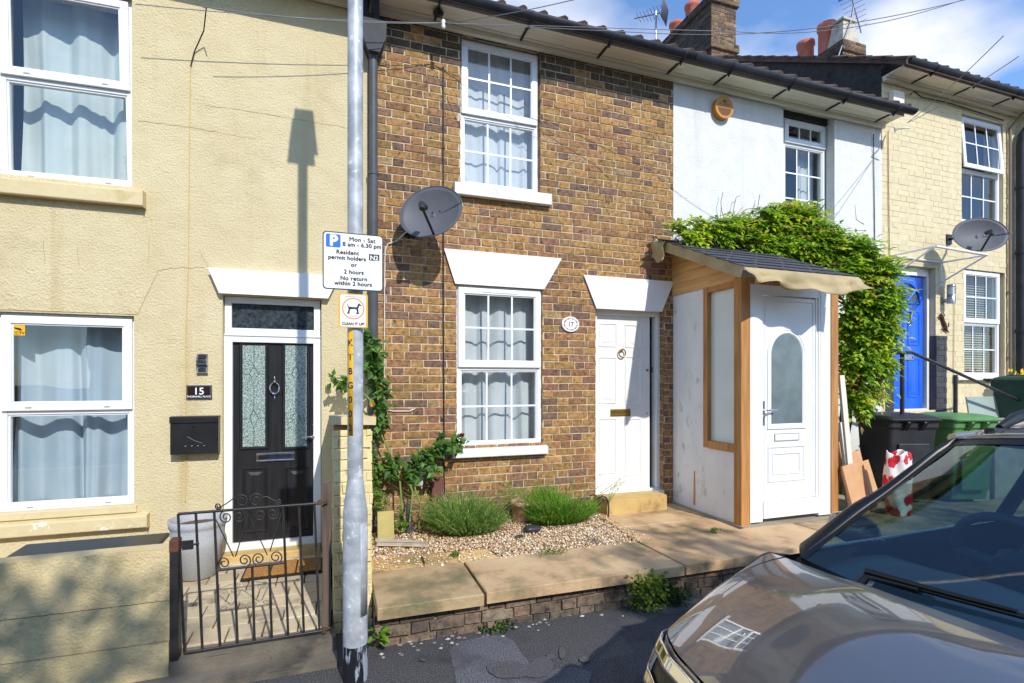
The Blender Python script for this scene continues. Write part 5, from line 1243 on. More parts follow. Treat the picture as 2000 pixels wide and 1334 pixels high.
# cladding boards up to the sloping roof
mb = MB(); zb_ = zclad; k = 0
while zb_ < zr0 - 0.08:
    zt_ = zb_ + 0.115
    ylim = lambda z: max(FY + 0.02, (z + 0.10 - zr0) / slope)
    y0a, y0b = ylim(zb_), ylim(zt_)
    if y0b < -0.03:
        mb.prism([(y0a, zb_ + .002), (-0.002, zb_ + .002), (-0.002, zt_ - .002), (y0b, zt_ - .002), (y0a, zb_ + 0.01)], XL - 0.018, XL + 0.02, 0, 'YZ')
    zb_ = zt_; k += 1
mb.box(XL + 0.02, XL + 0.03, FY + .1, -.002, zclad, zclad + 0.19)
mb.build('cladding', M['pine'], po, bevel=0.004)
mb = MB(); MB().box(XL + .086, gx(1623, FY) - .001, FY + .01, FY + .09, ze - .02, ze + .1).build('beam', M['timber'], po); mb.box(XL + .03, fx1, -.06, -.003, zr0 - .2, zr0 - .06); mb.build('beam', M['timber'], po)
mb = MB()
d = Vector((0, -1, -slope)).normalized(); nrm = Vector((0, -slope, 1)).normalized()
L = math.hypot(1.36, 1.36 * slope); rows = 8
P0 = Vector((0, 0.0, zr0))
mb.add([Vector((x, 0, zr0)) + d * (s * L) + nrm * h_ for h_ in (-.03, 0) for x, s in ((RX0, 0), (RX1, 0), (RX1, 1), (RX0, 1))], [(0, 1, 2, 3), (7, 6, 5, 4), (0, 4, 5, 1), (1, 5, 6, 2), (2, 6, 7, 3), (3, 7, 4, 0)])
for r_ in range(rows):
    x = RX0 - 0.02 - (0.17 if r_ % 2 else 0)
    while x < RX1 + .02:
        xa, xb = max(x, RX0 - .02), min(x + 0.335, RX1 + .02); x += 0.34
        if xb - xa < .03: continue
        s0, s1 = L * r_ / rows, L * (r_ + 1) / rows + 0.012
        dzl = rnd.uniform(0, .003); a = [Vector((xa, 0, zr0)) + d * s0 + nrm * .003, Vector((xb, 0, zr0)) + d * s0 + nrm * .003, Vector((xb, 0, zr0)) + d * s1 + nrm * (.013 + dzl), Vector((xa, 0, zr0)) + d * s1 + nrm * (.013 + dzl)]
        c = vary(lin(74, 76, 84), .12)
        mb.add(a + [q - nrm * .006 for q in a], [(0, 3, 2, 1), (4, 5, 6, 7), (2, 3, 7, 6), (0, 4, 7, 3), (1, 2, 6, 5)], 0, False, c)
mb.build('roof', M['shingle'], po)
mb = MB()     # felt strip along the verge and the loose flap over the door
mb.add([Vector((RX0 - .012, 0, zr0)) + d * s + nrm * h_ for s in (-0.0, L) for h_ in (0.004, -.10)], [(0, 1, 3, 2)])
def flap(u, v):
    x = RX0 - 0.03 + (RX1 + 0.06 - RX0) * u
    e = abs(2 * u - 1)
    drop = 0.165 * v * (1 - .18 * math.sin(7 * u) + .05 * math.sin(19 * u)) 
    out = 0.05 * v + 0.035 * math.sin(9 * u + 1) * v + 0.03 * math.sin(23 * u + 3 * v) * v * v + 0.05 * mnoise.noise(Vector((u * 6, v * 2.5, 2))) * v + (0.09 * v if u > .93 or u < .04 else 0)
    return (x, -1.37 - out, zr1 - 0.015 - drop + 0.012 * math.sin(14 * u) * v)
mb.grid(flap, 60, 10)
def flap2(u, v): return (RX0 - .03 - 0.05 * v - .02 * math.sin(6 * v), -0.03 - 0.22 * u, zr0 + slope * (-0.22 * u) - .02 - 0.22 * v + .02 * math.sin(8 * u))
mb.grid(flap2, 10, 8)
mb.build('roofing_felt', M['felt'], po, solid=0.004)
# the white door in its frame
wx0, wx1 = XL + 0.087, gx(1622, FY)
zd0 = gz(1500, 1012, FY) ; ztf = gz(1540, 560, FY)
lx0, lx1 = gx(1490, FY), gx(1594, FY); lz1 = gz(1540, 581, FY); lz0 = gz(1540, 975, FY)
mb = MB()
mb.box(wx0, lx0 - .001, FY + .0, FY + .07, zd0 - .03, ztf); mb.box(lx1 + .035, wx1, FY, FY + .07, zd0 - .03, ztf); mb.box(lx0, lx1 + .034, FY, FY + .07, lz1 + 0.012, ztf); mb.box(lx0, lx1 + .034, FY - .012, FY + .07, zd0, lz0 - .004)
mb.box(lx1 + .004, lx1 + .034, FY + .008, FY + .07, lz0, lz1 + .012); mb.box(lx1 + .06, lx1 + .068, FY - .004, FY, zd0, ztf)
mb.build('door_frame', M['upvc'], po, bevel=0.005)
mb = MB(); ap = []
gx0_, gx1_ = gx(1508, FY), gx(1568, FY); gzb, gzt = gz(1538, 827, FY), gz(1538, 652, FY)
rad = (gx1_ - gx0_) / 2; cxg = (gx0_ + gx1_) / 2; zc = gzt - rad * 1.05
def archpts(e, n=16): return [(gx0_ - e, gzb - e), (gx1_ + e, gzb - e)] + [(cxg + (rad + e) * math.cos(R(180 * k / n)), zc + (rad * 1.05 + e) * math.sin(R(180 * k / n))) for k in range(n + 1)]
mb.box(lx0, lx1, FY + .012, FY + .06, lz0, lz1)
def archring(e0, y0, e1, y1):
    A, B = archpts(e0), archpts(e1); n = len(A)
    mb.add([(p[0], y0, p[1]) for p in A] + [(p[0], y1, p[1]) for p in B], [(i, (i + 1) % n, n + (i + 1) % n, n + i) for i in range(n)])
Yd = FY + .012
for e0, y0, e1, y1 in ((.055, Yd, .05, Yd - .013), (.05, Yd - .013, .034, Yd - .013), (.034, Yd - .013, .03, Yd - .008), (.03, Yd - .008, .012, Yd - .012), (.012, Yd - .012, 0, Yd - .003)): archring(e0, y0, e1, y1)
moulded(mb, lx0 + .03, lx1 - .02, lz0 + .03, lz1 - .03, Yd, .016, .006, 0)
q = fr(1500, 1574, 869, 941, FY); moulded(mb, q[0], q[1], q[2], q[3], Yd, .03, .012, 0); moulded(mb, q[0] + .06, q[1] - .06, q[2] + .07, q[3] - .07, Yd, .025, .01, .004)
pd = mb.build('door', M['upvc'], po, bevel=0.003)
mb = MB(); mb.prism(archpts(0.002), Yd - .004, Yd - .001); mb.build('door_glass', M['archglass'], pd)
q = fr(1514, 1562, 846, 861, FY); mb = MB(); ringbox(mb, q[0], q[1], q[2], q[3], .008, Yd - .009, Yd, 1); mb.box(q[0] + .008, q[1] - .008, Yd - .007, Yd, q[2] + .008, q[3] - .008); mb.build('letter_plate', [M['upvc'], M['signgrey']], pd, bevel=.002)
h0 = onY(1492, 807, FY); mb = MB(); mb.box(h0.x - .013, h0.x + .013, Yd - .012, Yd, h0.z - .12, h0.z + .12); mb.tube([(h0.x, Yd - .01, h0.z + .03), (h0.x, Yd - .05, h0.z + .03), (h0.x + .03, Yd - .058, h0.z + .03), (h0.x + .13, Yd - .05, h0.z + .028)], [.011, .011, .012, .008], 8); mb.tube([(h0.x, Yd - .012, h0.z - .03), (h0.x, Yd - .02, h0.z - .03)], .012, 10); mb.build('handle', M['chrome'], pd, bevel=.003)

# ------------------------------------------------------------------ right of the porch: boards, bins, rails
mb = MB(); q = onY(1642, 700, -0.95)
mb.M = Matrix.Translation((5.10, -1.10, SZ)) @ Matrix.Rotation(R(-4), 4, 'X') @ Matrix.Rotation(R(-2.2), 4, 'Y'); mb.box(0, .07, 0, .03, 0, 1.45); mb.build('leaning_board', M['cream'], bevel=.004, label='tall cream board leaning by the porch corner post', category='board')
mb = MB(); mb.M = Matrix.Translation((5.16, -1.04, SZ)) @ Matrix.Rotation(R(-6), 4, 'X') @ Matrix.Rotation(R(-2), 4, 'Y'); mb.box(0, .09, 0, .04, 0, 0.95); mb.build('leaning_board', M['whitepaint'], bevel=.004, label='short white board leaning beside the tall cream board', category='board')
gmd = 'offcuts of tan board stacked by the porch'
for k, (px, yt, wd, yy, lb) in enumerate(((1660, 866, .2, -.95, 'tallest tan board offcut leaning beside the porch'), (1682, 887, .26, -1.1, 'broad low tan board offcut leaning in front of the others'), (1672, 912, .28, -1.22, 'nearest wide tan board offcut leaning towards the red spotted bag'), (1700, 905, .26, -1.0, 'rear tan board offcut next to the red spotted bag'))):
    x = gx(px, yy); z = gz(px + 15, yt, yy)
    mb = MB(); mb.M = Matrix.Translation((x, yy, SZ)) @ Matrix.Rotation(R(10), 4, 'Z') @ Matrix.Rotation(R(-8 - 2 * k), 4, 'X') @ Matrix.Rotation(R(-5), 4, 'Y'); mb.box(0, wd, 0, .018, 0, (z - SZ) * 1.02); mb.box(0.02, wd + .01, .022, .04, 0, (z - SZ) * .93)
    mb.build('board_offcut', M['mdf'], bevel=.002, label=lb, category='board', group=gmd)
def wheelie(x, y, z, mat, label, rot=0, s=1.0, group='wheelie bins'):
    t = thing('wheelie_bin', (x, y, z), label, 'bin', group)
    Mx = Matrix.Translation((x, y, z)) @ Matrix.Rotation(R(rot), 4, 'Z') @ Matrix.Scale(s, 4)
    mb = MB(); mb.M = Mx
    def ringp(w, d0, d1, zz, r=.03): return [(a, b, zz) for a, b in rrect(-w, w, d0, d1, r, 3)]
    rings = [ringp(.22, -.22, .24, .06), ringp(.235, -.25, .26, .35), ringp(.26, -.29, .28, .86), ringp(.265, -.295, .285, .865), ringp(.275, -.31, .30, .88), ringp(.275, -.31, .30, .95)]
    n = len(rings[0]); vs = [p for r_ in rings for p in r_]
    fs = [(i * n + k, i * n + (k + 1) % n, (i + 1) * n + (k + 1) % n, (i + 1) * n + k) for i in range(len(rings) - 1) for k in range(n)] + [tuple(range(n))[::-1]]
    mb.add(vs, fs)
    for a in (-.12, .06): mb.prism([(-.296, .86), (-.36, .93), (-.36, .95), (-.296, .95)], a, a + .04, 0, 'YZ')
    mb.box(-.17, .17, -.298, -.28, .18, .70)
    mb.build('body', mat, t, bevel=.008)
    mb = MB(); mb.M = Mx
    lr = [ringp(.29, -.34, .30, .952, .04), ringp(.295, -.345, .305, .975, .04), ringp(.26, -.30, .27, 1.005, .05), ringp(.18, -.2, .2, 1.03, .06)]
    vs = [p for r_ in lr for p in r_]; fs = [(i * n + k, i * n + (k + 1) % n, (i + 1) * n + (k + 1) % n, (i + 1) * n + k) for i in range(3) for k in range(n)] + [tuple(range(n))[::-1], tuple(range(3 * n, 4 * n))]
    mb.add(vs, fs); mb.tube([(-.25, .36, .98), (.25, .36, .98)], .016, 8); mb.box(-.2, -.16, .28, .37, .95, .99); mb.box(.16, .2, .28, .37, .95, .99)
    mb.build('lid', mat, t, bevel=.008)
    for a in (-.25, .22):
        mb = MB(); mb.M = Mx; mb.tube([(a, .25, .1), (a + .04, .25, .1)], .1, 18); mb.build('wheel', M['tyre'], t)
    return t
p = onY(1748, 806, -.75); wheelie(p.x, -.75, p.z - 1.03, M['blackplastic'], 'black wheelie bin between the creeper and the green bin', -20)
p = onY(1872, 806, -.95); wheelie(p.x - .12, -.95, p.z - 1.03, M['bingreen'], 'mid green wheelie bin beside the black bin below the handrail', -15)
mb = MB(); b0 = onY(1754, 908, -1.25)
def bag(u, v):
    a = 2 * math.pi * u; r = (.11 + .03 * math.sin(math.pi * v) + .012 * math.sin(5 * a + 6 * v)) * (1 if v < .9 else 1.05)
    return (b0.x + r * math.cos(a), -1.25 + r * .8 * math.sin(a), SZ + (b0.z + .13 - SZ) * v + .02 * math.sin(3 * a) * v)
mb.grid(bag, 108, 42)
spots = [(rnd.random(), rnd.random()) for _ in range(46)]
for i in range(len(mb.mi)):
    u, v = (i // 42 + .5) / 108, (i % 42 + .5) / 42
    for a, b in spots:
        if ((min(abs(u - a), 1 - abs(u - a)) * 1.6) ** 2 + (v - b) ** 2) < .0066: mb.mi[i] = 1
mb.build('spotted_bag', [M['bagwhite'], M['bagred']], solid=.003, label='red and white spotted bag in front of the black bin', category='bag')
# landing, steps and handrail to the blue door
lzl = dbz0 - 0.03
mb = MB(); mb.box(7.2, 8.5, -1.0, 0.0, 0.1, lzl)
for k in range(6): mb.box(8.5 + .28 * k, 8.78 + .28 * k, -1.0, 0.0, 0.1, lzl - .165 * (k + 1))
mb.build('door_steps', M['concrete'], bevel=.008, label='concrete landing and steps up to the blue door', category='steps')
t = thing('handrail', (8, -.95, lzl), 'slim dark metal handrail sloping down from the blue door', 'handrail')
HY = -.92
A, B, Cq = onY(1744, 690, HY), onY(1780, 688, HY), onY(2030, 800, HY)
mb = MB(); mb.tube([A, B, Cq], .018, 10); mb.build('rail', M['iron'], t)
p = onY(1762, 690, HY)
mb = MB(); mb.tube([p, (p.x, HY, lzl)], .022, 10); mb.build('post', M['iron'], t)
p = onY(1866, 732, HY)
mb = MB(); mb.tube([p, (p.x, HY, lzl - .5)], .022, 10); mb.build('post', M['iron'], t)
p, p2 = onY(1888, 775, -.7), onY(1990, 812, -.7)
mb = MB(); mb.M = Matrix.Translation((p.x, -.7, p.z)) @ Matrix.Rotation(R(-8), 4, 'X'); mb.box(0, p2.x - p.x, 0, .02, -.62, 0); mb.build('grey_board', M['greyboard'], bevel=.003, label='flat grey green board standing behind the green bin', category='board')
mb = MB(); mb.box(p.x - .1, 11.5, -1.05, -.45, 0.1, p.z - .60); mb.build('raised_bed', M['concrete'], bevel=.01, label='raised concrete bed under the cream house window', category='raised bed')
p = onY(2000, 738, -1.0); wheelie(p.x + .30, -.9, p.z - 1.0, M['bindark'], 'dark green wheelie bin by the yellow flowers at the far right', 10)
# window box of yellow flowers
p = onY(1993, 728, -.35)
t = thing('flower_box', (p.x, -.35, p.z - .1), 'window box of yellow flowers at the far right', 'flower box')
mb = MB(); mb.box(p.x - .12, p.x + .7, -.45, -.25, p.z - .18, p.z - .03); mb.build('trough', M['blackplastic'], t, bevel=.01)
mb = MB(); mb2 = MB()
for k in range(70):
    c = Vector((p.x + rnd.uniform(-.2, .7), rnd.uniform(-.5, -.22), p.z + rnd.uniform(-.05, .07)))
    for j in range(5):
        a = 2 * math.pi * j / 5; leaf(mb, c, Vector((math.cos(a), -.4, math.sin(a))), Vector((0, -1, 0)), .03, .028, None)
    leaf(mb2, c - Vector((0, 0, .05)), rdir(), Vector((0, 0, 1)), .08, .03, vary((.10, .22, .03), .3))
mb.build('flowers', M['flower'], t); mb2.build('foliage', M['leaf'], t)

# ------------------------------------------------------------------ plants
def inpoly(x, y, P):
    c = False; j = len(P) - 1
    for i in range(len(P)):
        if (P[i][1] > y) != (P[j][1] > y) and x < (P[j][0] - P[i][0]) * (y - P[i][1]) / (P[j][1] - P[i][1]) + P[i][0]: c = not c
        j = i
    return c
WP = [(1300, 452), (1306, 436), (1335, 426), (1380, 430), (1420, 424), (1462, 428), (1490, 405), (1530, 394), (1562, 398), (1600, 424), (1632, 440), (1648, 462), (1690, 464), (1706, 490), (1722, 505), (1738, 540), (1748, 562), (1738, 585), (1730, 620), (1738, 655), (1718, 690), (1722, 730), (1698, 752), (1690, 775), (1668, 800), (1650, 795), (1640, 740), (1640, 640), (1655, 560), (1648, 540), (1600, 520), (1540, 500), (1470, 480), (1400, 462), (1330, 456)]
wt_ = thing('creeper', (5.4, -.4, SZ), 'bright green leafy creeper spilling over the porch roof and white wall', 'climbing plant')
mb = MB()
greens = [(0.40, 0.56, 0.03), (0.31, 0.50, 0.03), (0.47, 0.62, 0.04), (0.20, 0.37, 0.025), (0.56, 0.64, 0.05), (0.12, 0.26, 0.02)]
def roofy(x, y):                                                # keep leaves above the shingles
    return roofz(y) + 0.03 if (RX0 - .05 < x < RX1 + .05 and -1.36 < y < 0) else -9
cnt = 0
while cnt < 3000:
    px, py = rnd.uniform(1296, 1768), rnd.uniform(390, 806)
    if not inpoly(px, py, WP): continue
    if mnoise.noise(Vector((px * .022, py * .028, 0))) < -.28 and rnd.random() < .75: continue
    base = -0.18 - 0.5 * max(0, min(1, (px - 1560) / 150)) - 0.12 * max(0, min(1, (py - 440) / 100))
    bump_ = 0.13 * mnoise.noise(Vector((px * .015, py * .015, 5)))
    Y = base + bump_ + rnd.choice([rnd.uniform(-.1, .05), rnd.uniform(-.05, .2)])
    p = onY(px, py, min(-.03, Y))
    rz_ = roofy(p.x, p.y)
    if p.z < rz_: 
        if rnd.random() < .5: continue
        p.z = rz_ + rnd.uniform(0, .08)
    d0 = Vector((rnd.uniform(-1, 1), rnd.uniform(-1.0, -.1), rnd.uniform(-.9, .35))).normalized()
    Lr = rnd.uniform(.13, .24); n = rnd.choice([7, 9, 9, 11]); g = rnd.choice(greens) if rnd.random() > .06 else (.42, .30, .08)
    up = Vector((0, -.35, 1)).normalized()
    sdv = d0.cross(up).normalized()
    for j in range(n):
        t_ = (j // 2 + 1) / (n // 2 + 1); c = p + d0 * Lr * t_ + Vector((0, 0, -.16 * Lr * t_ * t_ * 2))
        sg = 1 if j % 2 else -1
        dl = (d0 * .55 + sdv * sg + Vector((0, 0, rnd.uniform(-.5, -.05)))).normalized() if j < n - 1 else d0
        leaf(mb, c, dl, up + rdir() * .35, rnd.uniform(.06, .10), rnd.uniform(.034, .050), vary(g, .22), .35)
    cnt += 1
mb.build('foliage', M['leaf'], wt_)
mb = MB()
b0 = Vector((gx(1652, -.4), -.35, SZ)); 
for k in range(5):
    pts = [b0 + Vector((rnd.uniform(-.05, .05), rnd.uniform(-.05, .05), 0))]
    tgt = [onY(px, py, -.3) for px, py in ((1660, 700), (1665, 600), (1620 - 60 * k, 480))]
    for q in tgt: pts.append(q + rdir() * .05)
    mb.tube([pts[0], pts[0].lerp(pts[1], .5) + rdir() * .06] + pts[1:], [.022, .02, .016, .012, .006], 7)
for k in range(26):
    a = onY(rnd.uniform(1400, 1700), rnd.uniform(430, 500), -.25); mb.tube([a, a + rdir(0, 1) * .15, a + rdir(.2, 1) * .28], [.006, .004, .002], 5)
for pts in ([(1420, 438), (1410, 415), (1408, 395), (1412, 375)], [(1440, 435), (1432, 410), (1438, 385), (1446, 382)], [(1470, 430), (1480, 405), (1484, 380)], [(1430, 425), (1460, 408), (1500, 405)]):
    mb.tube([onY(px, py, -.06) for px, py in pts], .004, 5)
mb.build('stems', M['stem'], wt_)
# grassy clumps
def clump(name, label, cx, cy, rx, ry, h, n, cols_, feathery, cat='plant'):
    t = thing(name, (cx, cy, SZ), label, cat)
    mb = MB()
    for k in range(n):
        a = rnd.uniform(0, 2 * math.pi); q = math.sqrt(rnd.random())
        b = Vector((cx + rx * .55 * q * math.cos(a), cy + ry * .55 * q * math.sin(a), SZ - .01))
        out = Vector((math.cos(a), math.sin(a), 0)) * q
        L_ = h * rnd.uniform(.5, 1.12) * (1.05 - .25 * q) * (.85 + .75 * mnoise.noise(Vector((b.x * 5, b.y * 5, n))))
        dirv = (Vector((0, 0, 1)) + Vector((out.x * rx * 1.3 / h, out.y * ry * 1.3 / h, 0)) * .8 + rdir() * .38).normalized()
        w = rnd.uniform(.0022, .0045); c = vary(rnd.choice(cols_), .25)
        side_ = dirv.cross(rdir()).normalized() * w
        m1 = b + dirv * L_ * .55; tip = b + dirv * L_ + Vector((out.x, out.y, -.5)) * L_ * .18 * rnd.random()
        mb.add([b - side_, b + side_, m1 + side_, m1 - side_, tip], [(0, 1, 2, 3), (3, 2, 4)], 0, False, c)
        if feathery:
            for j in range(6):
                f = b.lerp(tip, .3 + .7 * j / 6); leaf(mb, f, (dirv + rdir() * .9).normalized(), Vector((0, 0, 1)), rnd.uniform(.02, .045), rnd.uniform(.004, .007), vary(c, .2), .1)
    for k in range(70):
        a = rnd.uniform(0, 6.28); b = Vector((cx + rx * .6 * math.cos(a) * rnd.random(), cy + ry * .6 * math.sin(a) * rnd.random(), SZ)); e = b + (Vector((math.cos(a) * rx, math.sin(a) * ry, h * .75)) * 1.35 * rnd.uniform(.7, 1.1))
        m_ = b.lerp(e, .5) + Vector((0, 0, .05)); c = vary(rnd.choice(cols_ + [(.42, .40, .16)]), .25)
        mb.tube([b, m_, e], [.0022, .0018, .001], 4, col=c)
        for j in range(7): leaf(mb, m_.lerp(e, j / 6), rdir(), Vector((0, 0, 1)), .03, .006, vary(c, .2), .1)
    mb.build('foliage', M['leaf'], t)
    mb = MB()
    for k in range(14): a = rdir(); mb.tube([(cx + rx * .3 * a.x, cy + ry * .3 * a.y, SZ - .02), (cx + rx * .5 * a.x, cy + ry * .5 * a.y, SZ + h * .4)], [.005, .003], 5)
    mb.build('stems', M['greenstem'], t)
    return t
G1 = [(0.30, 0.46, 0.10), (0.21, 0.37, 0.08), (0.40, 0.54, 0.16), (0.15, 0.28, 0.06)]
G2 = [(0.22, 0.42, 0.05), (0.16, 0.34, 0.04), (0.30, 0.50, 0.07)]
pA, pB = onZ(922, 1040, SZ), onZ(1112, 1030, SZ)
clump('feathery_plant', 'wide feathery green clump against the brick wall, the left one', pA.x - .03, -.36, .40, .26, .41, 2700, G1, True)
clump('grassy_plant', 'rounded bright green grassy clump near the boot scraper', pB.x + .01, -.32, .40, .24, .36, 3800, G2, True)
# climbing rose: leaves along stems
def leafy(mb, pts, n, size, cols_, spread, Lw=.55):
    P = [Vector(p) for p in pts]
    for k in range(n):
        t_ = rnd.random() * (len(P) - 1); i = int(t_); c = P[i].lerp(P[min(i + 1, len(P) - 1)], t_ - i) + rdir() * spread * rnd.random()
        c.y = min(c.y, -.015)
        for j in range(rnd.choice([3, 3, 5])):
            d0 = (rdir() + Vector((0, -.5, -.15))).normalized(); s_ = size * rnd.uniform(.7, 1.25)
            leaf(mb, c + rdir() * size * .5, d0, Vector((0, -.6, .8)) + rdir() * .4, s_, s_ * Lw, vary(rnd.choice(cols_), .25), .25)
rt = thing('climbing_rose', (.7, -.2, SZ), 'climbing rose with dark green leaves by the drainpipe and lower window', 'climbing plant')
o = lambda px, py, Y=-.16: onY(px, py, Y)
stems = [[o(788, 1035, -.3), o(785, 990, -.25), o(781, 940, -.2), (o(770, 905)), o(745, 850), o(742, 800), o(735, 740), o(725, 690), o(718, 655)],
         [o(818, 1030, -.3), o(822, 985, -.25), o(812, 960, -.22), o(806, 935), o(810, 905), o(840, 880), o(870, 868), o(905, 862)],
         [o(800, 1020, -.3), o(806, 960, -.22), o(790, 920), o(765, 910), o(735, 905)], [o(742, 800), o(712, 770), o(672, 748, -.2), o(645, 745, -.2)], [o(810, 905), o(845, 905), o(860, 930)]]
mb = MB()
for s_ in stems: mb.tube(s_, [.009] * (len(s_) - 2) + [.006, .004], 6)
mb.build('stems', M['greenstem'], rt)
mb = MB(); DG = [(0.085, 0.20, 0.035), (0.12, 0.26, 0.045), (0.16, 0.30, 0.05), (0.06, 0.15, 0.03)]
leafy(mb, stems[0][4:], 52, .082, DG, .09, .7); leafy(mb, stems[1][3:], 46, .085, DG, .10, .7); leafy(mb, stems[2][2:], 24, .08, DG, .10, .7); leafy(mb, stems[4], 9, .075, DG, .08, .7)
leafy(mb, [o(645, 750, -.2), o(668, 745, -.2), o(680, 765, -.2)], 12, .08, [(0.11, .22, .035), (.15, .27, .05)], .05, .7)
leafy(mb, [o(720, 660), o(735, 690), o(745, 740), o(752, 780), o(748, 830)], 40, .07, DG, .08, .7)
mb.build('foliage', M['leaf'], rt)
for px, py in ((728, 790), (731, 815), (902, 850)):
    mb = MB(); c = o(px, py, -.2)
    for k in range(14): leaf(mb, c, rdir(), rdir(), .03, .03, vary((.75, .40, .03) if px < 800 else (.25, .02, .02), .2))
    mb.build('rose_bud', M['leaf'], rt)
ht = thing('wall_shrub', (.4, -.15, SZ), 'small leaved light green shrub against the foot of the drainpipe', 'plant')
mb = MB(); LG = [(0.14, 0.26, 0.03), (0.19, 0.31, 0.05), (0.10, 0.20, 0.03)]
leafy(mb, [o(722, 850), o(728, 900), o(735, 960), o(745, 1000, -.25)], 120, .032, LG, .09, .8); leafy(mb, [o(785, 1030, -.3), o(782, 1000, -.3)], 26, .04, LG, .05, .6)
mb.build('foliage', M['leaf'], ht)
mb = MB(); mb.tube([o(735, 1020, -.2), o(730, 950), o(726, 860)], [.008, .006, .003], 6); mb.build('stems', M['stem'], ht)
# weeds
def weed(label, c, r, h, n, size, cols_, name='weed'):
    t = thing(name, c, label, 'weed')
    mb = MB()
    for k in range(n):
        a = rdir(-.1, 1); p = Vector(c) + Vector((a.x * r * rnd.random() ** .5, a.y * r * .6 * rnd.random() ** .5, h * rnd.random() ** .8))
        p.z = max(p.z, 0.012)
        for j in range(3): leaf(mb, p, (Vector((a.x, a.y, rnd.uniform(-.4, .6))) + rdir() * .7).normalized(), Vector((0, 0, 1)) + rdir() * .4, size * rnd.uniform(.6, 1.3), size * .75, vary(rnd.choice(cols_), .25), .3)
    mb.build('foliage', M['leaf'], t)
    mb = MB()
    for k in range(10): a = rdir(.3, 1); mb.tube([Vector(c), Vector(c) + Vector((a.x * r * .7, a.y * r * .4, h * .8))], [.003, .0015], 5)
    mb.build('stems', M['greenstem'], t)
p = onZ(1263, 1185, 0.0)
weed('leafy yellow green weed at the foot of the low brick wall near the car', (p.x, FRONT - .10, 0.0), .17, .26, 230, .032, [(0.30, .42, .04), (.22, .36, .04), (.38, .44, .06), (.14, .24, .03)])  # leaf colours raised to stand in for sunlight on the weed
p = onZ(1336, 1190, 0.0); weed('darker low weed at the wall foot hidden behind the car bonnet', (p.x, FRONT - .08, 0.0), .16, .12, 130, .03, [(.04, .10, .02), (.06, .13, .025)])
p = onY(742, 1225, FRONT - .06); weed('single pale green seedling by the foot of the lamp post', (p.x, FRONT - .06, .08), .05, .05, 8, .06, [(.2, .36, .04)])
p = onZ(970, 1228, 0.0); weed('small dark weeds along the foot of the low brick wall', (p.x, FRONT - .06, 0.0), .13, .05, 36, .03, [(.05, .12, .03), (.08, .16, .03)])
p = onZ(890, 1088, SZ); weed('tiny tuft growing in the joint of the yellow slabs', (p.x, p.y, SZ), .04, .05, 22, .02, [(.2, .28, .04), (.15, .22, .04)])
p = onZ(1395, 1040, SZ); weed('tiny bright tuft growing by the porch wall', (p.x, p.y, SZ), .07, .03, 26, .022, [(.2, .32, .04)])
p = onZ(1078, 1082, SZ); weed('thin low tufts where the gravel meets the edging slab', (p.x, p.y + .02, SZ), .17, .025, 30, .02, [(.2, .28, .05)])
t = thing('flowering_weed', (onY(1200, 960, -.3).x, -.31, SZ), 'wispy flowering weed in front of the white door', 'weed'); mb = MB(); b = onY(1188, 985, -.3)
for px, py in ((1213, 930), (1205, 940), (1218, 945), (1196, 950), (1210, 955), (1222, 938)): mb.tube([b, b.lerp(onY(px, py, -.3), .6) + Vector((-.01, 0, .02)), onY(px, py, -.3)], [.003, .002, .001], 5)
mb.build('stems', M['greenstem'], t); mb = MB()
for k in range(46): leaf(mb, onY(rnd.uniform(1190, 1224), rnd.uniform(928, 958), -.3), rdir(), rdir(), .016, .012, vary((.45, .5, .35), .2))
mb.build('flower_heads', M['leaf'], t)

# ------------------------------------------------------------------ cables, wires and aerials
def cable(name, pts, r, mat, label, cat='cable', sag=0.0, group=None):
    P = [Vector(p) for p in pts]
    if sag and len(P) == 2:
        a, b = P; P = [a.lerp(b, k / 16) - Vector((0, 0, sag * 4 * (k / 16) * (1 - k / 16))) for k in range(17)]
    return MB().tube(P, r, 6).build(name, mat, label=label, category=cat, **({'group': group} if group else {}))
b0 = onY(866, 45, -.28)
cable('wall_cable', [onY(866, 130, -.012), onY(866, 300, -.012), onY(866, 600, -.012), onY(867, 800, -.012), onY(868, 965, -.012)], .006, M['wireblack'], 'black cable running straight down the brick wall left of the windows')
cable('wall_cable', [onY(800, 447, -.05), onY(775, 470, -.02), onY(758, 476, -.012), onY(752, 490, -.012), onY(751, 560, -.012), onY(750, 800, -.012), onY(768, 803, -.012), onY(800, 803, -.012), onY(811, 798, -.012)], .005, M['wirewhite'], 'white cable running from the satellite dish down beside the drainpipe')
cable('wall_cable', [onY(372, 120, -.012), onY(370, 270, -.012), onY(368, 520, -.012), onY(363, 650, -.012), onY(363, 900, -.012), onY(362, 980, -.012)], .0035, pm('yellow_cable', lin(206, 178, 110), None, rough=.7), 'thin painted cable running down the yellow wall')
cable('wall_cable', [onY(403, 15, -.28), onY(398, 60, -.1), onY(380, 100, -.012), onY(372, 130, -.012)], .005, M['wireblack'], 'black cable hanging from the eaves of the yellow house')
cable('wall_cable', [onY(1706, 262, -.02), onY(1707, 350, -.012), onY(1709, 500, -.012), onY(1711, 640, -.012)], .006, M['wireblack'], 'dark cable running down the right hand edge of the white wall')
cable('wall_cable', [onY(1735, 255, -.012), onY(1736, 400, -.012), onY(1738, 520, -.012)], .006, pm('tan_cable', lin(176, 150, 104), None, rough=.7), 'tan cable on the corner of the cream house')
cable('wall_cable', [onY(1778, 185, -.02), onY(1785, 178, -.1), onY(1800, 190, -.03), onY(1850, 200, -.03), onY(1960, 235, -.03)], .01, M['wireblack'], 'dark cable bundle under the cream house eaves')
cable('wall_cable', [onY(1864, 565, -.012), onY(1863, 700, -.012), onY(1862, 800, -.012)], .005, pm('tan_cable_two', lin(196, 172, 124), None, rough=.7), 'cable running down below the steel wall lamp')
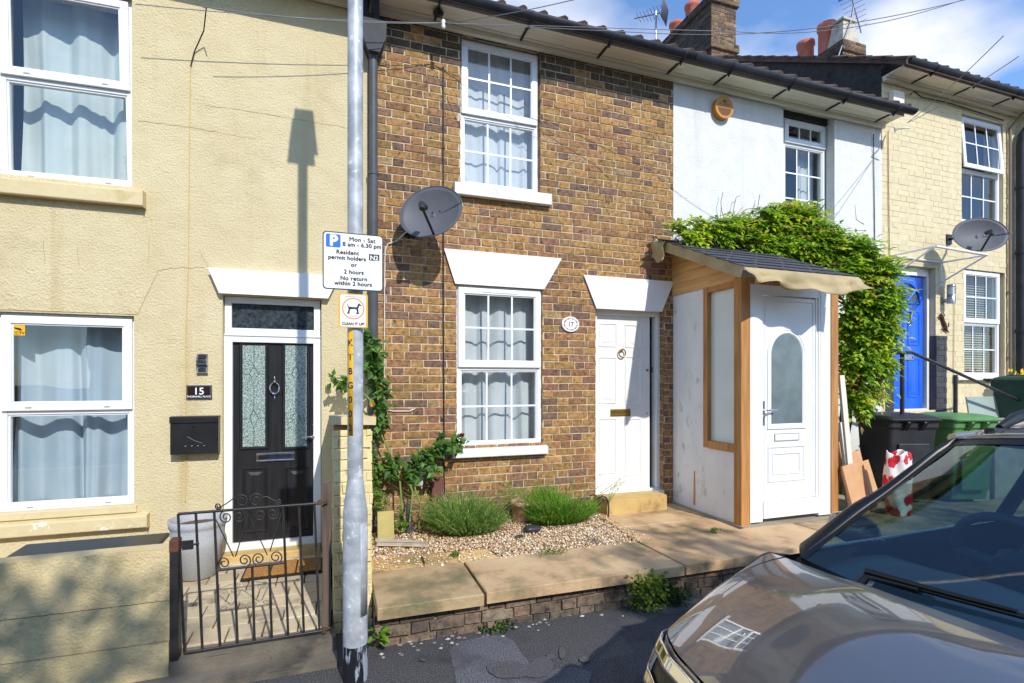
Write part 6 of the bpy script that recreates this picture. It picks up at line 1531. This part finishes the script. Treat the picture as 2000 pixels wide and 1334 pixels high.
cable('wall_cable', [onY(1776, 250, -.35), onY(1752, 252, -.3), onY(1748, 258, -.2), onY(1747, 246, -.1)], .009, M['wirewhite'], 'looped cable hanging at the end of the white house gutter')
# insulator bracket under the eaves and the overhead wires
t = thing('wire_bracket', b0, 'wire bracket with insulator under the brick house eaves', 'bracket')
mb = MB(); q = onY(856, 24, -.2); mb.lathe([(.05, 0), (.05, .012), (.02, .03)], (q.x, q.y, ZT - .035), 16); mb.tube([(q.x, q.y, ZT - .02), (b0.x, b0.y, b0.z + .02)], .01, 8); mb.build('arm', M['iron'], t)
mb = MB(); mb.lathe([(.012, -.05), (.022, -.03), (.014, -.01), (.022, .01), (.012, .03)], (b0.x, b0.y, b0.z), 12); mb.build('insulator', M['whitepaint'], t)
ow = 'overhead wires'
for (a, b_, sag, lb) in ((b0, onY(1440, 62, -1.1), .0, 'overhead wire running along the gutter to the tall chimney end'), (b0, onY(1300, 66, -1.0), .0, 'second overhead wire just below the first along the gutter'),
                        (onY(1440, 62, -1.1), onY(1900, -8, -2.0), .12, 'overhead wire crossing the sky right of the tall chimney'), (onY(1300, 66, -1.0), onY(1890, -2, -2.2), .10, 'lower overhead wire crossing the sky right of the chimney'),
                        (b0, onY(1135, -4, -1.4), .02, 'overhead wire rising to the right above the gutter'), (b0, onY(265, 8, -.3), .03, 'overhead wire running left across the top of the yellow house'), (b0, onY(415, 16, -.4), .04, 'thin wire from the bracket to the yellow house eaves')):
    cable('overhead_wire', (a, b_), .0034, M['wire'], lb, 'wire', sag, ow)
e0 = onY(1772, 240, -.4)
for (px, py, lb) in ((1960, 70, 'thin wire rising from the white house gutter end, the upper one'), (1990, 110, 'thin wire rising from the white house gutter end, the lower one')):
    cable('overhead_wire', (e0, onY(px, py, -2.2)), .004, M['wire'], lb, 'wire', .03, ow)
def aerial(label, base, top, yaw, n, ln, tilt=0.0, bend=None):
    t = thing('television_aerial', base, label, 'aerial', 'rooftop aerials')
    mb = MB(); pts = [Vector(base)] + ([Vector(bend)] if bend else []) + [Vector(top)]; mb.tube(pts, .018, 8); mb.build('mast', M['steel'], t)
    mb = MB(); Mx = Matrix.Translation(top) @ Matrix.Rotation(R(yaw), 4, 'Z') @ Matrix.Rotation(R(tilt), 4, 'Y'); mb.M = Mx
    mb.tube([(-ln * .3, 0, -.05), (ln * .7, 0, -.05)], .012, 6)
    for k in range(n): x = -ln * .25 + ln * .92 * k / n; w = .24 - .10 * k / n; mb.tube([(x, -w, -.05), (x, w, -.05)], .005, 5)
    mb.box(-ln * .3, -ln * .28, -.2, .2, -.2, .1); mb.build('antenna', M['steel'], t); return t
A0 = onY(1281, 110, 3.5); aerial('television aerial on a mast above the brick house roof', (A0.x, 3.5, 7.45), onY(1281, 22, 3.5), 130, 8, .6, -8)
bp = onY(1672, 38, 3.3); aerial('television aerial on a bent mast at the far chimney', (onY(1637, 110, 3.15).x, 3.15, 8.6), onY(1668, 8, 3.3), 20, 8, .9, 40, onY(1662, 40, 3.25))

# ------------------------------------------------------------------ across the street, behind the camera
tr = thing('street_tree', (-3.4, -10.2, 0), 'broad leafy street tree across the road, the first from the left', 'tree', 'trees across the road')
mb = MB(); base = Vector((-3.4, -10.2, 0))
mb.tube([base, base + Vector((.05, 0, 1.2)), base + Vector((-.05, .1, 2.6)), base + Vector((.1, 0, 4.0)), base + Vector((0, .1, 5.4))], [.2, .15, .13, .09, .03], 10)
for k in range(12): a = rdir(.1, .8); s0 = base + Vector((0, 0, rnd.uniform(2.2, 4.6))); mb.tube([s0, s0 + a * .8 + Vector((0, 0, .1)), s0 + a * 1.7 + Vector((0, 0, .4))], [.06, .04, .015], 7)
mb.build('trunk', M['bark'], tr)
mb = MB()
cl = [(rdir(-.9, 1), rnd.uniform(.35, 1.0)) for _ in range(44)]
for k in range(6600):
    d_, q = rnd.choice(cl)
    c = base + Vector((d_.x * 2.05 * q, d_.y * 1.5 * q, 5.15 + d_.z * 2.15 * q)) + rdir() * (.52 * rnd.random() ** .5)
    leaf(mb, c, rdir(), rdir(), rnd.uniform(.12, .2), rnd.uniform(.08, .12), vary(rnd.choice([(.06, .13, .02), (.045, .10, .018), (.08, .16, .03)]), .2))
mb.build('crown', M['leaf'], tr)
copy_thing(tr, (0.1, -10.5, .30), 'broad leafy street tree across the road, the second from the left').rotation_euler = (0, 0, 2.0)
copy_thing(tr, (4.0, -10.3, -.1), 'broad leafy street tree across the road, the third from the left').rotation_euler = (0, 0, 4.1)
copy_thing(tr, (7.8, -10.4, 0), 'broad leafy street tree across the road, the last one').rotation_euler = (0, 0, 1.1)
ho = thing('brick_terrace', (-3, -14, 0), 'brick terraced house across the road, the left one', 'house', 'houses across the road')
mb = MB(); mb.box(-7, 1, -21, -14, -.1, 5.2); mb.build('wall', pm('red_brick', lin(150, 98, 74), lin(120, 76, 58), 30, .9), ho)
mb = MB(); mb.prism([(-13.7, 5.2), (-17.5, 7.4), (-21.3, 5.2)], -7.1, 1.1, 0, 'YZ'); mb.build('roof', M['tile'], ho)
for x in (-6, -3.4, -.8):
    for z in (1.0, 3.5):
        mb = MB(); ringbox(mb, x, x + 1.1, z, z + 1.4, .07, -14.0, -13.95); mb.box(x + .07, x + 1.03, -14.0, -13.96, z + .66, z + .72); wq = mb.build('window', M['upvc'], ho)
        mb = MB(); mb.quad((x + .07, -13.98, z + .07), (x + 1.03, -13.98, z + .07), (x + 1.03, -13.98, z + 1.33), (x + .07, -13.98, z + 1.33)); mb.build('pane', M['darkglass'], wq)
mb = MB(); mb.box(-2.0, -1.2, -14.0, -13.93, 0, 2.1); mb.build('door', M['blue'], ho)
copy_thing(ho, (5.2, -14.2, 0), 'brick terraced house across the road, the right one')

# ------------------------------------------------------------------ the parked car
XN, YC, ZR = 0.80, -4.40, -0.10
car = thing('parked_car', (3.0, YC, ZR), 'pewter brown estate car with roof rails parked facing left at the kerb', 'car')
def C(u, v, z): return Vector((XN + u, YC + v, ZR + z))
def interp(T, x):
    if x <= T[0][0]: return T[0][1]
    for (a, p), (b, q) in zip(T, T[1:]):
        if x <= b:
            t = (x - a) / (b - a); t = t * t * (3 - 2 * t) * .5 + t * .5
            return p + (q - p) * t
    return T[-1][1]
UF = [(0, .035), (.3, .045), (.5, .07), (.65, .09), (.75, .125), (.82, .175), (.87, .26), (.905, .40)]
VW = 0.905
def hoodz(s, v):
    a = abs(v)
    zl = .945 + .02 * a
    zc = 1.155 - .045 * (a / .9) ** 2
    z = zl + (zc - zl) * (1 - (1 - s) ** 1.9)
    crease = .004 * math.exp(-((a - .52) / .07) ** 2) * min(1, s * 3)
    rnd_ = max(0, (a - .74) / .165)
    return z + crease - .055 * (1 - s) ** 1.5 * rnd_ ** 2.4
def front(s, t, off=0.0):
    """s: 0 bumper bottom .. 0.45 hood lip .. 1 cowl"""
    v = VW * math.copysign(abs(t) ** .85, t); a = abs(v); uf = interp(UF, a)
    if s < .45:
        k = s / .45
        prof = [(0, .07, .22), (.12, .02, .30), (.35, -.035, .50), (.6, -.04, .70), (.75, -.02, .82), (.87, .012, .89), (1.0, .055, hoodz(0, v))]
        for (k0, du0, z0), (k1, du1, z1) in zip(prof, prof[1:]):
            if k <= k1 + 1e-9:
                q = (k - k0) / (k1 - k0); return C(uf + du0 + (du1 - du0) * q, v, z0 + (z1 - z0) * q)
    q = (s - .45) / .55
    u0 = uf + .055; u1 = .70 + .05 * max(0, (a - .6) / .3)
    return C(u0 + (u1 - u0) * q, v, hoodz(q, v))
mb = MB(); mb.grid(lambda a, b: front(.45 + .55 * a, -1 + 2 * b), 26, 48); mb.build('bonnet', M['carpaint'], car, subsurf=1)
mb = MB(); mb.grid(lambda a, b: front(.445 * a, -1 + 2 * b), 22, 48); mb.build('front_bumper', M['carpaint'], car, subsurf=1)
for sg in (1, -1):
    mb = MB(); mb.tube([front(.455 + .545 * k / 30, sg * (.925 - .012 * k / 30)) for k in range(31)], .0022, 6); mb.build('panel_gap', M['carblack'], car)
def strip(name, mat, s0, s1, t0, t1, off, rr=None):
    mb = MB()
    def fn(a, b):
        s, t = s0(b) + (s1(b) - s0(b)) * a, t0 + (t1 - t0) * b
        p = front(s, t); e = .004
        n = (front(s + e, t) - p).cross(front(s, t + e) - p)
        if n.length > 0: n.normalize()
        if n.x > 0 and n.z < .2: n = -n
        if n.z < -.3: n = -n
        return p + n * off
    mb.grid(fn, 4, 60); return mb.build(name, mat, car, solid=.004)
k_ = lambda c: (lambda b: c)
strip('grille', M['carblack'], k_(.27), k_(.432), -.80, .80, .006)
strip('chrome_trim', M['chrome'], k_(.408), k_(.438), -.86, .86, .016); strip('chrome_trim', M['chrome'], k_(.345), k_(.372), -.84, .84, .016); strip('chrome_trim', M['chrome'], k_(.288), k_(.300), -.72, .72, .014)
for t0, t1 in ((.80, .955), (-.955, -.80)): strip('headlight', M['lamp_lens'], k_(.335), k_(.432), t0, t1, .009)
strip('lower_grille', M['carblack'], k_(.09), k_(.18), -.7, .7, .006)
# number plate recess, badge boss
mb = MB(); c = front(.21, 0); mb.box(c.x - .012, c.x - .002, YC - .26, YC + .26, c.z - .055, c.z + .055); mb.build('number_plate', M['signwhite'], car, bevel=.003)
# sides
BEL = [(.7, 1.10), (1.0, 1.115), (2.0, 1.13), (3.2, 1.16), (4.2, 1.14)]
WID = [(.42, .905), (.8, .92), (2.0, .925), (3.4, .92), (4.0, .88), (4.25, .80), (4.36, .66), (4.38, .5)]
def sidep(u, k, sg):
    """k 0 sill .. 1 shoulder"""
    w = interp(WID, u); zt = interp(BEL, u) if u > 1.0 else (hoodz(min(1, max(0, (u - .475) / .27)), .905) * min(1, (1 - u) / .25) + 1.115 * max(0, 1 - (1 - u) / .25))
    z = .24 + (zt - .24) * k
    v = w - .05 * max(0, (.3 - k) / .3) ** 2 + .012 * math.exp(-((k - .72) / .05) ** 2) - .055 * max(0, (k - .82) / .18) ** 1.6 * (1 if u > .75 else .0)
    return C(u, sg * v, z)
for sg in (1, -1):
    us = [.42 + .03 * i for i in range(12)] + [.8 + .1 * i for i in range(33)] + [4.1, 4.18, 4.25, 4.3, 4.34, 4.38]
    us = sorted(set(round(x, 3) for x in us))
    mb = MB(); n = len(us) - 1
    mb.grid(lambda a, b: sidep(us[min(n, int(round(a * n)))], b, sg), n, 18)
    mb.build('side_panel', M['carpaint'], car)
mb = MB(); mb.grid(lambda a, b: (lambda l, r: l.lerp(r, b))(sidep(4.38, a, 1), sidep(4.38, a, -1)), 12, 12); mb.build('tailgate', M['carpaint'], car)
mb = MB(); mb.box(XN + .35, XN + 4.3, YC - .84, YC + .84, ZR + .2, ZR + .26); mb.build('floor_pan', M['carblack'], car)
# greenhouse curves
BASE = lambda v: C(.80 - .02 * (1 - (v / .8) ** 2) - .04 * (abs(v) / .8) ** 4, v, 1.095 + .035 * (abs(v) / .8) ** 3)
def roofp(u, v):
    a = abs(v) / .66
    z = interp([(1.27, 1.575), (1.6, 1.605), (2.2, 1.625), (3.0, 1.61), (3.6, 1.57), (4.0, 1.50)], u) - .045 * a ** 3
    return C(u + (.09 * a ** 2 if u < 1.5 else 0) * max(0, (1.5 - u) / .23), v, z)
mb = MB(); mb.grid(lambda a, b: roofp(1.27 + 2.73 * a, -.66 + 1.32 * b), 30, 16); mb.build('roof', M['carpaint'], car, solid=-.012)
def wsp(a, b, inset=0.0):
    vb, vt = -.79 + 1.58 * b, -.645 + 1.29 * b
    p, q = BASE(vb), roofp(1.265, vt)
    return p.lerp(q, a) + Vector((-.55, 0, .83)) * (.035 * math.sin(math.pi * a) * (1 - (2 * b - 1) ** 4) * .8)
mb = MB(); mb.grid(wsp, 16, 28); mb.build('windscreen', M['carglass'], car)
mb = MB()
def band(a, b): 
    p = wsp(.955 + .045 * a, b); return p + Vector((-.55, 0, .83)) * .0025
mb.grid(band, 2, 28)
mb.grid(lambda a, b: wsp(a, .012 * b) + Vector((-.55, 0, .83)) * .002, 16, 1); mb.grid(lambda a, b: wsp(a, 1 - .012 * b) + Vector((-.55, 0, .83)) * .002, 16, 1)
mb.build('windscreen_border', M['carblack'], car)
mb = MB()     # cowl between bonnet and glass
mb.grid(lambda a, b: (lambda p, q: p.lerp(q, a) - Vector((0, 0, .012 + .02 * math.sin(math.pi * a))))(front(1.0, -.86 + 1.72 * b) + Vector((-.02, 0, -.012)), BASE(-.80 + 1.6 * b) + Vector((.03, 0, .0))), 6, 28); mb.build('cowl', M['carblack'], car)
for va, vb in ((.56, -.02), (-.06, -.62)):
    mb = MB(); pts = [wsp(.035 + .012 * k, .5 + (va + (vb - va) * k / 8) / 1.58) + Vector((-.02, 0, .024)) for k in range(9)]
    mb.tube(pts, [.008] * 8 + [.004], 6); mb.tube([p + Vector((-.008, 0, .012)) for p in pts[:6]], [.011, .010, .009, .008, .007, .005], 6)
    mb.tube([BASE(va) + Vector((-.05, 0, .0)), pts[0], pts[2]], .016, 8); mb.build('wiper', M['carblack'], car)
for sg in (1, -1):
    e = 1.0 if sg > 0 else 0.0
    EDGE = [(.80, 1.125), (1.05, 1.32), (1.36, 1.535), (1.9, 1.565), (2.8, 1.56), (3.5, 1.51), (3.9, 1.42), (4.15, 1.15)]
    def sg_top(u): return interp(EDGE, u)
    def sgp(u, k):
        zb, zt = interp(BEL, u), max(interp(BEL, u), sg_top(u))
        z = zb + (zt - zb) * k
        v = .865 - .21 * max(0, (z - 1.12)) / .43
        return C(u, sg * v, z)
    mb = MB()   # front pillar
    mb.grid(lambda a, b: (lambda P: P.lerp(sgp(max(.84, P.x - XN + .035), 1.0) + Vector((0, sg * .006, .004)), b) + Vector((-.3, 0, .5)) * .02 * math.sin(math.pi * b))(wsp(a, e)), 16, 5)
    mb.build('pillar', M['carblack'], car, solid=.02)
    mb = MB(); mb.grid(lambda a, b: sgp(.86 + 3.2 * a, b), 40, 6); mb.build('side_window', M['sideglass'], car)
    mb = MB()
    for u0, u1 in ((1.98, 2.10), (3.08, 3.20), (3.85, 4.15)):
        mb.grid(lambda a, b: sgp(u0 + (u1 - u0) * a, b) + Vector((0, sg * .006, .003)), 3, 6)
    mb.build('pillar', M['carblack'], car, solid=.012)
    mb = MB()
    rim = [sgp(1.36 + .08 * i, 1.0) + Vector((0, sg * .004, .006)) for i in range(35)]
    mb.tube(rim, .018, 8); mb.build('roof_edge', M['carpaint'], car)
    mb = MB(); mb.tube([sgp(.88 + .1 * i, 0.0) + Vector((0, sg * .008, .0)) for i in range(33)], .010, 8); mb.build('window_trim', M['chrome'], car)
    mb = MB()   # roof rail
    rr = []
    for i in range(24):
        k = i / 23; u = 1.50 + 2.2 * k; lift = .058 * min(1, k * 7, (1 - k) * 7) ** .7
        rr.append(roofp(u, sg * .585) + Vector((0, sg * .012, .016 + lift)))
    mb.tube(rr, [.012] + [.021] * 22 + [.012], 10); mb.build('roof_rail', M['black'], car)
    mb = MB()
    for k in (0, 12, 23): p = rr[k]; mb.box(p.x - .06, p.x + .06, p.y - .018, p.y + .018, p.z - .06, p.z); 
    mb.build('rail_foot', M['carblack'], car, bevel=.008)
    # door mirror
    mb = MB(); cM = C(1.30, sg * 0.99, 1.13)
    mb.grid(lambda a, b: cM + Vector((.06 * math.cos(2 * math.pi * a) * math.sin(math.pi * b) - .02, sg * .11 * math.cos(math.pi * b), .065 * math.sin(2 * math.pi * a) * math.sin(math.pi * b) ** .7)), 20, 12)
    mb.tube([C(1.30, sg * .86, 1.10), C(1.30, sg * .93, 1.11)], .025, 8); mb.build('door_mirror', M['carpaint'], car)
    for u in (.80, 3.45):
        mb = MB(); cw = C(u, sg * .80, .34); mb.M = Matrix.Translation(cw) @ Matrix.Rotation(R(90 * sg), 4, 'X')
        mb.lathe([(.20, -.10), (.30, -.11), (.335, -.08), (.34, 0), (.335, .08), (.30, .12), (.22, .125), (.2, .10)], (0, 0, 0), 36); tw = mb.build('wheel', M['tyre'], car)
        mb = MB(); mb.M = Matrix.Translation(cw) @ Matrix.Rotation(R(90 * sg), 4, 'X')
        for j in range(10): mb.M = Matrix.Translation(cw + Vector((0, sg * .118, 0))) @ Matrix.Rotation(2 * math.pi * j / 10, 4, 'Y'); mb.box(-.02, .02, -.012, .012, .04, .215)
        mb.M = Matrix.Translation(cw + Vector((0, sg * .118, 0))) @ Matrix.Rotation(R(90 * sg), 4, 'X'); mb.lathe([(.05, -.01), (.05, .012)], (0, 0, 0), 16); mb.lathe([(.205, -.01), (.225, .0), (.205, .012)], (0, 0, 0), 30); mb.build('rim', M['steel'], tw)
        mb = MB(); n = 24
        mb.add([C(u + rr_ * math.cos(math.pi * k / n * 1.16 - .25), sg * (.932), .34 + rr_ * math.sin(math.pi * k / n * 1.16 - .25)) for k in range(n + 1) for rr_ in (.35, .405)], [(2 * k, 2 * k + 1, 2 * k + 3, 2 * k + 2) for k in range(n)]); mb.build('wheel_arch', M['carblack'], car, solid=.02)
# cabin
mb = MB()
mb.grid(lambda a, b: C(.79 + .50 * a, -.78 + 1.56 * b, 1.075 + .03 * math.sin(math.pi * a) + (.045 * math.exp(-((b - .76) / .13) ** 2) * math.sin(math.pi * min(1, a * 1.2))) - .30 * max(0, a - .8) / .2), 14, 24)
mb.build('dashboard', M['carinside'], car, solid=.01)
mb = MB(); mb.box(XN + 1.28, XN + 1.31, YC - .8, YC + .8, ZR + .3, ZR + .80); mb.build('bulkhead', M['carinside'], car)
mb = MB(); cs_ = C(1.42, .50, 1.12); Mx = Matrix.Translation(cs_) @ Matrix.Rotation(R(-24), 4, 'Y') @ Matrix.Rotation(R(90), 4, 'Y')
mb.M = Mx; mb.tube([(.185 * math.cos(R(a)), .185 * math.sin(R(a)), 0) for a in range(0, 361, 10)], .016, 8, caps=False)
for a in (90, 210, 330): mb.tube([(0, 0, -.02), (.185 * math.cos(R(a)), .185 * math.sin(R(a)), 0)], .02, 6)
mb.lathe([(.06, -.05), (.065, 0), (.03, .02)], (0, 0, 0), 16); mb.build('steering_wheel', M['carinside'], car)
for v in (.37, -.37):
    for u, nm in ((1.95, 'front_seat'), (2.85, 'rear_seat')):
        mb = MB(); mb.M = Matrix.Translation(C(u, v, 0))
        mb.prism(rrect(-.25, .25, .38, .56, .06), 0, 0.001, 0, 'XZ') if False else None
        mb.box(-.28, .24, -.24, .24, .36, .56)
        mb.M = Matrix.Translation(C(u + .2, v, .5)) @ Matrix.Rotation(R(14), 4, 'Y'); mb.prism([(-.24, 0), (.24, 0), (.23, .4), (.16, .64), (-.16, .64), (-.23, .4)], -.06, .07, 0, 'YZ'); mb.prism(rrect(-.13, .13, .68, .86, .05), -.04, .06, 0, 'YZ'); mb.tube([(0, -.06, .6), (0, -.06, .72)], .008, 6); mb.tube([(0, .06, .6), (0, .06, .72)], .008, 6)
        mb.build(nm, M['carinside'], car, bevel=.03)
mb = MB(); mb.grid(lambda a, b: C(1.32 + 2.6 * a, -.62 + 1.24 * b, 1.53 + .02 * math.sin(math.pi * a) - .06 * a * a), 10, 6); mb.build('headlining', pm('headlining', lin(150, 150, 146), None, rough=.9), car)
p = wsp(.80, .5); mb = MB(); mb.box(p.x + .05, p.x + .08, p.y - .12, p.y + .12, p.z - .05, p.z + .02); mb.tube([p + Vector((.01, 0, .03)), p + Vector((.06, 0, 0))], .012, 6); mb.build('rear_view_mirror', M['carblack'], car, bevel=.01)
mb = MB(); mb.grid(lambda a, b: (C(4.28, -.72 + 1.44 * b, 1.14)).lerp(roofp(4.0, -.62 + 1.24 * b), a), 8, 12); mb.build('rear_window', M['carglass'], car)
for sg in (1, -1):
    mb = MB(); mb.box(XN + 4.2, XN + 4.34, YC + sg * .70 - .08, YC + sg * .70 + .08, ZR + .8, ZR + 1.05); mb.build('tail_light', M['bagred'], car, bevel=.02)
